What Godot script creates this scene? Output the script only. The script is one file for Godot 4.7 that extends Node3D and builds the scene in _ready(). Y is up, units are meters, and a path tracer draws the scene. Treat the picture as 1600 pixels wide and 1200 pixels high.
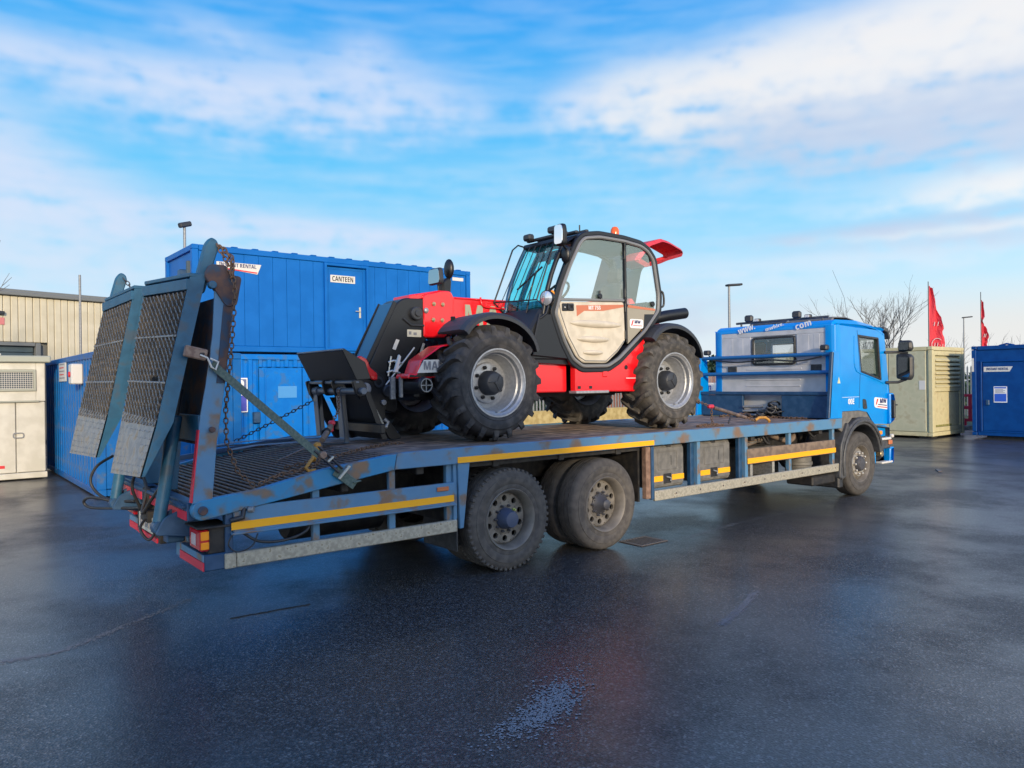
extends Node3D

# ---------------------------------------------------------------- mesh builder
class MB:
	var v := PackedVector3Array()
	var n := PackedVector3Array()

	func tri(a: Vector3, b: Vector3, c: Vector3, na: Vector3, nb: Vector3, nc: Vector3) -> void:
		var g := (b - a).cross(c - a)
		if g.length_squared() < 1e-14:
			return
		if g.dot(na + nb + nc) > 0.0:
			v.append_array([a, c, b]); n.append_array([na, nc, nb])
		else:
			v.append_array([a, b, c]); n.append_array([na, nb, nc])

	func flat(a: Vector3, b: Vector3, c: Vector3, out: Vector3) -> void:
		var g := (b - a).cross(c - a)
		if g.length_squared() < 1e-14:
			return
		g = g.normalized()
		if g.dot(out) < 0.0:
			g = -g
		tri(a, b, c, g, g, g)

	func quad(a: Vector3, b: Vector3, c: Vector3, d: Vector3, out: Vector3) -> void:
		flat(a, b, c, out); flat(a, c, d, out)

	func sq(a: Vector3, b: Vector3, c: Vector3, d: Vector3, na: Vector3, nb: Vector3, nc: Vector3, nd: Vector3) -> void:
		tri(a, b, c, na, nb, nc); tri(a, c, d, na, nc, nd)

	func box(c: Vector3, s: Vector3, bev := 0.0, bs := Basis()) -> MB:
		var h := s * 0.5
		var b: float = minf(bev, 0.45 * minf(s.x, minf(s.y, s.z)))
		var ax := [Vector3.RIGHT, Vector3.UP, Vector3.BACK]
		var hh := [h.x, h.y, h.z]
		for i in 3:
			var j := (i + 1) % 3
			var k := (i + 2) % 3
			for sg in [-1.0, 1.0]:
				var o: Vector3 = ax[i] * (hh[i] * sg)
				var u: Vector3 = ax[j] * (hh[j] - b)
				var w: Vector3 = ax[k] * (hh[k] - b)
				quad(c + bs * (o - u - w), c + bs * (o + u - w), c + bs * (o + u + w), c + bs * (o - u + w), bs * (ax[i] * sg))
		if b > 0.0:
			for i in 3:
				var j := (i + 1) % 3
				var k := (i + 2) % 3
				for sj in [-1.0, 1.0]:
					for sk in [-1.0, 1.0]:
						var e: Vector3 = ax[i] * (hh[i] - b)
						var p1: Vector3 = ax[j] * (hh[j] * sj) + ax[k] * ((hh[k] - b) * sk)
						var p2: Vector3 = ax[j] * ((hh[j] - b) * sj) + ax[k] * (hh[k] * sk)
						quad(c + bs * (p1 - e), c + bs * (p1 + e), c + bs * (p2 + e), c + bs * (p2 - e), bs * (ax[j] * sj + ax[k] * sk))
			for sx in [-1.0, 1.0]:
				for sy in [-1.0, 1.0]:
					for sz in [-1.0, 1.0]:
						flat(c + bs * Vector3(h.x * sx, (h.y - b) * sy, (h.z - b) * sz), c + bs * Vector3((h.x - b) * sx, h.y * sy, (h.z - b) * sz), c + bs * Vector3((h.x - b) * sx, (h.y - b) * sy, h.z * sz), bs * Vector3(sx, sy, sz))
		return self

	func quad_xz(x0: float, z0: float, x1: float, z1: float, y: float) -> MB:
		quad(Vector3(x0, y, z0), Vector3(x1, y, z0), Vector3(x1, y, z1), Vector3(x0, y, z1), Vector3.UP)
		return self

	func span(a: Vector3, b: Vector3, bev := 0.0) -> MB:
		return box((a + b) * 0.5, (b - a).abs(), bev)

	# rectangular bar from a to b: w across (sideways), h along up
	func bar(a: Vector3, b: Vector3, w: float, h: float, up := Vector3.UP, bev := 0.0) -> MB:
		var d := (b - a).normalized()
		var s := d.cross(up)
		if s.length() < 1e-4:
			s = d.cross(Vector3.RIGHT)
		s = s.normalized()
		var u := s.cross(d).normalized()
		return box((a + b) * 0.5, Vector3((b - a).length(), h, w), bev, Basis(d, u, s))

	static func map(axis: String, p: Vector2, t: float) -> Vector3:
		if axis == "z":
			return Vector3(p.x, p.y, t)
		if axis == "x":
			return Vector3(t, p.y, p.x)
		return Vector3(p.x, t, p.y)

	static func inset(p: PackedVector2Array, d: float) -> PackedVector2Array:
		var out := PackedVector2Array()
		var area := 0.0
		for i in p.size():
			area += p[i].cross(p[(i + 1) % p.size()])
		var sg := 1.0 if area > 0.0 else -1.0
		for i in p.size():
			var a := p[(i - 1 + p.size()) % p.size()]
			var b := p[i]
			var c := p[(i + 1) % p.size()]
			var n1 := (b - a).normalized().orthogonal() * -sg
			var n2 := (c - b).normalized().orthogonal() * -sg
			var m := n1 + n2
			var l := m.length()
			if l < 0.2:
				m = n1
			else:
				m = m / l / maxf(0.35, (m / l).dot(n1))
			out.append(b + m * d)
		# make sure that it really went inwards
		var a2 := 0.0
		for i in out.size():
			a2 += out[i].cross(out[(i + 1) % out.size()])
		if (absf(a2) > absf(area)) == (d > 0.0):
			for i in out.size():
				out[i] = p[i] * 2.0 - out[i]
		return out

	# polygon swept along an axis from t0 to t1
	func prism(p: PackedVector2Array, axis: String, t0: float, t1: float, bev := 0.0) -> MB:
		var lo := minf(t0, t1)
		var hi := maxf(t0, t1)
		var b := minf(bev, (hi - lo) * 0.45)
		var q := inset(p, b) if b > 0.0 else p
		var idx := Geometry2D.triangulate_polygon(q)
		var up := map(axis, Vector2.ZERO, 1.0)
		for i in range(0, idx.size(), 3):
			flat(map(axis, q[idx[i]], hi), map(axis, q[idx[i + 1]], hi), map(axis, q[idx[i + 2]], hi), up)
			flat(map(axis, q[idx[i]], lo), map(axis, q[idx[i + 1]], lo), map(axis, q[idx[i + 2]], lo), -up)
		walls(p, q, axis, lo, hi, b, 1.0)
		return self

	func walls(p: PackedVector2Array, q: PackedVector2Array, axis: String, lo: float, hi: float, b: float, side: float) -> void:
		var m := p.size()
		var area := 0.0
		for i in m:
			area += p[i].cross(p[(i + 1) % m])
		var sg := (1.0 if area > 0.0 else -1.0) * side
		var en := []
		for i in m:
			var e := (p[(i + 1) % m] - p[i])
			en.append(Vector2(e.y, -e.x).normalized() * sg)
		var up := map(axis, Vector2.ZERO, 1.0)
		for i in m:
			var j := (i + 1) % m
			var ei: Vector2 = en[i]
			var ep: Vector2 = en[(i - 1 + m) % m]
			var ex: Vector2 = en[j]
			var na := (ei + ep).normalized() if ei.dot(ep) > 0.8 else ei
			var nb := (ei + ex).normalized() if ei.dot(ex) > 0.8 else ei
			var a3 := map(axis, na, 0.0)
			var b3 := map(axis, nb, 0.0)
			sq(map(axis, p[i], lo + b), map(axis, p[j], lo + b), map(axis, p[j], hi - b), map(axis, p[i], hi - b), a3, b3, b3, a3)
			if b > 0.0:
				sq(map(axis, p[i], hi - b), map(axis, p[j], hi - b), map(axis, q[j], hi), map(axis, q[i], hi), (a3 + up).normalized(), (b3 + up).normalized(), (b3 + up).normalized(), (a3 + up).normalized())
				sq(map(axis, p[i], lo + b), map(axis, p[j], lo + b), map(axis, q[j], lo), map(axis, q[i], lo), (a3 - up).normalized(), (b3 - up).normalized(), (b3 - up).normalized(), (a3 - up).normalized())

	# a frame: the outline p with a hole that runs w inside of it
	func ring(p: PackedVector2Array, w: float, axis: String, t0: float, t1: float, bev := 0.0) -> MB:
		return ring2(p, inset(p, w), axis, t0, t1, bev)

	func ring2(p: PackedVector2Array, q: PackedVector2Array, axis: String, t0: float, t1: float, bev := 0.0) -> MB:
		var lo := minf(t0, t1)
		var hi := maxf(t0, t1)
		var b := minf(bev, (hi - lo) * 0.45)
		var po := inset(p, b) if b > 0.0 else p
		var qo := inset(q, -b) if b > 0.0 else q
		var up := map(axis, Vector2.ZERO, 1.0)
		for i in p.size():
			var j := (i + 1) % p.size()
			quad(map(axis, po[i], hi), map(axis, po[j], hi), map(axis, qo[j], hi), map(axis, qo[i], hi), up)
			quad(map(axis, po[i], lo), map(axis, po[j], lo), map(axis, qo[j], lo), map(axis, qo[i], lo), -up)
		walls(p, po, axis, lo, hi, b, 1.0)
		walls(q, qo, axis, lo, hi, b, -1.0)
		return self

	func tube(pts: Array, r: float, sides := 8, closed := false, r_end := -1.0) -> MB:
		var m := pts.size()
		if m < 2:
			return self
		var t0: Vector3 = (pts[1] - pts[0]).normalized()
		var nn := t0.cross(Vector3.UP)
		if nn.length() < 0.05:
			nn = t0.cross(Vector3.RIGHT)
		nn = nn.normalized()
		var rings := []
		var norms := []
		for i in m:
			var pr: Vector3 = pts[(i - 1 + m) % m] if closed else pts[maxi(i - 1, 0)]
			var nx: Vector3 = pts[(i + 1) % m] if closed else pts[mini(i + 1, m - 1)]
			var t := (nx - pr).normalized()
			nn = (nn - t * nn.dot(t)).normalized()
			var bb := t.cross(nn)
			var rr := r if r_end < 0.0 else lerpf(r, r_end, float(i) / (m - 1))
			var ring_ := PackedVector3Array()
			var nr := PackedVector3Array()
			for k in sides:
				var a := TAU * k / sides
				var d := nn * cos(a) + bb * sin(a)
				nr.append(d)
				ring_.append((pts[i] as Vector3) + d * rr)
			rings.append(ring_); norms.append(nr)
		for i in (m if closed else m - 1):
			var j := (i + 1) % m
			for k in sides:
				var l := (k + 1) % sides
				sq(rings[i][k], rings[i][l], rings[j][l], rings[j][k], norms[i][k], norms[i][l], norms[j][l], norms[j][k])
		if not closed:
			for e in [0, m - 1]:
				var out: Vector3 = (pts[0] - pts[1]) if e == 0 else (pts[m - 1] - pts[m - 2])
				for k in range(1, sides - 1):
					flat(rings[e][0], rings[e][k], rings[e][k + 1], out)
		return self

	# profile of (radius, distance along the axis), turned about the axis; closed profiles make rings
	func lathe(c: Vector3, ax: Vector3, prof: Array, segs := 32, crease := 0.75) -> MB:
		var a := ax.normalized()
		var u := a.cross(Vector3.UP)
		if u.length() < 0.1:
			u = a.cross(Vector3.RIGHT)
		u = u.normalized()
		var w := a.cross(u)
		var en := []
		for i in prof.size() - 1:
			var e: Vector2 = prof[i + 1] - prof[i]
			en.append(Vector2(e.y, -e.x).normalized())
		for i in prof.size() - 1:
			var e0: Vector2 = en[i]
			var n0 := e0
			var n1 := e0
			if i > 0 and e0.dot(en[i - 1]) > crease:
				n0 = (e0 + en[i - 1]).normalized()
			if i < en.size() - 1 and e0.dot(en[i + 1]) > crease:
				n1 = (e0 + en[i + 1]).normalized()
			for k in segs:
				var p := TAU * k / segs
				var q := TAU * (k + 1) / segs
				var d0 := u * cos(p) + w * sin(p)
				var d1 := u * cos(q) + w * sin(q)
				var P: Vector2 = prof[i]
				var Q: Vector2 = prof[i + 1]
				sq(c + d0 * P.x + a * P.y, c + d1 * P.x + a * P.y, c + d1 * Q.x + a * Q.y, c + d0 * Q.x + a * Q.y,
					d0 * n0.x + a * n0.y, d1 * n0.x + a * n0.y, d1 * n1.x + a * n1.y, d0 * n1.x + a * n1.y)
		return self

	func cyl(a: Vector3, b: Vector3, r: float, segs := 20, bev := 0.004) -> MB:
		var l := (b - a).length()
		var bv := minf(bev, minf(r, l) * 0.4)
		return lathe(a, b - a, [Vector2(0, 0), Vector2(r - bv, 0), Vector2(r, bv), Vector2(r, l - bv), Vector2(r - bv, l), Vector2(0, l)].map(func(x): return x), segs)

	func ball(c: Vector3, r: Vector3, segs := 16) -> MB:
		var h := segs / 2
		for i in h:
			for k in segs:
				var q := []
				for s in [[i, k], [i + 1, k], [i + 1, k + 1], [i, k + 1]]:
					var th: float = PI * s[0] / h
					var ph: float = TAU * s[1] / segs
					q.append(Vector3(sin(th) * cos(ph), cos(th), sin(th) * sin(ph)))
				sq(c + q[0] * r, c + q[1] * r, c + q[2] * r, c + q[3] * r, (q[0] / r).normalized(), (q[1] / r).normalized(), (q[2] / r).normalized(), (q[3] / r).normalized())
		return self

	func mesh(off := Vector3.ZERO) -> ArrayMesh:
		var vv := v.duplicate()
		if off != Vector3.ZERO:
			for i in vv.size():
				vv[i] -= off
		var ar := []
		ar.resize(Mesh.ARRAY_MAX)
		ar[Mesh.ARRAY_VERTEX] = vv
		ar[Mesh.ARRAY_NORMAL] = n
		var m := ArrayMesh.new()
		m.add_surface_from_arrays(Mesh.PRIMITIVE_TRIANGLES, ar)
		return m

# ---------------------------------------------------------------- helpers
var mats := {}
var used := {}
var font: SystemFont
var font_mono: SystemFont
var rng := RandomNumberGenerator.new()

func mb() -> MB:
	return MB.new()

func V(x: float, y: float, z: float) -> Vector3:
	return Vector3(x, y, z)

func poly(a: Array) -> PackedVector2Array:
	var p := PackedVector2Array()
	for i in range(0, a.size(), 2):
		p.append(Vector2(a[i], a[i + 1]))
	return p

# a polygon with its corners rounded
func rpoly(a: Array, r: float, k := 4) -> PackedVector2Array:
	var p := poly(a)
	var out := PackedVector2Array()
	var m := p.size()
	for i in m:
		var b := p[i]
		var d1 := (p[(i - 1 + m) % m] - b)
		var d2 := (p[(i + 1) % m] - b)
		var rr := minf(r, 0.45 * minf(d1.length(), d2.length()))
		var s := b + d1.normalized() * rr
		var e := b + d2.normalized() * rr
		for j in k + 1:
			var t := float(j) / k
			out.append(s * (1 - t) * (1 - t) + b * 2.0 * t * (1 - t) + e * t * t)
	return out

func rect(x0: float, y0: float, x1: float, y1: float, r := 0.0) -> PackedVector2Array:
	if r > 0.0:
		return rpoly([x0, y0, x1, y0, x1, y1, x0, y1], r)
	return poly([x0, y0, x1, y0, x1, y1, x0, y1])

func uname(called: String) -> String:
	if not used.has(called):
		used[called] = 0
		return called
	used[called] += 1
	return "%s_%03d" % [called, used[called]]

func tag(o: Node3D, label := "", category := "", group := "", kind := "") -> Node3D:
	if label: o.set_meta("label", label)
	if category: o.set_meta("category", category)
	if group: o.set_meta("group", group)
	if kind: o.set_meta("kind", kind)
	return o

func thing(called: String, label: String, category: String, at: Vector3, group := "") -> Node3D:
	var o := Node3D.new()
	o.name = uname(called)
	add_child(o)
	o.position = at
	tag(o, label, category, group)
	return o

# world place of a node built here (no turns above it)
func base_of(o: Node3D) -> Vector3:
	var p := Vector3.ZERO
	var q: Node = o
	while q is Node3D and q != self:
		p += (q as Node3D).position
		q = q.get_parent()
	return p

func part(parent: Node3D, called: String, b: MB, m: Material) -> MeshInstance3D:
	var o := MeshInstance3D.new()
	var nm := called
	var k := 0
	while parent.has_node(NodePath(nm)):
		k += 1
		nm = "%s_%03d" % [called, k]
	o.name = nm
	o.mesh = b.mesh(base_of(parent) if parent != self else Vector3.ZERO)
	o.material_override = m
	parent.add_child(o, true)
	return o

func struct(called: String, b: MB, m: Material) -> MeshInstance3D:
	var o := MeshInstance3D.new()
	o.name = uname(called)
	o.mesh = b.mesh()
	o.material_override = m
	add_child(o)
	o.set_meta("kind", "structure")
	return o

# one-mesh thing
func single(called: String, label: String, category: String, b: MB, m: Material, at: Vector3, group := "") -> MeshInstance3D:
	var o := MeshInstance3D.new()
	o.name = uname(called)
	o.mesh = b.mesh(at)
	o.material_override = m
	o.position = at
	add_child(o)
	tag(o, label, category, group)
	return o

func text(parent: Node3D, s: String, at: Vector3, height: float, m: Material, turn := Vector3.ZERO, width := 0.0, depth := 0.004, called := "lettering", mono := false) -> MeshInstance3D:
	var t := TextMesh.new()
	t.text = s
	t.font = font_mono if mono else font
	t.font_size = 48
	t.pixel_size = height / 34.0
	t.depth = depth
	t.curve_step = 4.0
	var o := MeshInstance3D.new()
	o.name = called
	o.mesh = t
	o.material_override = m
	parent.add_child(o, true)
	o.position = at - base_of(parent)
	o.rotation_degrees = turn
	if width > 0.0:
		var w := t.get_aabb().size.x
		if w > 0.001:
			o.scale.x = width / w
	return o

func lin(r: float, g: float, b: float) -> Color:
	return Color(r, g, b).linear_to_srgb()

# plain paint
func flatmat(key: String, c: Color, rough: float, metal := 0.0, coat := 0.0) -> StandardMaterial3D:
	if mats.has(key):
		return mats[key]
	var m := StandardMaterial3D.new()
	m.resource_name = key
	m.albedo_color = c
	m.roughness = rough
	m.metallic = metal
	if coat > 0.0:
		m.clearcoat_enabled = true
		m.clearcoat = coat
		m.clearcoat_roughness = 0.08
	mats[key] = m
	return m

func noise_tex(seed_: int, freq: float, oct: int, ramp: Array, size := 512, kind := FastNoiseLite.TYPE_SIMPLEX_SMOOTH, normal := false, bump := 4.0) -> NoiseTexture2D:
	var nz := FastNoiseLite.new()
	nz.seed = seed_
	nz.noise_type = kind
	nz.frequency = freq
	nz.fractal_octaves = oct
	var t := NoiseTexture2D.new()
	t.width = size
	t.height = size
	t.seamless = true
	t.seamless_blend_skirt = 0.15
	t.noise = nz
	if normal:
		t.as_normal_map = true
		t.bump_strength = bump
	elif not ramp.is_empty():
		var g := Gradient.new()
		var offs := PackedFloat32Array()
		var cols := PackedColorArray()
		for r in ramp:
			offs.append(r[0]); cols.append(r[1])
		g.offsets = offs
		g.colors = cols
		t.color_ramp = g
	return t

# weathered surface: colours from a noise ramp laid on in three planes, tile in metres
func worn(key: String, ramp: Array, rough: float, tile: float, freq := 0.012, oct := 5, metal := 0.0, seed_ := 1, rough_lo := -1.0, world := false) -> StandardMaterial3D:
	if mats.has(key):
		return mats[key]
	var m := StandardMaterial3D.new()
	m.resource_name = key
	m.albedo_texture = noise_tex(seed_, freq, oct, ramp)
	m.roughness = rough
	m.metallic = metal
	if rough_lo >= 0.0:
		m.roughness = 1.0
		m.roughness_texture = noise_tex(seed_ + 7, freq * 1.3, oct, [[0.3, Color(rough_lo, rough_lo, rough_lo)], [0.7, Color(rough, rough, rough)]], 256)
	m.uv1_triplanar = true
	m.uv1_world_triplanar = world
	m.uv1_scale = Vector3.ONE / tile
	mats[key] = m
	return m

func glass(key: String, c: Color, alpha: float) -> StandardMaterial3D:
	if mats.has(key):
		return mats[key]
	var m := StandardMaterial3D.new()
	m.resource_name = key
	m.transparency = BaseMaterial3D.TRANSPARENCY_ALPHA
	m.albedo_color = Color(c.r, c.g, c.b, alpha)
	m.roughness = 0.02
	m.metallic_specular = 0.5
	mats[key] = m
	return m

func vary(c: Color, f: float) -> Color:
	return Color(clampf(c.r * f, 0, 1), clampf(c.g * f, 0, 1), clampf(c.b * f, 0, 1))

# chain of links along a line of points
func chain_mesh(pts: Array, pitch := 0.036, wire := 0.0052, wide := 0.0145) -> MB:
	var b := mb()
	var curve := Curve3D.new()
	curve.bake_interval = 0.01
	for p in pts:
		curve.add_point(p)
	var l := curve.get_baked_length()
	var k := int(l / pitch)
	for i in k:
		var a := curve.sample_baked(i * pitch)
		var e := curve.sample_baked(minf((i + 1) * pitch, l))
		var d := (e - a).normalized()
		if d.length() < 0.5:
			continue
		var s := d.cross(Vector3(0.31, 0.9, 0.2)).normalized()
		if i % 2 == 1:
			s = d.cross(s).normalized()
		var c := (a + e) * 0.5
		var lp := []
		for j in 10:
			var t := TAU * j / 10.0
			lp.append(c + d * cos(t) * (pitch * 0.5 + wire) + s * sin(t) * wide)
		b.tube(lp, wire, 5, true)
	return b

func arc(c: Vector2, r: float, a0: float, a1: float, k: int) -> PackedVector2Array:
	var p := PackedVector2Array()
	for i in k + 1:
		var a := deg_to_rad(lerpf(a0, a1, float(i) / k))
		p.append(c + Vector2(cos(a), sin(a)) * r)
	return p

func band(c: Vector2, r0: float, r1: float, a0: float, a1: float, k: int) -> PackedVector2Array:
	var p := arc(c, r0, a0, a1, k)
	p.append_array(arc(c, r1, a1, a0, k))
	return p

# the same line with its corners rounded (Catmull-Rom)
func sm(p: Array, k := 5) -> Array:
	var out := []
	for i in p.size() - 1:
		var a: Vector3 = p[maxi(i - 1, 0)]
		var b: Vector3 = p[i]
		var c: Vector3 = p[i + 1]
		var d: Vector3 = p[mini(i + 2, p.size() - 1)]
		for j in k:
			out.append(b.cubic_interpolate(c, a, d, float(j) / k))
	out.append(p[p.size() - 1])
	return out

# ---------------------------------------------------------------- sky
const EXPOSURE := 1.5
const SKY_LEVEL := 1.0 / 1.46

func gauss(x: float, s: float) -> float:
	return exp(-0.5 * x * x / (s * s))

func make_sky() -> Image:
	var w := 2048
	var h := 1024
	var im := Image.create(w, h, false, Image.FORMAT_RGBF)
	var n1 := FastNoiseLite.new()
	n1.seed = 11
	n1.noise_type = FastNoiseLite.TYPE_SIMPLEX_SMOOTH
	n1.frequency = 1.0
	n1.fractal_octaves = 6
	n1.fractal_gain = 0.55
	var n2 := FastNoiseLite.new()
	n2.seed = 29
	n2.noise_type = FastNoiseLite.TYPE_SIMPLEX_SMOOTH
	n2.frequency = 1.0
	n2.fractal_octaves = 5
	# clouds: azimuth, elevation, spread across, spread up, spread down, amount, slope, tone (0 lilac, 1 white, 2 grey, 3 pale)
	var blobs := [
		[4.0, 21.0, 7.0, 0.7, 1.5, 1.0, -0.01, 0], [17.0, 20.6, 4.6, 1.0, 1.9, 1.5, 0.0, 0], [27.2, 21.4, 4.4, 1.3, 2.0, 1.2, 0.0, 0], [33.5, 20.2, 3.4, 1.0, 1.2, 0.5, 0.0, 0], [17.5, 23.7, 2.6, 0.6, 0.8, 0.5, -0.1, 0], [28.0, 23.8, 1.5, 0.8, 1.0, 0.5, 0.0, 0],
		[43.5, 20.2, 1.8, 0.9, 1.2, 0.6, 0.0, 0], [48.5, 20.6, 3.2, 1.4, 1.6, 1.3, 0.06, 1], [56.0, 20.9, 5.0, 1.5, 1.8, 1.9, 0.08, 1], [65.0, 21.4, 6.0, 1.6, 2.0, 2.4, 0.06, 1], [75.0, 21.8, 7.0, 1.8, 2.4, 2.8, 0.0, 1],
		[59.0, 17.8, 5.0, 1.0, 1.4, 1.3, -0.02, 2], [69.0, 16.6, 7.0, 1.5, 1.3, 3.2, 0.0, 2], [82.0, 17.0, 8.0, 2.0, 2.0, 3.0, 0.0, 2],
		[2.0, 16.6, 4.5, 1.2, 3.0, 1.1, -0.22, 0], [5.0, 13.4, 5.5, 1.3, 3.4, 1.1, -0.25, 0], [20.0, 11.3, 9.0, 0.9, 1.0, 1.2, -0.07, 0], [28.0, 11.2, 6.0, 0.45, 0.7, 0.9, -0.06, 0], [2.0, 8.5, 9.0, 2.4, 4.0, 1.1, 0.0, 3], [24.0, 7.0, 9.0, 1.6, 4.0, 0.6, 0.0, 3],
		[64.0, 10.1, 5.0, 0.22, 0.3, 1.0, 0.03, 2], [72.0, 10.2, 6.0, 0.4, 0.35, 1.3, 0.01, 2], [73.0, 9.0, 7.0, 0.35, 0.4, 1.1, 0.0, 2], [74.0, 12.2, 5.0, 0.8, 0.7, 1.8, 0.03, 1], [72.0, 9.6, 6.0, 0.2, 0.2, 1.0, 0.0, 1], [64.0, 8.3, 9.0, 0.5, 0.6, 0.8, 0.02, 3],
		[44.0, 7.4, 10.0, 1.2, 1.2, 0.7, 0.0, 3], [50.0, 5.2, 6.0, 1.0, 1.4, 0.6, 0.0, 2], [50.0, 14.0, 12.0, 1.6, 2.5, 0.22, 0.02, 3], [35.0, 15.5, 8.0, 0.8, 0.8, 0.15, 0.05, 3],
	]
	var tones := [lin_v(214, 225, 248), lin_v(242, 240, 240), lin_v(184, 202, 230), lin_v(210, 230, 248)]
	var stops := [[0.0, lin_v(232, 238, 240)], [2.5, lin_v(214, 236, 250)], [6.0, lin_v(186, 230, 252)], [11.0, lin_v(140, 213, 252)], [16.0, lin_v(98, 198, 250)], [21.0, lin_v(78, 182, 248)], [27.0, lin_v(58, 162, 242)], [50.0, lin_v(36, 118, 218)], [90.0, lin_v(28, 90, 180)]]
	for y in range(0, 530):
		var el := 90.0 - (y + 0.5) * 180.0 / h
		var base: Vector3 = stops[0][1]
		for i in stops.size() - 1:
			if el >= stops[i][0] and el <= stops[i + 1][0]:
				base = (stops[i][1] as Vector3).lerp(stops[i + 1][1], (el - stops[i][0]) / (stops[i + 1][0] - stops[i][0]))
		var ce := cos(deg_to_rad(el))
		var se := sin(deg_to_rad(el))
		for x in w:
			var az := wrapf((x + 0.5) * 360.0 / w, -180.0, 180.0)
			var dx := sin(deg_to_rad(az)) * ce
			var dz := -cos(deg_to_rad(az)) * ce
			var k := 1.0 / (maxf(se, 0.0) + 0.2)
			var px := (dx * 0.78 + dz * 0.62) * k
			var pz := (dx * 0.62 - dz * 0.78) * k
			var f := n1.get_noise_2d(px * 1.1, pz * 2.2)
			# inside or near the view: the banks seen there; elsewhere loose cloud of the same kind
			var near := smoothstep(-40.0, -12.0, az) * smoothstep(125.0, 95.0, az) * smoothstep(40.0, 31.0, el)
			var acc := Vector3.ZERO
			var amt := 0.0
			if near > 0.0:
				var g := n2.get_noise_2d(az / 3.6, el / 1.9)
				var fine := n2.get_noise_2d(az / 9.0 + 40.0, el / 1.1)
				for b in blobs:
					var da: float = az - b[0]
					if absf(da) > 3.0 * b[2]:
						continue
					var thin: float = clampf(b[3], 0.3, 1.0)
					var de: float = el + (g * 1.0 + fine * 0.4 + f * 0.3) * thin - b[1] - da * b[6]
					var sp: float = b[3] if de > 0.0 else b[4]
					if absf(de) > 3.2 * sp:
						continue
					var q: float = b[5] * gauss(da, b[2]) * gauss(de, sp)
					amt += q
					acc += (tones[b[7]] as Vector3) * q
				acc = acc / amt if amt > 0.001 else Vector3.ONE
				amt = 0.95 * (1.0 - exp(-1.0 * amt * clampf(1.0 + g * 1.0 + fine * 0.5, 0.12, 1.9)))
				var veil := clampf(0.07 + fine * 0.2 + f * 0.1, 0.0, 0.28)
				if amt + veil > 0.001:
					acc = (acc * amt + tones[3] * veil) / (amt + veil)
				amt = 1.0 - (1.0 - amt) * (1.0 - veil)
			var loose := clampf(0.32 + f * 1.2, 0.0, 0.9) * smoothstep(80.0, 25.0, el)
			var out := base.lerp((tones[0] as Vector3).lerp(tones[1], 0.5 + f), loose)
			var inn := base.lerp(acc, amt)
			var col := out.lerp(inn, near)
			# brighter, warmer air round the low sun
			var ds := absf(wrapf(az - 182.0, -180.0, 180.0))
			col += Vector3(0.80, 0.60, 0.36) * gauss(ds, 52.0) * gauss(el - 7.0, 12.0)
			col *= 1.0 + 0.25 * smoothstep(70.0, 130.0, ds + 0.0) * 0.0 + 0.45 * smoothstep(55.0, 115.0, absf(wrapf(az - 38.6, -180.0, 180.0)))  # all sky outside the view raised, added as fill light
			var right := gauss(az - 72.0, 14.0) * gauss(el - 3.0, 2.0)
			col = col.lerp(lin_v(240, 228, 216), 0.6 * right)
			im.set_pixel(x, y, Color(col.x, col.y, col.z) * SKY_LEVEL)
	var low := Color(0.28, 0.31, 0.36)
	for y in range(530, h):
		for x in range(0, w):
			im.set_pixel(x, y, low)
	return im

func lin_v(r: float, g: float, b: float) -> Vector3:
	var c := Color(r / 255.0, g / 255.0, b / 255.0).srgb_to_linear()
	return Vector3(c.r, c.g, c.b)

func _ready() -> void:
	rng.seed = 4711
	# camera: eye height, slight roll as the phone was held
	var cam := Camera3D.new()
	cam.name = "camera"
	cam.keep_aspect = Camera3D.KEEP_HEIGHT
	cam.fov = 54.27
	cam.near = 0.05
	cam.far = 900.0
	add_child(cam)
	var yaw := 0.89645
	var pitch := -0.00168
	var roll := -0.0128
	var f0 := V(cos(yaw), 0, -sin(yaw))
	var r0 := V(sin(yaw), 0, cos(yaw))
	var f1 := f0 * cos(pitch) + Vector3.UP * sin(pitch)
	var u1 := Vector3.UP * cos(pitch) - f0 * sin(pitch)
	var r2 := r0 * cos(roll) + u1 * sin(roll)
	var u2 := u1 * cos(roll) - r0 * sin(roll)
	cam.transform = Transform3D(Basis(r2, u2, -f1), V(-4.598, 1.874, 5.838))
	cam.current = true

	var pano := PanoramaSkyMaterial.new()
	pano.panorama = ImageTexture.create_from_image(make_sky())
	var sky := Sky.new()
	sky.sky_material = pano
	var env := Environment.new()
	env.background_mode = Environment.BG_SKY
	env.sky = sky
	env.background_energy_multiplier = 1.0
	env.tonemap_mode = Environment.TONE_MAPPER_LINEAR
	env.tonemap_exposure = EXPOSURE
	env.sdfgi_enabled = true
	env.ssao_enabled = true
	env.ssil_enabled = true
	var we := WorldEnvironment.new()
	we.name = "world_environment"
	we.environment = env
	add_child(we)

	var sun := DirectionalLight3D.new()
	sun.name = "sun"
	sun.light_color = Color(1.0, 0.91, 0.77)
	sun.light_energy = 0.82
	sun.light_angular_distance = 3.5
	sun.shadow_enabled = true
	add_child(sun)
	var el := deg_to_rad(13.0)
	var to_sun := V(-0.332 * cos(el), sin(el), 0.943 * cos(el)).normalized()
	sun.look_at_from_position(to_sun * 50.0, Vector3.ZERO, Vector3.UP)

	font = SystemFont.new()
	font.font_names = PackedStringArray(["Droid Sans"])
	font.font_weight = 700
	font_mono = SystemFont.new()
	font_mono.font_names = PackedStringArray(["Droid Sans Mono"])

	make_materials()
	build_ground()
	build_far()
	build_containers()
	build_truck()
	build_telehandler()
	build_lashings()
	build_small()
	build_stack()

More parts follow.
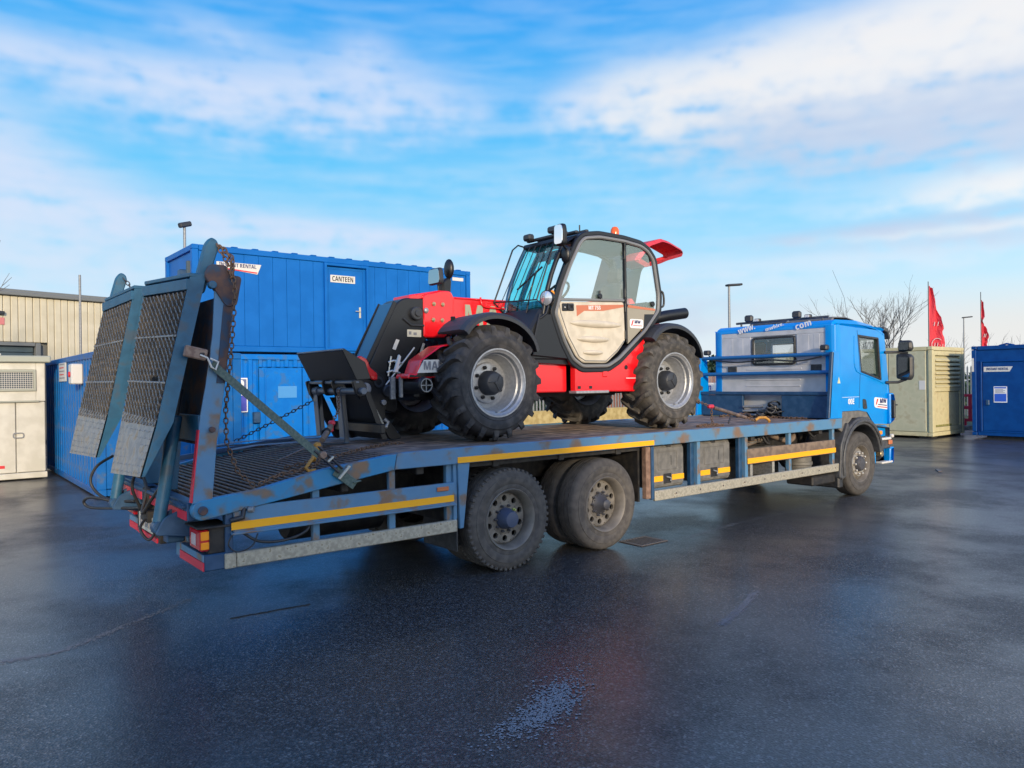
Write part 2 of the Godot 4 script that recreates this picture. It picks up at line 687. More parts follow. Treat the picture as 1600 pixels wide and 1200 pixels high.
# ---------------------------------------------------------------- materials
func make_materials() -> void:
	# ground
	var m := StandardMaterial3D.new()
	m.resource_name = "asphalt"
	# single stones of the surfacing, most of them dark
	var nz := noise_tex(3, 0.34, 1, [[0.0, lin(0.013, 0.013, 0.014)], [0.4, lin(0.032, 0.031, 0.032)], [0.70, lin(0.060, 0.059, 0.060)], [0.90, lin(0.10, 0.098, 0.098)], [1.0, lin(0.19, 0.185, 0.18)]], 2048, FastNoiseLite.TYPE_CELLULAR)
	(nz.noise as FastNoiseLite).cellular_return_type = FastNoiseLite.RETURN_CELL_VALUE
	(nz.noise as FastNoiseLite).fractal_type = FastNoiseLite.FRACTAL_NONE
	m.albedo_texture = nz
	m.roughness = 0.55
	m.metallic_specular = 0.35
	# a film of water over it, thinner in places
	m.clearcoat_enabled = true
	m.clearcoat = 1.0
	m.clearcoat_roughness = 0.30
	var wz := noise_tex(8, 0.003, 7, [[0.25, Color(0.35, 0.35, 0.35)], [0.5, Color(0.75, 0.75, 0.75)], [0.70, Color(1, 1, 1)]], 1024)
	(wz.noise as FastNoiseLite).fractal_gain = 0.62
	m.clearcoat_texture = wz
	m.normal_enabled = true
	var gz := noise_tex(3, 0.34, 1, [], 2048, FastNoiseLite.TYPE_CELLULAR, true, 5.0)
	(gz.noise as FastNoiseLite).cellular_return_type = FastNoiseLite.RETURN_DISTANCE
	(gz.noise as FastNoiseLite).fractal_type = FastNoiseLite.FRACTAL_NONE
	m.normal_texture = gz
	m.normal_scale = 1.0
	m.uv1_triplanar = true
	m.uv1_world_triplanar = true
	m.uv1_scale = Vector3.ONE / 8.3
	mats["asphalt"] = m
	worn("grass", [[0.3, lin(0.03, 0.05, 0.015)], [0.7, lin(0.09, 0.10, 0.04)]], 0.95, 1.5, 0.05)
	worn("concrete", [[0.3, lin(0.22, 0.2, 0.16)], [0.7, lin(0.36, 0.34, 0.28)]], 0.9, 2.0)
	worn("yellow_wall", [[0.3, lin(0.33, 0.25, 0.10)], [0.7, lin(0.45, 0.36, 0.17)]], 0.9, 2.0)
	flatmat("stain", lin(0.24, 0.24, 0.245), 0.85)
	# truck
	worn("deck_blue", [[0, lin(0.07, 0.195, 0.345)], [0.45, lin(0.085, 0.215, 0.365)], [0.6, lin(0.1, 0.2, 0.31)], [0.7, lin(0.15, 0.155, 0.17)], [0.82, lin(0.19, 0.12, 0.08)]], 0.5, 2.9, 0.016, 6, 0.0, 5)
	worn("tail_blue", [[0, lin(0.014, 0.195, 0.4)], [0.42, lin(0.02, 0.21, 0.42)], [0.54, lin(0.06, 0.18, 0.31)], [0.64, lin(0.145, 0.13, 0.12)], [0.78, lin(0.21, 0.13, 0.08)]], 0.5, 2.3, 0.014, 6, 0.0, 24)
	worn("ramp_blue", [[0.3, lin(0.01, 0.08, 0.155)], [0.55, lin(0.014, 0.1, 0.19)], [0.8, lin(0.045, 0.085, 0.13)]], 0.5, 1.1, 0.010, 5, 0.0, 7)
	worn("ramp_rust", [[0.3, lin(0.03, 0.055, 0.1)], [0.5, lin(0.075, 0.05, 0.055)], [0.7, lin(0.12, 0.065, 0.05)]], 0.75, 1.0, 0.010, 5, 0.0, 9)
	worn("mesh_steel", [[0.3, lin(0.1, 0.1, 0.105)], [0.55, lin(0.2, 0.19, 0.175)], [0.75, lin(0.25, 0.2, 0.15)]], 0.5, 0.7, 0.02, 4, 0.4)
	worn("chequer", [[0.3, lin(0.17, 0.19, 0.21)], [0.6, lin(0.27, 0.28, 0.29)], [0.75, lin(0.25, 0.20, 0.14)]], 0.45, 0.8, 0.012, 4, 0.3)
	worn("galvanised", [[0.3, lin(0.32, 0.3, 0.24)], [0.5, lin(0.4, 0.37, 0.3)], [0.7, lin(0.46, 0.43, 0.34)], [0.85, lin(0.22, 0.18, 0.13)]], 0.55, 0.7, 0.02, 4, 0.25)
	worn("deck_boards", [[0.2, lin(0.11, 0.08, 0.066)], [0.5, lin(0.2, 0.145, 0.115)], [0.75, lin(0.29, 0.21, 0.16)]], 0.75, 1.6, 0.012, 6, 0.0, 31)
	worn("deck_boards_b", [[0.2, lin(0.14, 0.1, 0.08)], [0.5, lin(0.24, 0.165, 0.125)], [0.75, lin(0.32, 0.24, 0.19)]], 0.75, 1.6, 0.012, 6, 0.0, 33)
	worn("rib_steel", [[0.2, lin(0.08, 0.07, 0.07)], [0.5, lin(0.16, 0.12, 0.11)], [0.8, lin(0.25, 0.17, 0.12)]], 0.55, 0.7, 0.015, 5, 0.3, 34)
	worn("rust_post", [[0.3, lin(0.17, 0.10, 0.07)], [0.7, lin(0.26, 0.16, 0.11)]], 0.8, 0.6)
	worn("brown_board", [[0.3, lin(0.14, 0.10, 0.075)], [0.7, lin(0.22, 0.16, 0.115)]], 0.75, 0.9)
	worn("locker_grey", [[0.3, lin(0.12, 0.115, 0.105)], [0.7, lin(0.17, 0.16, 0.145)]], 0.6, 0.8)
	worn("chassis_black", [[0.3, lin(0.012, 0.012, 0.014)], [0.7, lin(0.03, 0.027, 0.025)]], 0.65, 0.8)
	worn("dark_blue", [[0.3, lin(0.012, 0.055, 0.13)], [0.7, lin(0.025, 0.075, 0.16)]], 0.45, 0.9)
	flatmat("yellow_tape", lin(0.92, 0.42, 0.006), 0.4)
	flatmat("red_tape", lin(0.62, 0.018, 0.05), 0.4)
	flatmat("red_lens", lin(0.50, 0.012, 0.02), 0.15)
	flatmat("amber", lin(0.9, 0.30, 0.01), 0.2)
	flatmat("orange_marker", lin(0.5, 0.15, 0.05), 0.4)
	flatmat("white_lens", lin(0.55, 0.45, 0.45), 0.2)
	var cab := worn("cab_blue", [[0.3, lin(0, 0.24, 0.68)], [0.7, lin(0, 0.265, 0.72)]], 0.28, 3.0)
	cab.clearcoat_enabled = true
	cab.clearcoat = 0.25
	cab.metallic_specular = 0.35
	cab.clearcoat_roughness = 0.06
	worn("cab_white", [[0.3, lin(0.45, 0.46, 0.48)], [0.7, lin(0.54, 0.54, 0.56)]], 0.45, 2.0)
	worn("black_plastic", [[0.3, lin(0.018, 0.019, 0.022)], [0.7, lin(0.035, 0.036, 0.04)]], 0.5, 0.6)
	worn("grey_plastic", [[0.3, lin(0.045, 0.047, 0.052)], [0.7, lin(0.075, 0.077, 0.083)]], 0.55, 0.6)
	worn("truck_tyre", [[0.25, lin(0.06, 0.054, 0.05)], [0.5, lin(0.08, 0.072, 0.066)], [0.75, lin(0.1, 0.09, 0.08)]], 0.85, 0.7, 0.012, 5, 0.0, 41)
	worn("front_tyre", [[0.25, lin(0.05, 0.046, 0.044)], [0.75, lin(0.08, 0.073, 0.067)]], 0.8, 0.7, 0.012, 5, 0.0, 42)
	worn("truck_rim", [[0.3, lin(0.14, 0.125, 0.108)], [0.6, lin(0.2, 0.18, 0.155)], [0.8, lin(0.24, 0.215, 0.185)]], 0.6, 0.9, 0.008, 4, 0.1)
	flatmat("hub_blue", lin(0.055, 0.075, 0.13), 0.5)
	flatmat("hub_dark", lin(0.06, 0.06, 0.07), 0.5)
	flatmat("brass", lin(0.45, 0.36, 0.22), 0.35, 0.7)
	flatmat("nut_yellow", lin(0.45, 0.5, 0.12), 0.5)
	flatmat("chrome", lin(0.62, 0.57, 0.5), 0.3, 0.7)
	flatmat("mirror", lin(0.8, 0.82, 0.85), 0.03, 1.0)
	flatmat("mirror_mid", lin(0.42, 0.44, 0.46), 0.08, 1.0)
	flatmat("mirror_dim", lin(0.16, 0.18, 0.22), 0.05, 1.0)
	flatmat("rail_blue", lin(0.01, 0.12, 0.34), 0.4)
	flatmat("white", lin(0.78, 0.78, 0.78), 0.45)
	flatmat("off_white", lin(0.62, 0.60, 0.56), 0.5)
	flatmat("navy", lin(0.012, 0.02, 0.12), 0.5)
	flatmat("sign_indigo", lin(0.06, 0.07, 0.42), 0.5)
	flatmat("sign_red", lin(0.6, 0.02, 0.03), 0.5)
	flatmat("black_text", lin(0.015, 0.015, 0.018), 0.5)
	flatmat("grey_text", lin(0.2, 0.2, 0.22), 0.5)
	flatmat("plate", lin(0.5, 0.48, 0.40), 0.5)
	# telehandler
	worn("tele_tyre", [[0.3, lin(0.022, 0.022, 0.025)], [0.6, lin(0.042, 0.041, 0.043)], [0.8, lin(0.065, 0.06, 0.058)]], 0.75, 0.8, 0.012, 5, 0.0, 51)
	worn("tele_tyre_rear", [[0.3, lin(0.04, 0.037, 0.034)], [0.6, lin(0.075, 0.068, 0.06)], [0.8, lin(0.11, 0.095, 0.08)]], 0.8, 0.8, 0.012, 5, 0.0, 52)  # browner and lighter than the front tyre
	worn("silver_rim", [[0.3, lin(0.3, 0.31, 0.33)], [0.7, lin(0.39, 0.4, 0.42)]], 0.38, 0.6, 0.02, 4, 0.35)
	var red := flatmat("tele_red", lin(0.78, 0.006, 0.012), 0.3)
	red.clearcoat_enabled = true
	red.clearcoat = 0.5
	red.clearcoat_roughness = 0.08
	worn("red_cover", [[0.3, lin(0.62, 0.03, 0.045)], [0.7, lin(0.74, 0.07, 0.08)]], 0.55, 0.4)
	flatmat("tele_black", lin(0.007, 0.008, 0.011), 0.4)
	flatmat("tele_dark_grey", lin(0.028, 0.031, 0.038), 0.5)
	flatmat("boom_blue_lit", lin(0.03, 0.10, 0.19), 0.25)  # skylight on the black boom head, painted in as blue
	flatmat("fork_steel", lin(0.12, 0.14, 0.17), 0.45, 0.2)
	worn("door_beige", [[0.3, lin(0.53, 0.47, 0.37)], [0.7, lin(0.62, 0.55, 0.44)]], 0.35, 1.2)
	flatmat("cab_rim_grey", lin(0.2, 0.2, 0.2), 0.35, 0.2)
	flatmat("seat_grey", lin(0.07, 0.072, 0.08), 0.8)
	flatmat("khaki_text", lin(0.34, 0.36, 0.27), 0.5)
	glass("clear_glass", Color(0.75, 0.85, 0.8), 0.10)
	glass("screen_glass", Color(0.48, 0.95, 0.96), 0.03)
	(mats["screen_glass"] as StandardMaterial3D).refraction_enabled = true
	(mats["screen_glass"] as StandardMaterial3D).refraction_scale = 0.05
	glass("tint_glass", Color(0.10, 0.14, 0.14), 0.30)
	glass("truck_glass", Color(0.25, 0.4, 0.36), 0.10)
	flatmat("beacon", lin(0.85, 0.12, 0.02), 0.2)
	flatmat("cyan_lamp", lin(0.0, 0.4, 0.45), 0.2)
	# lashings
	worn("chain_rust", [[0.3, lin(0.09, 0.06, 0.045)], [0.7, lin(0.20, 0.11, 0.06)]], 0.7, 0.2)
	worn("chain_dark", [[0.3, lin(0.04, 0.045, 0.06)], [0.7, lin(0.08, 0.075, 0.08)]], 0.55, 0.2, 0.012, 4, 0.4)
	worn("hook_orange", [[0.3, lin(0.38, 0.17, 0.02)], [0.7, lin(0.5, 0.26, 0.05)]], 0.6, 0.2)
	flatmat("binder_red", lin(0.55, 0.03, 0.06), 0.5)
	worn("strap_green", [[0.3, lin(0.075, 0.115, 0.105)], [0.7, lin(0.12, 0.16, 0.14)]], 0.85, 0.2)
	worn("wood_block", [[0.3, lin(0.20, 0.13, 0.10)], [0.7, lin(0.30, 0.21, 0.16)]], 0.85, 0.4)
	# containers
	worn("canteen_blue", [[0.3, lin(0.001, 0.115, 0.42)], [0.7, lin(0.003, 0.13, 0.46)]], 0.34, 4.0, 0.01, 4)
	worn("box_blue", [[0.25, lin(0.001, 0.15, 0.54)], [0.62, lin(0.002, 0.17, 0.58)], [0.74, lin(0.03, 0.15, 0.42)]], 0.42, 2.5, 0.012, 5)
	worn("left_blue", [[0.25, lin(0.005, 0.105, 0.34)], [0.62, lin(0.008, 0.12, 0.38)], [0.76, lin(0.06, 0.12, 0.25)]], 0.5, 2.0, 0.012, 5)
	worn("navy_box", [[0.3, lin(0, 0.045, 0.2)], [0.7, lin(0.001, 0.055, 0.23)]], 0.4, 2.0)
	worn("pale_green", [[0.25, lin(0.43, 0.42, 0.28)], [0.6, lin(0.48, 0.46, 0.31)], [0.85, lin(0.4, 0.36, 0.23)]], 0.6, 2.5, 0.012, 5)
	worn("pale_green_lit", [[0.25, lin(0.5, 0.45, 0.26)], [0.6, lin(0.56, 0.5, 0.29)], [0.85, lin(0.46, 0.39, 0.22)]], 0.6, 2.5, 0.012, 5)  # warmer, brighter copy of pale_green: sunlight on the end painted in
	worn("moss", [[0.3, lin(0.16, 0.16, 0.04)], [0.7, lin(0.3, 0.27, 0.1)]], 0.9, 0.5)
	worn("white_unit", [[0.3, lin(0.5, 0.48, 0.41)], [0.7, lin(0.58, 0.56, 0.49)]], 0.5, 3.0)
	flatmat("unit_trim", lin(0.33, 0.34, 0.28), 0.6)
	worn("cladding", [[0.3, lin(0.54, 0.49, 0.36)], [0.7, lin(0.6, 0.55, 0.42)]], 0.55, 4.0)
	flatmat("cladding_trim", lin(0.16, 0.17, 0.17), 0.6)
	flatmat("shutter_dark", lin(0.06, 0.09, 0.11), 0.6)
	worn("post_steel", [[0.3, lin(0.20, 0.21, 0.22)], [0.7, lin(0.28, 0.29, 0.3)]], 0.5, 0.5, 0.02, 4, 0.3)
	worn("bark", [[0.3, lin(0.11, 0.105, 0.1)], [0.7, lin(0.17, 0.165, 0.15)]], 0.9, 0.5)
	flatmat("flag_red", lin(0.72, 0.05, 0.07), 0.8)
	(mats["flag_red"] as StandardMaterial3D).backlight_enabled = true
	(mats["flag_red"] as StandardMaterial3D).backlight = Color(0.6, 0.08, 0.08)
	flatmat("barrier_red", lin(0.62, 0.02, 0.06), 0.5)
	flatmat("hedge", lin(0.02, 0.055, 0.025), 0.9)
	flatmat("leaf_dark", lin(0.025, 0.06, 0.03), 0.8)
	flatmat("brick_orange", lin(0.34, 0.12, 0.06), 0.8)
	for key in ["canteen_blue", "box_blue", "left_blue", "navy_box"]:
		(mats[key] as StandardMaterial3D).metallic_specular = 0.3
		(mats[key] as StandardMaterial3D).roughness = 0.45
	flatmat("cast_iron", lin(0.17, 0.14, 0.12), 0.55, 0.2)

# ---------------------------------------------------------------- setting
func build_ground() -> void:
	struct("ground", mb().quad_xz(-300, -400, 400, 300, 0.0), mats.asphalt)
	# strip of verge behind the pale green container
	var b := mb()
	b.prism(poly([17.5, -6.0, 30.0, -4.2, 60.0, -3.0, 60.0, -40.0, 10.0, -40.0, 12.0, -14.5]), "y", 0.004, 0.06)
	struct("verge", b, mats.grass)
	# dried pale patch in the wet asphalt: dry stones, thick in the middle
	var r2 := RandomNumberGenerator.new()
	r2.seed = 5
	var s := mb()
	for i in 1700:
		var q := Vector2(r2.randfn(0.0, 0.20), r2.randfn(0.0, 0.075)).rotated(-0.55)
		if i % 4 == 0:
			q = Vector2(r2.randfn(-0.30, 0.16), r2.randfn(0.02, 0.06)).rotated(-0.25)
		var rr := r2.randf_range(0.003, 0.010)
		var a0 := r2.randf() * TAU
		var ring_ := []
		for k in 5:
			var a := a0 + TAU * k / 5.0
			ring_.append(V(-1.70 + q.x + cos(a) * rr * r2.randf_range(0.6, 1.3), 0.0035 + 0.0005 * (i % 4), 2.55 + q.y + sin(a) * rr))
		for k in [1, 2, 3]:
			s.flat(ring_[0], ring_[k], ring_[k + 1], Vector3.UP)
	# pale seams where the water has drained off
	for ln in [[[-4.15, -0.38], [-3.82, -0.34], [-3.4, -0.61], [-2.69, -1.13]], [[2.5, 0.17], [3.77, 0.02], [6.87, -0.03], [8.2, -0.04]], [[0.2, 2.35], [0.7, 2.2], [1.2, 2.0]]]:
		for i in 900:
			var t: float = r2.randf() * (ln.size() - 1)
			var k0: int = mini(int(t), ln.size() - 2)
			var c := Vector2(ln[k0][0], ln[k0][1]).lerp(Vector2(ln[k0 + 1][0], ln[k0 + 1][1]), t - k0) + Vector2(r2.randfn(0, 0.02), r2.randfn(0, 0.022))
			var rr := r2.randf_range(0.003, 0.010)
			s.flat(V(c.x - rr, 0.0035, c.y), V(c.x + rr * 0.7, 0.0035, c.y - rr), V(c.x + rr * 0.5, 0.0035, c.y + rr), Vector3.UP)
	struct("dry_patch", s, mats.stain)
	var cr := mb()
	var last := V(-2.62, 0.002, -0.315)
	for i in 16:
		var nx := V(-2.62 + 0.041 * (i + 1), 0.002, -0.315 + 0.0035 * i + r2.randf_range(-0.008, 0.008))
		cr.bar(last, nx, 0.012 + 0.006 * sin(i * 1.3), 0.006)
		last = nx
	struct("crack", cr, mats.chassis_black)
	# kerb along the verge
	struct("kerb", mb().bar(V(17.5, 0.06, -6.0), V(30.0, 0.06, -4.2), 0.12, 0.14, Vector3.UP, 0.015), mats.concrete)

func drain() -> void:
	var o := thing("drain_grate", "rusty iron drain grate set in the wet asphalt beside the second truck wheel", "drain grate", V(2.05, 0, -0.05))
	part(o, "frame", mb().ring(rect(1.82, -0.24, 2.28, 0.12), 0.035, "y", 0.003, 0.009, 0.002), mats.cast_iron)
	part(o, "pit", mb().span(V(1.85, 0.002, -0.21), V(2.25, 0.0045, 0.09)), mats.chassis_black)
	for i in 8:
		part(o, "bar", mb().box(V(1.875 + i * 0.05, 0.0065, -0.06), V(0.022, 0.003, 0.30), 0.0), mats.cast_iron)

# ---------------------------------------------------------------- far things
func branch(b: MB, p: Vector3, d: Vector3, l: float, r: float, depth: int, rg: RandomNumberGenerator, spread := 0.5) -> void:
	var pts := [p]
	var q := p
	var dd := d
	var seg := 4
	for i in seg:
		dd = (dd + V(rg.randf_range(-1, 1), rg.randf_range(-0.3, 0.7), rg.randf_range(-1, 1)) * 0.13).normalized()
		q += dd * l / seg
		pts.append(q)
	b.tube(pts, r, 5 if depth > 1 else 4, false, r * 0.6)
	if depth <= 0:
		return
	var k := 3 if depth > 1 else 4
	for i in k:
		var t := rg.randf_range(0.35, 1.0) if i > 0 else 1.0
		var at_: Vector3 = pts[clampi(int(t * seg + 0.3), 1, seg)]
		var nd := (dd + V(rg.randf_range(-1, 1), rg.randf_range(-0.25, 0.8), rg.randf_range(-1, 1)).normalized() * spread * 1.25).normalized()
		branch(b, at_, nd, l * rg.randf_range(0.5, 0.78), maxf(r * 0.56, 0.0036), depth - 1, rg, spread)

func bare_tree(label: String, at: Vector3, h: float, stems: int, seed_: int, group := "", twigs := 5) -> void:
	var o := thing("bare_tree", label, "tree", at, group)
	var rg := RandomNumberGenerator.new()
	rg.seed = seed_
	var trunk := mb()
	trunk.tube([at, at + V(0.03, h * 0.12, 0.02), at + V(0.0, h * 0.24, 0.05)], h * 0.022, 8, false, h * 0.016)
	part(o, "trunk", trunk, mats.bark)
	var crown := mb()
	for i in stems:
		var a := TAU * i / stems + rg.randf_range(-0.3, 0.3)
		var d := V(cos(a) * 0.42, 1.0, sin(a) * 0.42).normalized()
		branch(crown, at + V(0, h * rg.randf_range(0.14, 0.235), 0), d, h * 0.34, h * 0.0075, twigs - 1, rg, 0.46)
	part(o, "crown", crown, mats.bark)

func street_lamp(label: String, at: Vector3, h: float, turn: float) -> void:
	var o := thing("street_lamp", label, "street lamp", at, "street lamps beyond the yard")
	part(o, "post", mb().tube([at, at + V(0, h * 0.5, 0), at + V(0, h, 0)], 0.075, 10, false, 0.045), mats.post_steel)
	var d := V(cos(turn), 0, sin(turn))
	part(o, "lamp_head", mb().bar(at + V(0, h + 0.02, 0) - d * 0.12, at + V(0, h + 0.08, 0) + d * 0.62, 0.26, 0.09, Vector3.UP, 0.03), mats.tele_dark_grey)

func flag(label: String, at: Vector3, h: float, hi: float, lo: float, wide: float, dir: Vector3, seed_: int, ragged: float) -> void:
	var o := thing("flag", label, "flag", at, "red feather flags behind the containers")
	part(o, "pole", mb().tube([at, at + V(0, h, 0)], 0.022, 8, false, 0.014), mats.tele_dark_grey)
	var rg := RandomNumberGenerator.new()
	rg.seed = seed_
	var b := mb()
	var rows := 26
	var cols := 8
	var g := []
	var side := dir.cross(Vector3.UP).normalized()
	for i in rows + 1:
		var t := float(i) / rows
		var y := lerpf(hi, lo, t)
		var w := wide * minf(1.0, 0.16 + 0.9 * pow(t, 0.8)) * (1.0 + rg.randf_range(-ragged, ragged) * t)
		if ragged > 0.2 and i > 6 and i < 9:
			w *= 0.25
		var row := []
		for j in cols + 1:
			var s := float(j) / cols
			row.append(at + V(0, y - 0.12 * s * s, 0) + dir * (0.02 + s * w) + side * (0.10 * s * sin(s * 9.0 + t * 11.0) + 0.03 * sin(t * 23.0 + s * 4.0) * s))
		g.append(row)
	for i in rows:
		for j in cols:
			var n := ((g[i][j + 1] - g[i][j]) as Vector3).cross(g[i + 1][j] - g[i][j]).normalized()
			b.quad(g[i][j], g[i][j + 1], g[i + 1][j + 1], g[i + 1][j], n)
	part(o, "cloth", b, mats.flag_red)
	# printed ring and strokes on the cloth
	var e := mb()
	var c := at + V(0, lerpf(hi, lo, 0.80), 0) + dir * wide * 0.42
	var rp := []
	for i in 20:
		var a := TAU * i / 20.0
		rp.append(c + dir * cos(a) * wide * 0.3 + Vector3.UP * sin(a) * wide * 0.34 + side * 0.05)
	e.tube(rp, 0.011, 4, true)
	for k in [-1, 0, 1]:
		e.tube([c + dir * (k * 0.075 * wide / 0.5) + V(0, -0.06, 0) + side * 0.05, c + dir * (k * 0.075 * wide / 0.5 + 0.02) + V(0, 0.06, 0) + side * 0.05], 0.012, 4)
	for k in [-1, 0]:
		var c2: Vector3 = at + V(0, lerpf(hi, lo, 0.52), 0) + dir * wide * (0.45 + k * 0.2)
		e.tube([c2 + V(0, -0.07, 0) + side * 0.05, c2 + V(0, 0.07, 0) + dir * 0.03 + side * 0.05], 0.013, 4)
	part(o, "emblem", e, mats.off_white)

func build_far() -> void:
	# cladded building behind the left containers, turned a little
	var o := thing("warehouse", "cream metal clad warehouse with a dark shutter bay, behind the white cabin", "warehouse", V(0, 0, -25.0))
	var a := V(-14.3, 0, -20.57)
	var d := V(0.954, 0, -0.2995)
	var nrm := V(0.2995, 0, 0.954)
	var at := func(s: float, y: float, off := 0.0) -> Vector3: return a + d * s + V(0, y, 0) + nrm * off
	var bs := Basis(d, Vector3.UP, nrm)
	var wall := mb()
	wall.box(at.call(14.0, 2.55, -4.1), V(28.0, 5.0, 7.9), 0.0, bs)
	part(o, "wall", wall, mats.cladding_trim)
	var s := 0.0
	var i := 0
	var pane := mb()
	while s < 24.0:
		var low := 3.47 if s < 13.9 else 0.1
		var c: Vector3 = at.call(s + 0.115, (5.02 + low) * 0.5, 0.01)
		var p := mb()
		p.box(c, V(0.212, 5.02 - low, 0.07), 0.018, bs)
		if s > 8.0 and s < 20.0:
			part(o, "panel", p, mats.cladding)
		else:
			pane.v.append_array(p.v); pane.n.append_array(p.n)
		s += 0.23
		i += 1
	tag(part(o, "far_panels", pane, mats.cladding), "", "", "", "stuff")
	part(o, "gutter", mb().box(at.call(14.0, 5.10, 0.05), V(28.3, 0.13, 0.25), 0.02, bs), mats.cladding_trim)
	part(o, "roof", mb().box(at.call(14.0, 5.2, -4.0), V(28.2, 0.1, 8.2), 0.02, bs), mats.cladding_trim)
	var sh := mb()
	for k in 14:
		sh.box(at.call(6.8, 0.12 + k * 0.24, -0.07), V(13.6, 0.225, 0.04), 0.012, bs)
	part(o, "shutter", sh, mats.shutter_dark)
	part(o, "shutter_frame", mb().box(at.call(13.7, 1.75, 0.04), V(0.16, 3.4, 0.12), 0.01, bs).box(at.call(6.85, 3.4, 0.04), V(13.5, 0.12, 0.12), 0.01, bs), mats.cladding_trim)
	var lp: Vector3 = at.call(12.55, 4.42, 0.12)
	part(o, "flood_light", mb().box(lp, V(0.2, 0.11, 0.16), 0.02, bs), mats.tele_dark_grey)
	var ws := mb()
	ws.box(at.call(12.5, 4.15, 0.06), V(0.36, 0.24, 0.02), 0.005, bs)
	part(o, "wall_sign", ws, flatmat("pink_sign", lin(0.6, 0.2, 0.2), 0.6))
	# thin mast in front of the warehouse
	single("mast", "thin bare steel mast in front of the cream warehouse", "mast", mb().tube([V(-1.09, 0, -16.97), V(-1.09, 2.9, -16.97), V(-1.09, 4.9, -16.97)], 0.034, 8, false, 0.03), mats.post_steel, V(-1.09, 0, -16.97))
	# white welfare cabin
	o = thing("white_cabin", "cream white steel cabin with a mesh covered window at the left edge", "cabin", V(-5.4, 0, -13.7))
	part(o, "wall", mb().span(V(-8.6, 0.06, -15.0), V(-2.46, 2.44, -12.56)), mats.white_unit)
	var xs := [-8.5, -7.4, -6.3, -5.2, -4.3, -3.62, -2.96, -2.44]
	for k in xs.size() - 1:
		part(o, "panel", mb().span(V(xs[k] + 0.006, 0.16, -12.56), V(xs[k + 1] - 0.006, 1.60, -12.50), 0.012), mats.white_unit)
	part(o, "upper_panel", mb().span(V(-8.5, 1.615, -12.56), V(-3.36, 2.42, -12.505), 0.01).span(V(-2.60, 1.615, -12.56), V(-2.44, 2.42, -12.505), 0.01).span(V(-3.36, 2.27, -12.56), V(-2.60, 2.42, -12.505), 0.01).span(V(-3.36, 1.615, -12.56), V(-2.60, 1.83, -12.505), 0.01), mats.white_unit)
	part(o, "bottom_rail", mb().span(V(-8.6, 0.03, -12.56), V(-2.42, 0.15, -12.47), 0.01), mats.white_unit)
	part(o, "roof_edge", mb().span(V(-8.65, 2.42, -15.05), V(-2.34, 2.56, -12.42), 0.02), mats.unit_trim)
	part(o, "roof_strip", mb().span(V(-5.2, 2.56, -12.6), V(-3.2, 2.60, -12.45), 0.01), mats.white_unit)
	var wn := part(o, "window", mb().ring(rect(-3.36, 1.83, -2.60, 2.27), 0.05, "z", -12.53, -12.47, 0.008), mats.unit_trim)
	part(wn, "pane", mb().span(V(-3.31, 1.88, -12.55), V(-2.65, 2.22, -12.54)), mats.shutter_dark)
	var grille := mb()
	for k in 17:
		grille.span(V(-3.31 + k * 0.04, 1.88, -12.502), V(-3.303 + k * 0.04, 2.22, -12.495))
	for k in 9:
		grille.span(V(-3.31, 1.885 + k * 0.04, -12.494), V(-2.65, 1.892 + k * 0.04, -12.487))
	part(wn, "grille", grille, mats.off_white)
	part(o, "sill", mb().span(V(-3.9, 1.60, -12.5), V(-2.55, 1.635, -12.44), 0.008), mats.unit_trim)
	part(o, "handle", mb().ring(rpoly([-3.02, 0.86, -2.82, 0.86, -2.82, 0.98, -3.02, 0.98], 0.05), 0.022, "z", -12.5, -12.475, 0.004), mats.post_steel)
	part(o, "mark", mb().span(V(-3.3, 0.26, -12.503), V(-3.16, 0.32, -12.494)), mats.sign_red)
	# low wall with palisade fence behind the trailer bed
	o = thing("yard_wall", "low yellowish concrete wall seen between the machine's wheels", "wall", V(17.0, 0, -14.0))
	part(o, "wall", mb().span(V(9.4, 0, -14.15), V(34, 0.88, -13.95), 0.02), mats.yellow_wall)
	o = thing("palisade_fence", "grey steel palisade fence standing behind the low yellowish wall", "fence", V(17.0, 0, -14.4))
	for k in 92:
		var x := 9.6 + k * 0.155
		part(o, "pale", mb().prism(poly([x - 0.035, 0.1, x + 0.035, 0.1, x + 0.035, 2.02, x, 2.12, x - 0.035, 2.02]), "z", -14.42, -14.405), mats.post_steel)
	part(o, "rail", mb().span(V(9.5, 0.5, -14.47), V(24, 0.56, -14.43)), mats.post_steel)
	part(o, "rail", mb().span(V(9.5, 1.7, -14.47), V(24, 1.76, -14.43)), mats.post_steel)
	o = thing("palisade_fence", "grey palisade fence far back in the gap beside the navy container", "fence", V(33, 0, -8))
	for k in 44:
		var z := -11.0 + k * 0.155
		part(o, "pale", mb().prism(poly([z - 0.035, 0.1, z + 0.035, 0.1, z + 0.035, 2.3, z, 2.4, z - 0.035, 2.3]), "x", 33.0, 33.02), mats.post_steel)
	part(o, "rail", mb().span(V(33.03, 0.5, -11), V(33.07, 0.56, -4.2)), mats.post_steel)
	part(o, "rail", mb().span(V(33.03, 1.9, -11), V(33.07, 1.96, -4.2)), mats.post_steel)
	var sb := mb()
	var r3 := RandomNumberGenerator.new()
	r3.seed = 91
	sb.span(V(46, 0, -40), V(48, 1.6, 40), 0.3)
	for k in 6000:
		var q := V(46.5 + r3.randf_range(-1.2, 1.0), 0, r3.randf_range(-40, 40))
		q.y = r3.randf() * (1.9 + 0.4 * sin(q.z * 1.3))
		var u := V(r3.randf_range(-1, 1), r3.randf_range(-1, 1), r3.randf_range(-1, 1)).normalized() * 0.25
		var w := u.cross(V(r3.randf_range(-1, 1), r3.randf_range(-1, 1), r3.randf_range(-1, 1))).normalized() * 0.12
		sb.flat(q - u, q + w, q + u, Vector3.UP)
		sb.flat(q - u, q - w, q + u, Vector3.UP)
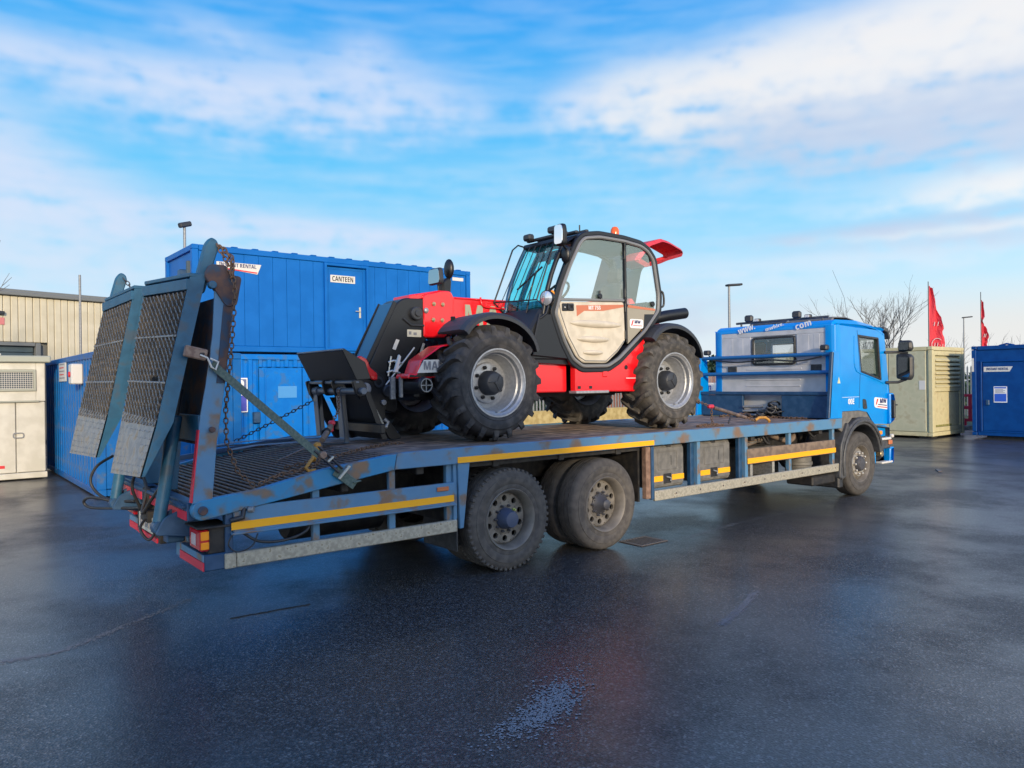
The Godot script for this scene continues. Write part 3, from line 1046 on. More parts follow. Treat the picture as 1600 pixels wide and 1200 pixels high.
	tag(single("scrub", "low dark scrub far beyond the right hand containers", "scrub", sb, mats.leaf_dark, V(46.5, 0, 0)), "", "", "", "stuff")
	var bn := single("banner", "white banner with blue letters on the fence behind the headboard", "banner", mb().box(V(22.2, 1.55, -14.36), V(2.4, 0.42, 0.02), 0.004), mats.white, V(22.2, 1.55, -14.36))
	text(bn, "un", V(22.45, 1.57, -14.345), 0.24, flatmat("banner_blue", lin(0.06, 0.05, 0.35), 0.5), Vector3.ZERO, 0.5)
	part(bn, "stripe", mb().span(V(21.3, 1.38, -14.348), V(23.3, 1.42, -14.342)), mats.navy)
	# hedge and brick low wall beyond the fence
	single("brick_wall", "orange brick wall behind the fence by the headboard", "wall", mb().span(V(18, 0, -16.3), V(36, 2.05, -16.0), 0.02), mats.brick_orange, V(27, 0, -16.1))
	var hb := mb()
	hb.span(V(10.5, 0, -17.9), V(40, 2.2, -17.0), 0.3)
	var rg := RandomNumberGenerator.new()
	rg.seed = 77
	for k in 9000:
		var p := V(rg.randf_range(10.5, 40), 0, -17.4 + rg.randf_range(-0.7, 0.7))
		p.y = pow(rg.randf(), 0.7) * (2.75 + 0.25 * sin(p.x * 2.1) + 0.15 * sin(p.x * 5.3))
		var u := V(rg.randf_range(-1, 1), rg.randf_range(-1, 1), rg.randf_range(-1, 1)).normalized() * 0.19
		var w := u.cross(V(rg.randf_range(-1, 1), rg.randf_range(-1, 1), rg.randf_range(-1, 1))).normalized() * 0.10
		hb.flat(p - u, p + w, p + u, Vector3.UP)
		hb.flat(p - u, p - w, p + u, Vector3.UP)
	tag(single("hedge", "dark green hedge beyond the brick wall and fence", "hedge", hb, mats.leaf_dark, V(25, 0, -17.4)), "", "", "", "stuff")
	# lamps
	street_lamp("street lamp on the pole between the machine and the truck cab", V(22.6, 0, -13.3), 5.88, 0.35)
	street_lamp("distant street lamp between the two red flags", V(61.15, 0, -18.4), 6.6, 0.9)
	# flags
	flag("wide torn red flag behind the pale green container", V(22.95, 0, -5.43), 5.2, 5.05, 2.5, 0.62, V(0.75, 0, 0.66).normalized(), 5, 0.13)
	flag("narrow torn red flag behind the navy container", V(28.84, 0, -5.86), 5.27, 4.95, 2.2, 0.30, V(0.75, 0, 0.66).normalized(), 8, 0.3)
	# bare trees
	bare_tree("broad bare tree with many stems behind the truck cab and pale green container", V(23.9, 0, -7.7), 5.3, 8, 21, "", 5)
	bare_tree("small distant bare tree between the pale green container and the lamp", V(60.1, 0, -19.3), 5.4, 5, 33, "", 4)
	bare_tree("distant bare tree top above the navy container", V(64.0, 0, -16.2), 5.6, 5, 35, "", 4)
	bare_tree("bare tree at the left edge, twigs before the warehouse", V(-4.55, 0, -16.6), 6.3, 7, 41, "", 4)
	# barrier
	o = thing("barrier", "red plastic barrier in the gap between green and navy containers", "barrier", V(25.4, 0, -4.6))
	part(o, "frame", mb().ring(rect(-5.5, 0.25, -3.9, 1.25, 0.05), 0.1, "x", 25.36, 25.42, 0.01), mats.barrier_red)
	for k in 6:
		part(o, "slat", mb().span(V(25.37, 0.35, -5.35 + k * 0.25), V(25.41, 1.15, -5.23 + k * 0.25), 0.01), mats.barrier_red)
	part(o, "rail", mb().span(V(25.375, 0.70, -5.45), V(25.43, 0.82, -3.95), 0.01), mats.barrier_red)
	part(o, "foot", mb().span(V(25.1, 0.0, -5.3), V(25.7, 0.08, -5.1), 0.01), mats.black_plastic)
	part(o, "foot", mb().span(V(25.1, 0.0, -4.3), V(25.7, 0.08, -4.1), 0.01), mats.black_plastic)
	part(o, "foot_rail", mb().span(V(25.37, 0.08, -5.24), V(25.41, 0.25, -5.16)), mats.barrier_red)
	part(o, "foot_rail", mb().span(V(25.37, 0.08, -4.24), V(25.41, 0.25, -4.16)), mats.barrier_red)

# ---------------------------------------------------------------- containers
func corner_castings(o: Node3D, x0: float, x1: float, y0: float, y1: float, z0: float, z1: float, m: Material, s := 0.16) -> void:
	for x in [x0, x1]:
		for y in [y0, y1]:
			for z in [z0, z1]:
				part(o, "corner_casting", mb().box(V(x + (s * 0.5 - 0.004 if x == x0 else 0.004 - s * 0.5), y + (s * 0.36 if y == y0 else -s * 0.36), z + (s * 0.5 - 0.004 if z == z0 else 0.004 - s * 0.5)), V(s, s * 0.72, s), 0.012), m)

func posts_and_rails(o: Node3D, x0: float, x1: float, y0: float, y1: float, z0: float, z1: float, m: Material, w := 0.13, rail := 0.13) -> void:
	for x in [x0, x1]:
		for z in [z0, z1]:
			part(o, "corner_post", mb().box(V(x + (w * 0.5 if x == x0 else -w * 0.5), (y0 + y1) * 0.5, z + (w * 0.5 if z == z0 else -w * 0.5)), V(w, y1 - y0 - 0.23, w), 0.01), m)
	var b := mb()
	for y in [y0 + rail * 0.5, y1 - rail * 0.5]:
		for z in [z0 + 0.05, z1 - 0.05]:
			b.span(V(x0 + 0.16, y - rail * 0.5, z - 0.045), V(x1 - 0.16, y + rail * 0.5, z + 0.045), 0.01)
		for x in [x0 + 0.05, x1 - 0.05]:
			b.span(V(x - 0.045, y - rail * 0.5, z0 + 0.16), V(x + 0.045, y + rail * 0.5, z1 - 0.16), 0.01)
	part(o, "rails", b, m)

# corrugated sheet along x at z (axis "z", out +z) or along z at x (axis "x", out -x)
func corrugated(axis: String, a0: float, a1: float, y0: float, y1: float, at: float, depth: float, pitch: float) -> MB:
	var b := mb()
	var k := int((a1 - a0) / pitch)
	var step := (a1 - a0) / k
	var pts := PackedVector2Array()
	for i in k:
		var s := a0 + i * step
		pts.append(Vector2(s, 0)); pts.append(Vector2(s + step * 0.36, 0)); pts.append(Vector2(s + step * 0.5, -depth)); pts.append(Vector2(s + step * 0.86, -depth))
	pts.append(Vector2(a1, 0))
	for i in pts.size() - 1:
		var p := pts[i]
		var q := pts[i + 1]
		if axis == "z":
			b.quad(V(p.x, y0, at + p.y), V(q.x, y0, at + q.y), V(q.x, y1, at + q.y), V(p.x, y1, at + p.y), Vector3.BACK)
		else:
			b.quad(V(at - p.y, y0, p.x), V(at - q.y, y0, q.x), V(at - q.y, y1, q.x), V(at - p.y, y1, p.x), Vector3.LEFT)
	return b

func build_containers() -> void:
	# upper cabin
	var o := thing("canteen_cabin", "upper bright blue site cabin with a door marked canteen, stacked on another container", "site cabin", V(4.77, 2.72, -14.2))
	var x0 := 0.67
	var x1 := 8.87
	var y0 := 2.74
	var y1 := 5.32
	var zf := -13.0
	var zb := -15.46
	posts_and_rails(o, x0, x1, y0, y1, zb, zf, mats.canteen_blue, 0.15, 0.14)
	corner_castings(o, x0, x1, y0, y1, zb, zf, mats.canteen_blue)
	part(o, "wall", mb().span(V(x0 + 0.06, y0 + 0.05, zb + 0.06), V(x1 - 0.06, y1 - 0.05, zf - 0.09)), mats.canteen_blue)
	var x := x0 + 0.16
	while x < x1 - 0.2:
		var e := minf(x + 0.366, x1 - 0.155)
		if not (x + 0.2 > 4.05 and x + 0.2 < 5.35):
			part(o, "panel", mb().span(V(x + 0.002, y0 + 0.145, zf - 0.1), V(e - 0.002, y1 - 0.145, zf - 0.035), 0.007), mats.canteen_blue)
		x += 0.366
	# little roof bows along the top edge
	var bows := mb()
	for k in 15:
		bows.box(V(x0 + 0.5 + k * 0.52, y1 + 0.01, -14.2), V(0.16, 0.03, 2.4), 0.012)
	part(o, "roof_bows", bows, mats.canteen_blue)
	part(o, "roof", mb().span(V(x0 + 0.03, y1 - 0.1, zb + 0.03), V(x1 - 0.03, y1 - 0.005, zf - 0.03), 0.01), mats.canteen_blue)
	var fr := part(o, "door_frame", mb().ring(rect(4.05, y0 + 0.06, 5.37, y1 - 0.15), 0.075, "z", zf - 0.11, zf + 0.045, 0.012), mats.canteen_blue)
	var dr := part(o, "door", mb().span(V(4.135, y0 + 0.09, zf - 0.09), V(5.285, y1 - 0.24, zf - 0.045), 0.01), mats.canteen_blue)
	part(dr, "door_seam", mb().ring(rect(4.2, y0 + 0.14, 5.22, y1 - 0.29), 0.014, "z", zf - 0.046, zf - 0.036), mats.canteen_blue)
	part(dr, "handle_plate", mb().span(V(5.09, 3.72, zf - 0.046), V(5.145, 4.02, zf - 0.025), 0.006), mats.plate)
	part(dr, "handle", mb().tube([V(5.12, 3.9, zf - 0.02), V(5.12, 3.9, zf + 0.015), V(5.10, 3.9, zf + 0.02), V(4.96, 3.9, zf + 0.02)], 0.011, 6), mats.plate)
	part(dr, "hinge", mb().cyl(V(4.15, 3.1, zf - 0.02), V(4.15, 3.2, zf - 0.02), 0.018, 8), mats.canteen_blue)
	part(dr, "hinge", mb().cyl(V(4.15, 4.7, zf - 0.02), V(4.15, 4.8, zf - 0.02), 0.018, 8), mats.canteen_blue)
	part(dr, "door_plate", mb().span(V(4.25, 4.66, zf - 0.046), V(4.98, 4.86, zf - 0.034)), mats.off_white)
	text(dr, "CANTEEN", V(4.615, 4.76, zf - 0.032), 0.13, mats.black_text, Vector3.ZERO, 0.62)
	# company plate
	var lg := part(o, "name_plate", mb().prism(poly([1.52, 4.78, 2.26, 4.70, 2.36, 4.95, 1.25, 4.95, 1.25, 4.78]), "z", zf - 0.036, zf - 0.026), mats.off_white)
	part(o, "emblem", mb().prism(arc(Vector2(1.02, 5.0), 0.13, 0, 360, 24).slice(0, 24), "z", zf - 0.036, zf - 0.028), mats.off_white)
	part(lg, "stripe", mb().prism(poly([1.28, 4.79, 2.24, 4.72, 2.26, 4.75, 1.28, 4.82]), "z", zf - 0.03, zf - 0.022), mats.sign_red)
	text(lg, "INSTANT RENTAL", V(1.77, 4.885, zf - 0.022), 0.09, mats.navy, Vector3.ZERO, 0.92)
	part(o, "end_sticker", mb().span(V(8.22, 5.0, zf - 0.034), V(8.62, 5.1, zf - 0.026)), mats.off_white)
	# left end: window, vent and socket box
	var wn := part(o, "end_window", mb().ring(rect(-14.9, 3.6, -14.0, 4.72), 0.06, "x", x0 - 0.03, x0 + 0.07, 0.01), mats.canteen_blue)
	part(wn, "pane", mb().span(V(x0 + 0.02, 3.66, -14.84), V(x0 + 0.03, 4.66, -14.06)), mats.truck_glass)
	part(o, "end_vent", mb().span(V(x0 - 0.03, 4.1, -13.42), V(x0 + 0.06, 4.95, -13.3), 0.01), mats.shutter_dark)
	part(o, "socket_box", mb().span(V(x0 - 0.12, 4.5, -13.85), V(x0 + 0.06, 4.78, -13.65), 0.02), mats.dark_blue)
	# camera mast on the roof
	o = thing("camera_mast", "camera on a steel mast above the canteen cabin's left end", "camera mast", V(0.86, 5.3, -14.3))
	part(o, "mast", mb().tube([V(0.86, 5.3, -14.3), V(0.86, 5.95, -14.3)], 0.035, 8), mats.post_steel)
	part(o, "bracket", mb().span(V(0.81, 5.31, -14.35), V(0.91, 5.36, -14.25)), mats.post_steel)
	part(o, "camera", mb().bar(V(0.72, 5.97, -14.25), V(1.02, 6.07, -14.35), 0.16, 0.13, Vector3.UP, 0.03), mats.tele_dark_grey)
	# lower container
	o = thing("lower_container", "lower bright blue steel container under the canteen cabin, with double doors", "container", V(4.77, 0, -14.2))
	y0 = 0.09
	y1 = 2.68
	posts_and_rails(o, x0, x1, y0, y1, zb, zf, mats.box_blue, 0.15, 0.14)
	corner_castings(o, x0, x1, y0, y1, zb, zf, mats.box_blue)
	part(o, "wall", mb().span(V(x0 + 0.06, y0 + 0.05, zb + 0.06), V(x1 - 0.06, y1 - 0.03, zf - 0.11)), mats.box_blue)
	part(o, "corrugated_side", corrugated("z", x0 + 0.15, 2.24, y0 + 0.14, y1 - 0.14, zf - 0.02, 0.05, 0.22), mats.box_blue)
	part(o, "corrugated_side", corrugated("z", 4.6, x1 - 0.15, y0 + 0.14, y1 - 0.14, zf - 0.02, 0.05, 0.22), mats.box_blue)
	part(o, "corrugated_side", corrugated("z", 2.26, 4.58, 2.36, y1 - 0.14, zf - 0.02, 0.05, 0.22), mats.box_blue)
	for d in [[2.26, 3.40], [3.42, 4.58]]:
		var dd := part(o, "door", mb().span(V(d[0], y0 + 0.15, zf - 0.08), V(d[1], 2.33, zf - 0.015), 0.012), mats.box_blue)
		part(dd, "locking_bar", mb().cyl(V(d[0] + 0.16, y0 + 0.16, zf + 0.012), V(d[0] + 0.16, 2.31, zf + 0.012), 0.016, 8), mats.box_blue)
	part(o, "lock_box", mb().span(V(2.08, 0.94, zf - 0.03), V(2.26, 1.22, zf + 0.08), 0.015), mats.dark_blue)
	part(o, "sticker_patch", mb().span(V(2.75, 1.56, zf - 0.016), V(3.25, 1.86, zf - 0.010)), flatmat("pale_blue", lin(0.06, 0.28, 0.62), 0.5))
	var sg := part(o, "sign_board", mb().span(V(0.30, 1.22, zf - 0.02), V(1.96, 2.08, zf + 0.012), 0.004), mats.white)
	part(sg, "upper_field", mb().span(V(0.33, 1.67, zf + 0.010), V(1.93, 2.05, zf + 0.016)), flatmat("slate", lin(0.12, 0.16, 0.3), 0.5))
	part(sg, "lower_field", mb().span(V(0.33, 1.25, zf + 0.010), V(1.93, 1.64, zf + 0.016)), mats.sign_indigo)
	text(sg, "BOILER", V(1.12, 1.86, zf + 0.019), 0.33, mats.white, Vector3.ZERO, 1.54)
	text(sg, "UNIT", V(0.94, 1.445, zf + 0.019), 0.33, mats.white, Vector3.ZERO, 1.0)
	# dull blue container on the left
	o = thing("corrugated_container", "dull blue corrugated container between the white cabin and the raised ramps", "container", V(-0.98, 0, -11.4))
	x0 = -2.2
	x1 = 0.24
	y0 = 0.03
	y1 = 2.5
	zf = -8.4
	zb = -14.4
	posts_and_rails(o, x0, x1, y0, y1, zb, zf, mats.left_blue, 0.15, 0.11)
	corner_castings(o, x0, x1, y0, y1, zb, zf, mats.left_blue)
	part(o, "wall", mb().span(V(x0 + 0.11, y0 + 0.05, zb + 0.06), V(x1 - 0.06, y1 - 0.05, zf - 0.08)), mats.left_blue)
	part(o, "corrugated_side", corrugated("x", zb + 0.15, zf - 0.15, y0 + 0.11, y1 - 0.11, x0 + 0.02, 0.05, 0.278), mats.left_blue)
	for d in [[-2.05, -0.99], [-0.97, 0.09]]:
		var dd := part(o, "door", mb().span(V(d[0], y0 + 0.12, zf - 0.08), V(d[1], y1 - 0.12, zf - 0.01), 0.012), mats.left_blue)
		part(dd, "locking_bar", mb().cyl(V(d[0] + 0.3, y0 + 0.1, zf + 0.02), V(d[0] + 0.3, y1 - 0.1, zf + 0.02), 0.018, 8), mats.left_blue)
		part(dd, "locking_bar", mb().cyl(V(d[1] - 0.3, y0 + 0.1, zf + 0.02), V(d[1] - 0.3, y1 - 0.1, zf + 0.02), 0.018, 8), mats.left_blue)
	var ns := part(o, "notice", mb().span(V(x0 + 0.005, 2.02, -12.45), V(x0 + 0.018, 2.44, -11.55)), mats.off_white)
	for k in 5:
		part(ns, "print_line", mb().span(V(x0 + 0.001, 2.08 + k * 0.07, -12.35), V(x0 + 0.006, 2.10 + k * 0.07, -11.7 - 0.1 * (k % 2))), mats.sign_red if k % 2 else mats.grey_text)
	part(o, "meter_box", mb().span(V(x0 - 0.16, 1.95, -10.05), V(x0 + 0.03, 2.32, -9.72), 0.02), mats.off_white)
	part(o, "red_button", mb().cyl(V(x0 - 0.16, 2.13, -9.86), V(x0 - 0.19, 2.13, -9.86), 0.05, 12), mats.sign_red)
	# pale green container
	o = thing("louvred_container", "pale green steel container with a louvred end, left of the navy one", "container", V(20.7, 0, -7.0))
	x0 = 19.58
	x1 = 21.95
	y0 = 0.07
	y1 = 2.82
	zf = -3.96
	zb = -10.0
	posts_and_rails(o, x0, x1, y0, y1, zb, zf, mats.pale_green_lit, 0.12, 0.12)
	corner_castings(o, x0, x1, y0, y1, zb, zf, mats.pale_green_lit, 0.15)
	part(o, "wall", mb().span(V(x0 + 0.06, y0 + 0.05, zb + 0.06), V(x1 - 0.06, y1 - 0.04, zf - 0.12)), mats.pale_green)
	var pz := zb + 0.15
	while pz < zf - 0.3:
		part(o, "side_panel", mb().span(V(x0 + 0.012, y0 + 0.13, pz + 0.006), V(x0 + 0.06, y1 - 0.13, minf(pz + 1.14, zf - 0.15) - 0.006), 0.015), mats.pale_green)
		pz += 1.14
	part(o, "end_frame", mb().ring(rect(x0 + 0.12, y0 + 0.13, x1 - 0.12, y1 - 0.13), 0.14, "z", zf - 0.12, zf - 0.02, 0.01).span(V(x0 + 0.26, 1.43, zf - 0.12), V(x1 - 0.26, 1.56, zf - 0.02), 0.01), mats.pale_green_lit)
	for k in 7:
		part(o, "louvre", mb().prism(poly([zf - 0.11, 1.58 + k * 0.135, zf - 0.005, 1.56 + k * 0.135, zf - 0.005, 1.60 + k * 0.135, zf - 0.11, 1.70 + k * 0.135]), "x", x0 + 0.27, x1 - 0.27), mats.pale_green_lit)
	var dp := part(o, "end_door", mb().span(V(x0 + 0.27, y0 + 0.28, zf - 0.1), V(x1 - 0.27, 1.42, zf - 0.045), 0.015), mats.pale_green_lit)
	part(dp, "moss_edge", mb().span(V(x0 + 0.3, y0 + 0.275, zf - 0.06), V(x1 - 0.9, y0 + 0.34, zf - 0.035), 0.01), mats.moss)
	part(o, "sticker", mb().span(V(x0 + 0.004, 1.50, -4.35), V(x0 + 0.011, 1.78, -4.17)), mats.off_white)
	part(o, "feet", mb().span(V(x0 + 0.1, 0, -4.4), V(x0 + 0.5, 0.09, -4.05)), mats.chassis_black)
	part(o, "feet", mb().span(V(x1 - 0.5, 0, -4.4), V(x1 - 0.1, 0.09, -4.05)), mats.chassis_black)
	part(o, "feet", mb().span(V(x0 + 0.1, 0, -9.8), V(x1 - 0.1, 0.09, -9.4)), mats.chassis_black)
	# navy container at the right edge
	o = thing("navy_container", "dark navy blue container at the right edge with a small door", "container", V(23.6, 0, -2.0))
	x0 = 20.6
	x1 = 26.6
	y0 = 0.1
	y1 = 2.8
	zf = -0.75
	zb = -3.25
	posts_and_rails(o, x0, x1, y0, y1, zb, zf, mats.navy_box, 0.12, 0.12)
	corner_castings(o, x0, x1, y0, y1, zb, zf, mats.navy_box, 0.14)
	part(o, "wall", mb().span(V(x0 + 0.05, y0 + 0.03, zb + 0.04), V(x1 - 0.05, y1 - 0.04, zf - 0.04)), mats.navy_box)
	part(o, "door_frame", mb().ring(rect(-3.02, y0 + 0.1, -1.55, 2.36), 0.05, "x", x0 - 0.005, x0 + 0.06, 0.01), mats.navy_box)
	var nd := part(o, "door", mb().span(V(x0 + 0.012, y0 + 0.15, -2.96), V(x0 + 0.06, 2.30, -1.61), 0.012), mats.navy_box)
	part(nd, "handle", mb().box(V(x0 - 0.01, 1.1, -2.82), V(0.05, 0.16, 0.09), 0.012), mats.dark_blue)
	part(nd, "name_plate", mb().prism(poly([-2.92, 2.02, -2.24, 2.02, -2.16, 2.17, -2.92, 2.17]), "x", x0 + 0.004, x0 + 0.013), mats.off_white)
	text(nd, "INSTANT RENTAL", V(x0 + 0.002, 2.10, -2.56), 0.07, mats.navy, V(0, -90, 0), 0.58)
	var st := part(nd, "notice", mb().span(V(x0 + 0.004, 1.10, -2.66), V(x0 + 0.013, 1.58, -2.31)), mats.white)
	part(st, "blue_field", mb().span(V(x0 + 0.001, 1.13, -2.64), V(x0 + 0.006, 1.36, -2.33)).span(V(x0 + 0.001, 1.52, -2.64), V(x0 + 0.006, 1.56, -2.33)), flatmat("notice_blue", lin(0.02, 0.10, 0.55), 0.5))
	for k in 4:
		part(st, "print_line", mb().span(V(x0 - 0.001, 1.385 + k * 0.032, -2.62), V(x0 + 0.006, 1.395 + k * 0.032, -2.36 - 0.05 * (k % 2))), mats.navy)
	part(o, "side_notice", mb().span(V(x0 - 0.006, 2.03, -3.245), V(x0 + 0.003, 2.44, -3.185)), mats.off_white)
	part(o, "roof_lug", mb().tube([V(x0 + 0.3, y1, -2.6), V(x0 + 0.3, y1 + 0.05, -2.4), V(x0 + 0.3, y1, -2.2)], 0.03, 6), mats.navy_box)
	part(o, "feet", mb().span(V(x0 + 0.15, 0, -2.9), V(x0 + 0.6, 0.11, -1.1)), mats.chassis_black)
	part(o, "feet", mb().span(V(x1 - 0.6, 0, -2.9), V(x1 - 0.15, 0.11, -1.1)), mats.chassis_black)

# ---------------------------------------------------------------- wheels
func lpart(parent: Node3D, called: String, b: MB, m: Material) -> MeshInstance3D:
	var o := MeshInstance3D.new()
	var nm := called
	var k := 0
	while parent.has_node(NodePath(nm)):
		k += 1
		nm = "%s_%03d" % [called, k]
	o.name = nm
	o.mesh = b.mesh()
	o.material_override = m
	parent.add_child(o, true)
	return o

# sector plates with a round hole, matched point to point
func holed(b: MB, a0: float, a1: float, r0: float, r1: float, hr: float, t0: float, t1: float) -> void:
	var c := Vector2.from_angle((a0 + a1) * 0.5) * (r0 + r1) * 0.5
	var outp := PackedVector2Array()
	var inp := PackedVector2Array()
	for i in 28:
		var d := Vector2.from_angle(TAU * i / 28.0)
		# march out to the border of the sector
		var lo := hr
		var hi := 0.4
		for k in 18:
			var m := (lo + hi) * 0.5
			var p := c + d * m
			var an := wrapf(p.angle() - (a0 + a1) * 0.5, -PI, PI)
			if p.length() > r0 and p.length() < r1 and absf(an) < (a1 - a0) * 0.5:
				lo = m
			else:
				hi = m
		outp.append(c + d * lo)
		inp.append(c + Vector2(d.x * hr, d.y * hr))
	for i in 28:
		var j := (i + 1) % 28
		b.quad(MB.map("z", outp[i], t1), MB.map("z", outp[j], t1), MB.map("z", inp[j], t1), MB.map("z", inp[i], t1), Vector3.BACK)
		var na := V(-cos(TAU * i / 28.0), -sin(TAU * i / 28.0), 0)
		var nb := V(-cos(TAU * j / 28.0), -sin(TAU * j / 28.0), 0)
		b.sq(MB.map("z", inp[i], t1), MB.map("z", inp[j], t1), MB.map("z", inp[j], t0), MB.map("z", inp[i], t0), na, nb, nb, na)

# tyre with its outer face at z = 0 and its axle along z
func tyre_mesh(lugs: bool, width := 0.30) -> MB:
	var b := mb()
	var w := width
	var prof := [Vector2(0.284, -0.03), Vector2(0.292, -0.008), Vector2(0.312, 0.0), Vector2(0.345, 0.006), Vector2(0.352, 0.003), Vector2(0.36, 0.008), Vector2(0.40, 0.012), Vector2(0.43, 0.010), Vector2(0.433, 0.004), Vector2(0.458, 0.0), Vector2(0.482, -0.012), Vector2(0.496, -0.026), Vector2(0.503, -0.042)]
	for g in [0.085, 0.15, 0.215]:
		var gg: float = g * w / 0.30
		prof.append_array([Vector2(0.509, -gg + 0.006), Vector2(0.497, -gg + 0.004), Vector2(0.497, -gg - 0.004), Vector2(0.509, -gg - 0.006)])
	prof.append_array([Vector2(0.503, -w + 0.042), Vector2(0.48, -w + 0.012), Vector2(0.42, -w - 0.008), Vector2(0.34, -w), Vector2(0.284, -w + 0.03)])
	b.lathe(Vector3.ZERO, Vector3.BACK, prof, 64)
	if lugs:
		for i in 52:
			var a := TAU * i / 52.0
			var bs := Basis(Vector3.BACK, a)
			b.box(bs * V(0.494, 0, -0.035), V(0.036, 0.034, 0.05), 0.006, bs)
			b.box(bs * V(0.494, 0.012, -w + 0.035), V(0.036, 0.034, 0.05), 0.006, bs)
	return b

func truck_wheel(parent: Node3D, c: Vector3, kind: String, label: String) -> MeshInstance3D:
	var t := lpart(parent, "wheel", tyre_mesh(kind == "rear"), mats.front_tyre if kind == "front" else mats.truck_tyre)
	t.position = c - base_of(parent)
	if label:
		t.set_meta("label", label)
	var rim := mb()
	if kind == "front":
		rim.lathe(Vector3.ZERO, Vector3.BACK, [Vector2(0.286, -0.28), Vector2(0.262, -0.2), Vector2(0.262, -0.09), Vector2(0.275, -0.04), Vector2(0.29, -0.008), Vector2(0.300, -0.006)].map(func(x): return x), 48)
		rim.lathe(Vector3.ZERO, Vector3.BACK, [Vector2(0.263, -0.10), Vector2(0.235, -0.075), Vector2(0.21, -0.055), Vector2(0.10, -0.05), Vector2(0.10, -0.12)], 48)
		lpart(t, "rim", rim, mats.truck_rim)
		var nuts := mb()
		nuts.lathe(V(0, 0, -0.052), Vector3.BACK, [Vector2(0.135, 0.0), Vector2(0.137, 0.012), Vector2(0.20, 0.012), Vector2(0.205, 0.0)], 40)
		for i in 10:
			var a := TAU * i / 10.0
			var p := V(cos(a) * 0.168, sin(a) * 0.168, -0.045)
			nuts.lathe(p, Vector3.BACK, [Vector2(0.024, 0.0), Vector2(0.024, 0.02), Vector2(0.019, 0.045), Vector2(0.0, 0.056)], 8)
		lpart(t, "nut_ring", nuts, mats.chrome)
		var hub := mb()
		hub.lathe(V(0, 0, -0.06), Vector3.BACK, [Vector2(0.125, 0.0), Vector2(0.12, 0.05), Vector2(0.10, 0.075), Vector2(0.04, 0.085), Vector2(0.0, 0.085)], 28)
		for i in 8:
			var a := TAU * i / 8.0
			hub.cyl(V(cos(a) * 0.085, sin(a) * 0.085, 0.0), V(cos(a) * 0.085, sin(a) * 0.085, 0.026), 0.011, 6)
		lpart(t, "hub", hub, mats.hub_dark)
	else:
		rim.lathe(Vector3.ZERO, Vector3.BACK, [Vector2(0.308, -0.002), Vector2(0.302, 0.010), Vector2(0.292, 0.004), Vector2(0.284, -0.012), Vector2(0.274, -0.03), Vector2(0.270, -0.05), Vector2(0.264, -0.09), Vector2(0.262, -0.13)], 56)
		rim.lathe(Vector3.ZERO, Vector3.BACK, [Vector2(0.262, -0.12), Vector2(0.252, -0.108), Vector2(0.243, -0.105)], 56)
		for i in 10:
			holed(rim, TAU * i / 10.0, TAU * (i + 1) / 10.0, 0.160, 0.244, 0.030, -0.135, -0.105)
		rim.lathe(Vector3.ZERO, Vector3.BACK, [Vector2(0.161, -0.105), Vector2(0.15, -0.10), Vector2(0.105, -0.10), Vector2(0.105, -0.17)], 48)
		lpart(t, "rim", rim, mats.truck_rim)
		lpart(t, "brake_drum", mb().lathe(V(0, 0, -0.26), Vector3.BACK, [Vector2(0.24, -0.04), Vector2(0.24, 0.05), Vector2(0.0, 0.06)], 32), mats.chassis_black)
		var hub := mb()
		if kind == "rear":
			hub.lathe(V(0, 0, -0.125), Vector3.BACK, [Vector2(0.11, 0.0), Vector2(0.105, 0.06), Vector2(0.088, 0.085), Vector2(0.086, 0.13), Vector2(0.076, 0.15), Vector2(0.02, 0.158), Vector2(0.0, 0.158)], 32)
		else:
			hub.lathe(V(0, 0, -0.12), Vector3.BACK, [Vector2(0.125, 0.0), Vector2(0.12, 0.03), Vector2(0.095, 0.045), Vector2(0.06, 0.10), Vector2(0.052, 0.135), Vector2(0.03, 0.15), Vector2(0.0, 0.15)], 32)
			for i in 10:
				var a := TAU * i / 10.0 + 0.2
				hub.cyl(V(cos(a) * 0.105, sin(a) * 0.105, -0.09), V(cos(a) * 0.105, sin(a) * 0.105, -0.072), 0.009, 6)
		lpart(t, "hub", hub, mats.hub_blue if kind == "rear" else mats.hub_dark)
		for i in 10:
			var a := TAU * (i + 0.5) / 10.0 + 0.31
			var p := V(cos(a) * 0.130, sin(a) * 0.130, -0.101)
			var nb := mb().cyl(p, p + V(0, 0, 0.026), 0.015, 6, 0.004)
			nb.cyl(p + V(0, 0, 0.03), p + V(0, 0, 0.044), 0.010, 6, 0.002)
			lpart(t, "wheel_nut", nb, mats.nut_yellow if kind == "rear" and (i == 0 or i == 9) else mats.hub_dark)
	return t

# ---------------------------------------------------------------- the lorry
func lerp_pts(a: Vector3, b: Vector3, t: float) -> Vector3:
	return a.lerp(b, t)

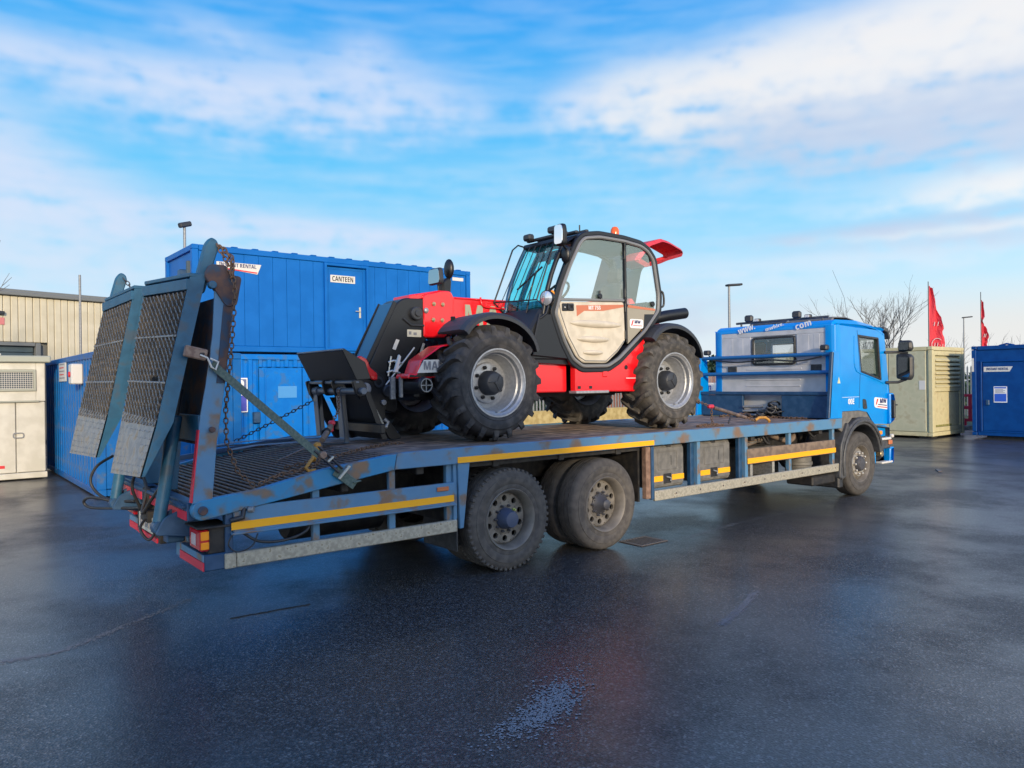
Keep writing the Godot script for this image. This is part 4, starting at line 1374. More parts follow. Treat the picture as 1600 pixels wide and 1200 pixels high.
func build_truck() -> void:
	var o := thing("flatbed_truck", "blue three-axle flatbed lorry with raised loading ramps, carrying the red machine", "lorry", V(2.0, 0, -1.25))
	var W := -2.5
	# side beams with the dropped tail
	for side in 2:
		var z1 := 0.0 if side == 0 else W
		var z0 := -0.07 if side == 0 else W + 0.07
		part(o, "side_beam", mb().prism(poly([-1.27, 1.115, 6.56, 1.11, 6.56, 1.262, -0.62, 1.268, -1.24, 1.262]), "z", z0, z1, 0.006), mats.deck_blue)
		var tail := arc(Vector2(-2.915, 0.945), 0.076, 105, 285, 10)
		tail.append_array(poly([-2.51, 0.93, -1.75, 1.045, -1.276, 1.112, -1.246, 1.259, -1.94, 1.175, -2.51, 1.06]))
		part(o, "tail_beam", mb().prism(tail, "z", z0, z1, 0.006), mats.tail_blue)
		part(o, "hinge_pin", mb().cyl(V(-2.915, 0.945, z1), V(-2.915, 0.945, z1 + (0.03 if side == 0 else -0.03)), 0.034, 16), mats.ramp_rust)
		# lighting and reflective strip
		part(o, "yellow_strip", mb().span(V(-0.60, 1.122, z1 + (0.001 if side == 0 else -0.006)), V(2.19, 1.178, z1 + (0.006 if side == 0 else -0.001))), mats.yellow_tape)
	# deck boards
	var n := 13
	for i in n:
		var za := -0.075 - i * (2.35 / n)
		var dy := rng.randf_range(-0.004, 0.004)
		part(o, "deck_board", mb().span(V(-1.25, 1.205 + dy, za - 2.35 / n + 0.005), V(6.30, 1.25 + dy, za), 0.006), mats.deck_boards if i % 2 else mats.deck_boards_b)
	# tail plate with cross ribs
	var tp := mb()
	tp.prism(poly([-2.90, 0.94, -1.25, 1.20, -1.25, 1.228, -2.90, 0.968]), "z", W + 0.075, -0.075)
	part(o, "tail_plate", tp, mats.deck_boards)
	for i in 30:
		var t := (i + 0.5) / 30.0
		var c := V(lerpf(-2.87, -1.27, t), lerpf(0.985, 1.237, t), -1.25)
		part(o, "tail_rib", mb().box(c, V(0.020, 0.022, 2.33), 0.005, Basis(Vector3.BACK, 0.156)), mats.rib_steel)
	# raised flat strip on the far edge of the tail
	part(o, "far_edge_rail", mb().bar(V(-2.6, 1.12, W + 0.10), V(-1.2, 1.28, W + 0.10), 0.05, 0.05, Vector3.UP, 0.006), mats.dark_blue)
	# chassis
	for z in [-0.80, -1.70]:
		part(o, "chassis_rail", mb().span(V(-2.75, 0.78, z - 0.045), V(8.0, 1.03, z + 0.045), 0.01), mats.chassis_black)
	for i in 9:
		part(o, "cross_member", mb().span(V(-1.0 + i * 0.88, 1.04, W + 0.08), V(-0.92 + i * 0.88, 1.20, -0.08), 0.008), mats.chassis_black)
	for x in [-1.75, -2.3]:
		part(o, "cross_member", mb().span(V(x, 0.86 + (x + 2.3) * 0.17, W + 0.08), V(x + 0.07, 0.94 + (x + 2.3) * 0.17, -0.08), 0.008), mats.chassis_black)
	for x in [0.05, 1.40, 7.22]:
		part(o, "axle", mb().cyl(V(x, 0.52, -0.35), V(x, 0.52, W + 0.35), 0.085, 16).ball(V(x, 0.52, -1.25), V(0.21, 0.21, 0.24)), mats.chassis_black)
		part(o, "leaf_spring", mb().bar(V(x - 0.6, 0.70, -0.80), V(x + 0.6, 0.70, -0.80), 0.09, 0.08, Vector3.UP, 0.01), mats.chassis_black)
		part(o, "leaf_spring", mb().bar(V(x - 0.6, 0.70, -1.7), V(x + 0.6, 0.70, -1.7), 0.09, 0.08, Vector3.UP, 0.01), mats.chassis_black)
	# wheels
	for s in 2:
		var zz := -0.02 if s == 0 else W + 0.02
		for k in [[0.05, "rear", "dusty rear wheel with a blue hub cap"], [1.40, "second", "dusty second wheel with a dark conical hub"]]:
			var w := truck_wheel(o, V(k[0], 0.51, zz), k[1], k[2] if s == 0 else "")
			if s == 1: w.rotation.y = PI
			var inn := lpart(o, "inner_tyre", tyre_mesh(false), mats.truck_tyre)
			inn.position = V(k[0], 0.51, -0.36 if s == 0 else W + 0.66) - base_of(o)
		var fw := truck_wheel(o, V(7.23, 0.51, -0.04 if s == 0 else W + 0.20), "front", "front wheel with a bright ring of nuts" if s == 0 else "")
		if s == 1: fw.rotation.y = PI
	# mudguard plates above the rear axles
	part(o, "inner_guard", mb().span(V(-0.55, 1.06, W + 0.1), V(2.05, 1.10, -0.10)), mats.chassis_black)
	part(o, "bulkhead", mb().span(V(2.06, 0.45, W + 0.12), V(2.09, 1.10, -0.14)), mats.chassis_black)
	part(o, "bulkhead", mb().span(V(-0.62, 0.55, W + 0.2), V(-0.60, 1.10, -0.12)), mats.chassis_black)
	# rear skirt
	part(o, "skirt_beam", mb().prism(poly([-2.68, 0.742, -0.63, 0.742, -0.63, 0.945, -2.45, 0.940, -2.68, 0.905]), "z", -0.05, -0.012, 0.006), mats.deck_blue)
	part(o, "skirt_lip", mb().span(V(-2.70, 0.73, -0.06), V(-0.62, 0.748, 0.012), 0.004), mats.deck_blue)
	part(o, "yellow_strip", mb().span(V(-2.70, 0.768, -0.012), V(-0.64, 0.828, -0.006)), mats.yellow_tape)
	for x in [-1.99, -1.27, -0.66]:
		part(o, "skirt_post", mb().span(V(x - 0.032, 0.56, -0.10), V(x + 0.032, 1.13 + minf(0, (x + 1.27) * 0.16), -0.055), 0.006), mats.deck_blue)
	part(o, "side_rail", mb().prism(rpoly([-2.66, 0.475, -0.60, 0.475, -0.60, 0.59, -2.66, 0.59], 0.015), "z", -0.06, -0.012, 0.008), mats.galvanised)
	part(o, "rail_end", mb().span(V(-2.75, 0.475, -0.065), V(-2.665, 0.592, -0.010), 0.006), mats.galvanised)
	part(o, "guard_bracket", mb().prism(poly([-0.59, 1.12, -0.45, 1.12, -0.53, 0.50, -0.57, 0.50]), "z", -0.06, -0.01, 0.005), mats.deck_blue)
	part(o, "guard_bracket", mb().span(V(-0.63, 0.5, -0.2), V(-0.592, 1.12, -0.03)), mats.deck_blue)
	part(o, "mud_flap", mb().span(V(-0.60, 0.28, -0.62), V(-0.585, 0.60, -0.03), 0.003), mats.black_plastic)
	part(o, "mud_flap", mb().span(V(-0.60, 0.28, W + 0.03), V(-0.585, 0.60, W + 0.62), 0.003), mats.black_plastic)
	part(o, "side_marker", mb().span(V(-0.83, 0.875, -0.012), V(-0.70, 0.915, 0.004), 0.006), mats.orange_marker)
	part(o, "loop_hose", mb().tube(sm([V(-2.60, 0.73, -0.03), V(-2.50, 0.66, 0.0), V(-2.35, 0.635, 0.0), V(-2.2, 0.65, 0.0), V(-2.1, 0.69, 0.0), V(-2.06, 0.74, -0.03)]), 0.012, 6), mats.black_plastic)
	part(o, "loop_hose", mb().tube(sm([V(-2.70, 0.73, 0.0), V(-2.73, 0.66, 0.01), V(-2.66, 0.60, 0.01), V(-2.55, 0.63, 0.01), V(-2.5, 0.72, 0.0)]), 0.006, 5), mats.black_plastic)
	part(o, "spare_tank", mb().cyl(V(-1.9, 0.62, -1.0), V(-0.9, 0.62, -1.0), 0.20, 24, 0.03), mats.chassis_black)
	# mid frame: posts, lockers, board, tank
	part(o, "rusty_post", mb().span(V(2.085, 0.49, -0.10), V(2.165, 1.10, -0.03), 0.006), mats.rust_post)
	part(o, "post", mb().span(V(2.17, 0.475, -0.07), V(2.215, 1.10, -0.02), 0.005), mats.dark_blue)
	for x in [3.07, 4.09, 5.15, 6.35]:
		var dark: bool = x < 4.2
		part(o, "post", mb().span(V(x - 0.03, 0.56, -0.09), V(x + 0.03, 1.115, -0.03), 0.005), mats.deck_blue)
		if dark:
			part(o, "post_web", mb().span(V(x - 0.10, 0.56, -0.14), V(x - 0.032, 1.11, -0.08), 0.005), mats.dark_blue)
	for k in 2:
		var x0: float = [2.24, 3.13][k]
		var x1: float = [2.84, 3.79][k]
		var lk := part(o, "locker", mb().span(V(x0, 0.585, -0.62), V(x1, 1.095, -0.09), 0.02), mats.locker_grey)
		part(lk, "locker_door", mb().prism(rpoly([x0 + 0.02, 0.62, x1 - 0.02, 0.62, x1 - 0.02, 1.07, x0 + 0.02, 1.07], 0.03), "z", -0.09, -0.072, 0.006), mats.locker_grey)
		part(lk, "raised_panel", mb().ring(rpoly([x0 + 0.10, 0.80, x1 - 0.14, 0.80, x1 - 0.14, 1.03, x0 + 0.10, 1.03], 0.02), 0.012, "z", -0.073, -0.066, 0.003), mats.locker_grey)
		part(lk, "groove", mb().span(V(x1 - 0.26, 0.85, -0.073), V(x1 - 0.252, 0.97, -0.07)), mats.chassis_black)
		var mx := (x0 + x1) * 0.5 - 0.03
		part(lk, "latch_recess", mb().span(V(mx - 0.07, 0.635, -0.073), V(mx + 0.07, 0.755, -0.066), 0.004), mats.chassis_black)
		part(lk, "latch", mb().tube([V(mx - 0.03, 0.72, -0.06), V(mx + 0.035, 0.70, -0.045), V(mx + 0.03, 0.665, -0.045)], 0.011, 6), mats.post_steel)
		part(lk, "yellow_strip", mb().span(V(x0 + 0.02, 0.67, -0.073), V(mx - 0.085, 0.735, -0.067)), mats.yellow_tape)
		part(lk, "yellow_strip", mb().span(V(mx + 0.085, 0.67, -0.073), V(x1 - 0.02, 0.735, -0.067)), mats.yellow_tape)
	part(o, "side_board", mb().span(V(4.09, 0.74, -0.055), V(6.38, 0.945, -0.018), 0.005), mats.brown_board)
	part(o, "yellow_strip", mb().span(V(4.09, 0.752, -0.018), V(6.385, 0.822, -0.011)), mats.yellow_tape)
	part(o, "side_rail", mb().prism(rpoly([2.22, 0.455, 6.60, 0.455, 6.60, 0.575, 2.22, 0.575], 0.015), "z", -0.06, -0.012, 0.008), mats.galvanised)
	for i in 9:
		part(o, "rail_bolt", mb().cyl(V(2.6 + i * 0.47, 0.515, -0.014), V(2.6 + i * 0.47, 0.515, -0.004), 0.011, 6), mats.ramp_rust)
	part(o, "fuel_tank", mb().prism(rpoly([4.15, 0.50, 5.05, 0.50, 5.05, 0.93, 4.15, 0.93], 0.02), "z", -0.75, -0.12, 0.06), mats.locker_grey)
	part(o, "tank_strap", mb().span(V(4.32, 0.495, -0.755), V(4.37, 0.935, -0.112), 0.02), mats.post_steel)
	part(o, "tank_strap", mb().span(V(4.85, 0.495, -0.755), V(4.90, 0.935, -0.112), 0.02), mats.post_steel)
	part(o, "air_filter", mb().lathe(V(5.86, 0.46, -0.33), Vector3.UP, [Vector2(0.0, 0), Vector2(0.17, 0), Vector2(0.19, 0.03), Vector2(0.19, 0.12), Vector2(0.205, 0.13), Vector2(0.205, 0.17), Vector2(0.19, 0.18), Vector2(0.19, 0.26), Vector2(0.16, 0.30), Vector2(0.0, 0.30)], 28), mats.locker_grey)
	for i in 4:
		part(o, "timber", mb().bar(V(4.2 + i * 0.12, 0.98 + 0.012 * i, -0.16 - 0.05 * i), V(5.0 + i * 0.14, 0.985 + 0.02 * i, -0.45 - 0.02 * i), 0.09, 0.03, Vector3.UP, 0.004), mats.locker_grey if i % 2 else mats.brown_board)
	part(o, "air_hose", mb().tube(sm([V(5.0, 1.1, -0.3), V(5.35, 0.98, -0.22), V(5.5, 1.02, -0.2), V(5.6, 1.1, -0.3)]), 0.045, 10), mats.brown_board)
	part(o, "air_hose", mb().tube(sm([V(4.7, 1.1, -0.2), V(4.74, 1.0, -0.16), V(4.82, 0.97, -0.16), V(4.86, 1.1, -0.25)]), 0.02, 8), mats.chassis_black)
	part(o, "air_hose", mb().tube(sm([V(5.9, 1.1, -0.2), V(6.0, 1.0, -0.16), V(6.12, 1.04, -0.2), V(6.25, 1.1, -0.25)]), 0.018, 8), mats.chassis_black)
	part(o, "gearbox", mb().span(V(4.9, 0.55, -1.5), V(7.0, 1.05, -0.95), 0.08), mats.chassis_black)
	build_tail(o, W)
	build_cab(o, W)

func build_tail(o: Node3D, W: float) -> void:
	# rear sill with red strips
	part(o, "rear_sill", mb().span(V(-3.0, 0.86, W + 0.02), V(-2.9, 1.0, -0.08), 0.008), mats.dark_blue)
	for k in [[-2.52, -2.38], [-2.22, -1.52], [-1.22, -0.98], [-0.72, -0.10]]:
		part(o, "red_strip", mb().span(V(-3.008, 0.868, k[0]), V(-2.998, 0.935, k[1])), mats.red_tape)
	part(o, "sill_step", mb().span(V(-3.03, 0.955, W + 0.06), V(-2.94, 0.985, -0.12), 0.006), mats.dark_blue)
	# underrun beam and its end pieces
	part(o, "underrun_post", mb().span(V(-2.84, 0.45, -0.62), V(-2.76, 0.86, -0.52), 0.006), mats.chassis_black)
	part(o, "underrun_post", mb().span(V(-2.84, 0.45, -2.0), V(-2.76, 0.86, -1.9), 0.006), mats.chassis_black)
	part(o, "underrun_plate", mb().span(V(-2.86, 0.45, -0.95), V(-2.84, 0.78, -0.62), 0.004), mats.deck_blue)
	for s in 2:
		var za := -0.66 if s == 0 else W + 0.02
		var zb := -0.03 if s == 0 else W + 0.65
		part(o, "underrun_end", mb().span(V(-2.90, 0.475, za), V(-2.70, 0.60, zb), 0.008), mats.dark_blue)
		part(o, "red_strip", mb().span(V(-2.908, 0.48, za), V(-2.899, 0.545, zb)), mats.red_tape)
		part(o, "blue_strip", mb().span(V(-2.906, 0.55, za), V(-2.899, 0.60, zb)), mats.deck_blue)
		# tail lamp on its bracket
		var lz := -0.30 if s == 0 else W + 0.02
		var lamp := part(o, "tail_lamp", mb().span(V(-2.93, 0.63, lz), V(-2.86, 0.79, lz + 0.28), 0.012), mats.red_lens)
		part(lamp, "clear_lens", mb().span(V(-2.937, 0.665, lz + 0.07), V(-2.928, 0.755, lz + 0.18), 0.004), mats.white_lens)
		var az := lz + 0.283 if s == 0 else lz - 0.003
		part(lamp, "amber_lens", mb().span(V(-2.925, 0.645, az - 0.006), V(-2.865, 0.70, az + 0.004), 0.003).span(V(-2.925, 0.715, az - 0.006), V(-2.865, 0.78, az + 0.004), 0.003), mats.amber)
		part(o, "lamp_bracket", mb().span(V(-2.86, 0.60, lz + 0.02), V(-2.70, 0.815, lz + 0.25), 0.006), mats.chassis_black)
		part(o, "lamp_bracket", mb().span(V(-2.95, 0.80, lz - 0.05), V(-2.7, 0.815, lz + 0.29), 0.003), mats.chassis_black)
	part(o, "tail_post", mb().span(V(-2.74, 0.59, -0.10), V(-2.68, 0.92, -0.03), 0.006), mats.dark_blue)
	part(o, "work_lamp", mb().cyl(V(-2.57, 0.915, 0.0), V(-2.54, 0.915, 0.03), 0.024, 14), mats.post_steel)
	part(o, "lamp_arm", mb().tube([V(-2.70, 0.84, -0.02), V(-2.62, 0.86, 0.01), V(-2.6, 0.93, -0.02), V(-2.55, 0.93, -0.02)], 0.022, 8), mats.black_plastic)
	# number plate with its strip
	var np := part(o, "number_plate", mb().span(V(-3.02, 0.62, -1.55), V(-3.005, 0.76, -1.03), 0.004), mats.plate)
	for k in 5:
		part(np, "plate_mark", mb().span(V(-3.026, 0.655, -1.48 + k * 0.085), V(-3.018, 0.73, -1.44 + k * 0.085)), mats.grey_text)
	part(o, "plate_bar", mb().span(V(-3.0, 0.56, -1.7), V(-2.9, 0.80, -0.9), 0.006), mats.chassis_black)
	part(o, "red_strip", mb().span(V(-3.012, 0.56, -1.62), V(-3.0, 0.60, -0.96)), mats.red_tape)
	# first ramp sections stand on the sill; the second ones hang folded behind
	for s in 2:
		var near := s == 0
		# corners of the hanging section, as it sags a little askew
		var t_r := V(-2.97, 2.66, -0.02) if near else V(-3.08, 2.70, -1.30)
		var t_l := V(-3.045, 2.71, -1.08) if near else V(-3.14, 2.67, -2.24)
		var b_r := V(-3.22, 1.59, -0.03) if near else V(-3.30, 1.60, -1.36)
		var b_l := V(-3.24, 1.60, -1.04) if near else V(-3.36, 1.62, -2.33)
		var e_r := V(-3.32, 1.23, -0.04) if near else V(-3.375, 1.28, -1.39)
		var e_l := V(-3.335, 1.18, -0.99) if near else V(-3.43, 1.26, -2.36)
		var fw := V(0.115, 0.02, 0)
		var ramp := Node3D.new()
		ramp.name = "ramp" if near else "ramp_001"
		o.add_child(ramp, true)
		var cols := 11
		# side plates
		for e in [[t_r, b_r, e_r, 1.0], [t_l, b_l, e_l, -1.0]]:
			var p := mb()
			var a: Vector3 = e[0]
			var b: Vector3 = e[1]
			var c: Vector3 = e[2]
			var w: Vector3 = V(0, 0, -0.014 * e[3])
			var ring_o := [a + V(0, 0.05, 0), b, c, c + V(0.02, 0.0, 0), b + fw, a + fw + V(0.0, 0.05, 0)]
			for tr in [[0, 1, 4], [0, 4, 5], [1, 2, 3], [1, 3, 4]]:
				p.flat(ring_o[tr[0]], ring_o[tr[1]], ring_o[tr[2]], V(0, 0, e[3]))
				p.flat(ring_o[tr[0]] + w, ring_o[tr[1]] + w, ring_o[tr[2]] + w, V(0, 0, -e[3]))
			for i in 6:
				var q: Vector3 = ring_o[i]
				var r: Vector3 = ring_o[(i + 1) % 6]
				p.quad(q, r, r + w, q + w, (q + r) * 0.5 - (b + fw * 0.5))
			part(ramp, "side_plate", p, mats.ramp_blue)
		# expanded metal, strand by strand
		var net := mb()
		var inset_ := 0.016
		var pu := func(u: float, v: float, off := 0.0) -> Vector3:
			var l := t_l.lerp(b_l, v)
			var r := t_r.lerp(b_r, v)
			return l.lerp(r, lerpf(inset_, 1.0 - inset_, u)) + V(-0.004 - off, 0, 0)
		var nr := 19
		for i in nr:
			for j in cols:
				var u0 := float(j) / cols
				var u1 := float(j + 1) / cols
				var v0 := 0.075 + 0.925 * i / nr
				var v1 := 0.075 + 0.925 * (i + 1) / nr
				if near and v0 > 0.62 and v0 < 0.70 and j in [7, 8] and i % 2 == 0:
					continue
				var jig := rng.randf_range(-0.003, 0.003)
				net.bar(pu.call(u0, v0), pu.call(u1, v1, 0.006 + jig), 0.010, 0.020, V(-0.8, 0.6, 0))
				net.bar(pu.call(u0, v1), pu.call(u1, v0, 0.006 + jig), 0.010, 0.020, V(-0.8, 0.6, 0))
		tag(part(ramp, "expanded_metal", net, mats.mesh_steel), "", "", "", "stuff")
		# dark floor behind the strands and cross bars
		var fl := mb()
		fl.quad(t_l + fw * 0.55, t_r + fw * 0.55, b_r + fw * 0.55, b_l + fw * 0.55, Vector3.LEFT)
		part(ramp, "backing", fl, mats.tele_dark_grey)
		for v in [0.0, 0.36, 0.685]:
			var th := 0.05 if v == 0.0 else 0.016
			part(ramp, "cross_bar", mb().bar(pu.call(-0.016, v + 0.02, 0.01), pu.call(1.016, v + 0.02, 0.01), th * 0.5, th * 1.6 if v == 0.0 else th, Vector3.UP, 0.003), mats.ramp_blue if v == 0.0 else mats.chequer)
		part(ramp, "top_plate", mb().bar(t_l + V(0.05, 0.05, 0), t_r + V(0.05, 0.05, 0), 0.12, 0.03, Vector3.UP, 0.005), mats.ramp_blue)
		# chequered lip
		var lip := mb()
		var k_l := t_l.lerp(b_l, 0.93) + V(-0.012, 0, 0)
		var k_r := t_r.lerp(b_r, 0.96) + V(-0.012, 0, 0)
		var o2 := V(-0.012, 0, 0)
		lip.quad(k_l, k_r, b_r + o2, b_l + o2, Vector3.LEFT)
		lip.quad(b_l + o2, b_r + o2, e_r + o2, e_l + o2, Vector3.LEFT)
		lip.quad(b_l + fw, b_r + fw, e_r + V(0.02, 0, 0), e_l + V(0.02, 0, 0), V(1, -1, 0))
		lip.quad(e_l + o2, e_r + o2, e_r + V(0.02, 0, 0), e_l + V(0.02, 0, 0), Vector3.DOWN)
		for i in 12:
			for j in 15:
				var v := (i + 0.5) / 12.0
				var l := k_l.lerp(b_l + o2, minf(v * 2.6, 1.0)) if v < 0.385 else (b_l + o2).lerp(e_l + o2, (v - 0.385) / 0.615)
				var r := k_r.lerp(b_r + o2, minf(v * 2.6, 1.0)) if v < 0.385 else (b_r + o2).lerp(e_r + o2, (v - 0.385) / 0.615)
				var c := l.lerp(r, (j + 0.5) / 15.0) + V(-0.001, 0, 0)
				lip.box(c, V(0.005, 0.007, 0.040), 0.002, Basis(Vector3.RIGHT, (0.5 if (i + j) % 2 else -0.5) * 0.5))
		part(ramp, "lip", lip, mats.chequer)
		# standing first section: side plates, floor, arm on top
		var zo := -0.005 if near else W + 0.02
		var zi := -0.98 if near else W + 0.98
		var dx := 0.0 if near else -0.10
		for e in [[zo, -0.02 if near else 0.02], [zi, 0.02 if near else -0.02]]:
			var p2 := poly([-2.985, 1.0, -2.84, 1.0, -2.80, 1.46, -2.735, 1.89, -2.675 + dx, 2.40, -2.66 + dx, 2.62, -2.80 + dx, 2.66, -2.82 + dx, 2.28, -2.875, 1.89, -2.92, 1.65])
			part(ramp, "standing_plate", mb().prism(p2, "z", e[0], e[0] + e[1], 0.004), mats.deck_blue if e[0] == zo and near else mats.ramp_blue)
		part(ramp, "standing_floor", mb().prism(poly([-2.86, 1.42, -2.82, 1.42, -2.76 + dx, 2.55, -2.79 + dx, 2.55]), "z", minf(zo, zi) + 0.02, maxf(zo, zi) - 0.02), mats.ramp_rust)
		part(ramp, "red_strip", mb().prism(poly([-2.995, 1.01, -2.985, 1.01, -2.925, 1.55, -2.935, 1.55]), "z", zo - (0.05 if near else -0.05), zo, 0.0), mats.red_tape)
		part(ramp, "cross_plate", mb().span(V(-2.93, 1.46, minf(zo, zi) + 0.02), V(-2.90, 1.66, maxf(zo, zi) - 0.02), 0.004), mats.ramp_blue)
		var az := zo - (0.13 if near else -0.02)
		var ax := -0.02 if near else -0.19
		part(ramp, "arm", mb().prism(rpoly([-2.93 + ax, 2.58, -2.84 + ax, 2.58, -2.725 + ax, 2.95, -2.74 + ax, 3.0, -2.785 + ax, 3.02, -2.825 + ax, 2.97], 0.025), "z", az, az + 0.07, 0.01), mats.ramp_blue)
		if near:
			part(ramp, "rusty_plate", mb().prism(rpoly([-2.80, 2.60, -2.72, 2.48, -2.64, 2.50, -2.60, 2.72, -2.68, 2.73, -2.72, 2.80, -2.84, 2.80, -2.88, 2.7], 0.03), "z", -0.04, 0.01, 0.004), mats.ramp_rust)
			part(ramp, "bolt", mb().cyl(V(-2.84, 1.55, -0.005), V(-2.84, 1.55, 0.035), 0.022, 8), mats.ramp_rust)
			part(ramp, "bolt", mb().cyl(V(-2.83, 2.64, -0.005), V(-2.83, 2.64, 0.05), 0.03, 10), mats.ramp_blue)
			part(ramp, "rusty_edge", mb().prism(poly([-2.80, 1.9, -2.735, 1.9, -2.665, 2.5, -2.74, 2.5]), "z", -0.004, 0.001), mats.ramp_rust)
	# lifting rams, hoses
	for s in 2:
		var z := -0.42 if s == 0 else -2.02
		var low := V(-3.12, 0.82, z)
		var high := V(-2.95, 1.86, z)
		var cy := part(o, "lift_ram", mb().cyl(low, low.lerp(high, 0.8), 0.048, 18, 0.01), mats.ramp_blue)
		part(cy, "rod", mb().cyl(low.lerp(high, 0.78), high, 0.022, 12), mats.tele_dark_grey)
		part(cy, "eye", mb().cyl(low + V(0, -0.03, -0.05), low + V(0, -0.03, 0.05), 0.055, 16, 0.008), mats.dark_blue)
		part(o, "ram_bracket", mb().prism(rpoly([-3.17, 0.74, -3.08, 0.73, -2.80, 0.68, -2.78, 0.90, -2.9, 0.95, -3.1, 0.87], 0.03), "z", z - 0.09, z - 0.06, 0.004), mats.dark_blue)
		part(o, "ram_bracket", mb().prism(rpoly([-3.17, 0.74, -3.08, 0.73, -2.80, 0.68, -2.78, 0.90, -2.9, 0.95, -3.1, 0.87], 0.03), "z", z + 0.06, z + 0.09, 0.004), mats.dark_blue)
	part(o, "hose", mb().tube(sm([V(-3.1, 1.22, -2.2), V(-3.22, 1.12, -2.32), V(-3.27, 0.98, -2.36), V(-3.22, 0.86, -2.3), V(-3.12, 0.80, -2.1), V(-3.0, 0.82, -1.8)]), 0.014, 7), mats.black_plastic)
	part(o, "hose", mb().tube(sm([V(-3.12, 0.80, -2.0), V(-3.28, 0.84, -2.2), V(-3.33, 0.79, -2.35), V(-3.28, 0.73, -2.3), V(-3.1, 0.74, -2.0), V(-3.0, 0.80, -1.5), V(-2.98, 0.92, -1.2)]), 0.014, 7), mats.black_plastic)
	part(o, "hose", mb().tube(sm([V(-3.02, 0.8, -1.5), V(-3.1, 1.0, -1.42), V(-3.06, 1.15, -1.35), V(-3.02, 1.0, -1.25), V(-3.08, 0.8, -1.15), V(-3.04, 0.95, -0.95), V(-2.98, 1.12, -0.75)]), 0.014, 7), mats.black_plastic)
	part(o, "hose", mb().tube(sm([V(-3.08, 0.76, -1.05), V(-3.14, 0.70, -0.95), V(-3.1, 0.62, -0.85), V(-3.06, 0.70, -0.78), V(-3.08, 0.80, -0.7)]), 0.012, 7), mats.black_plastic)
	part(o, "valve_block", mb().span(V(-3.03, 0.80, -1.36), V(-2.93, 1.0, -1.2), 0.01), mats.chassis_black)
	part(o, "valve_block", mb().span(V(-3.06, 0.72, -1.3), V(-2.95, 0.82, -1.08), 0.01), mats.chassis_black)
	part(o, "hitch", mb().span(V(-3.0, 0.60, -0.80), V(-2.86, 0.80, -0.68), 0.01), mats.dark_blue)

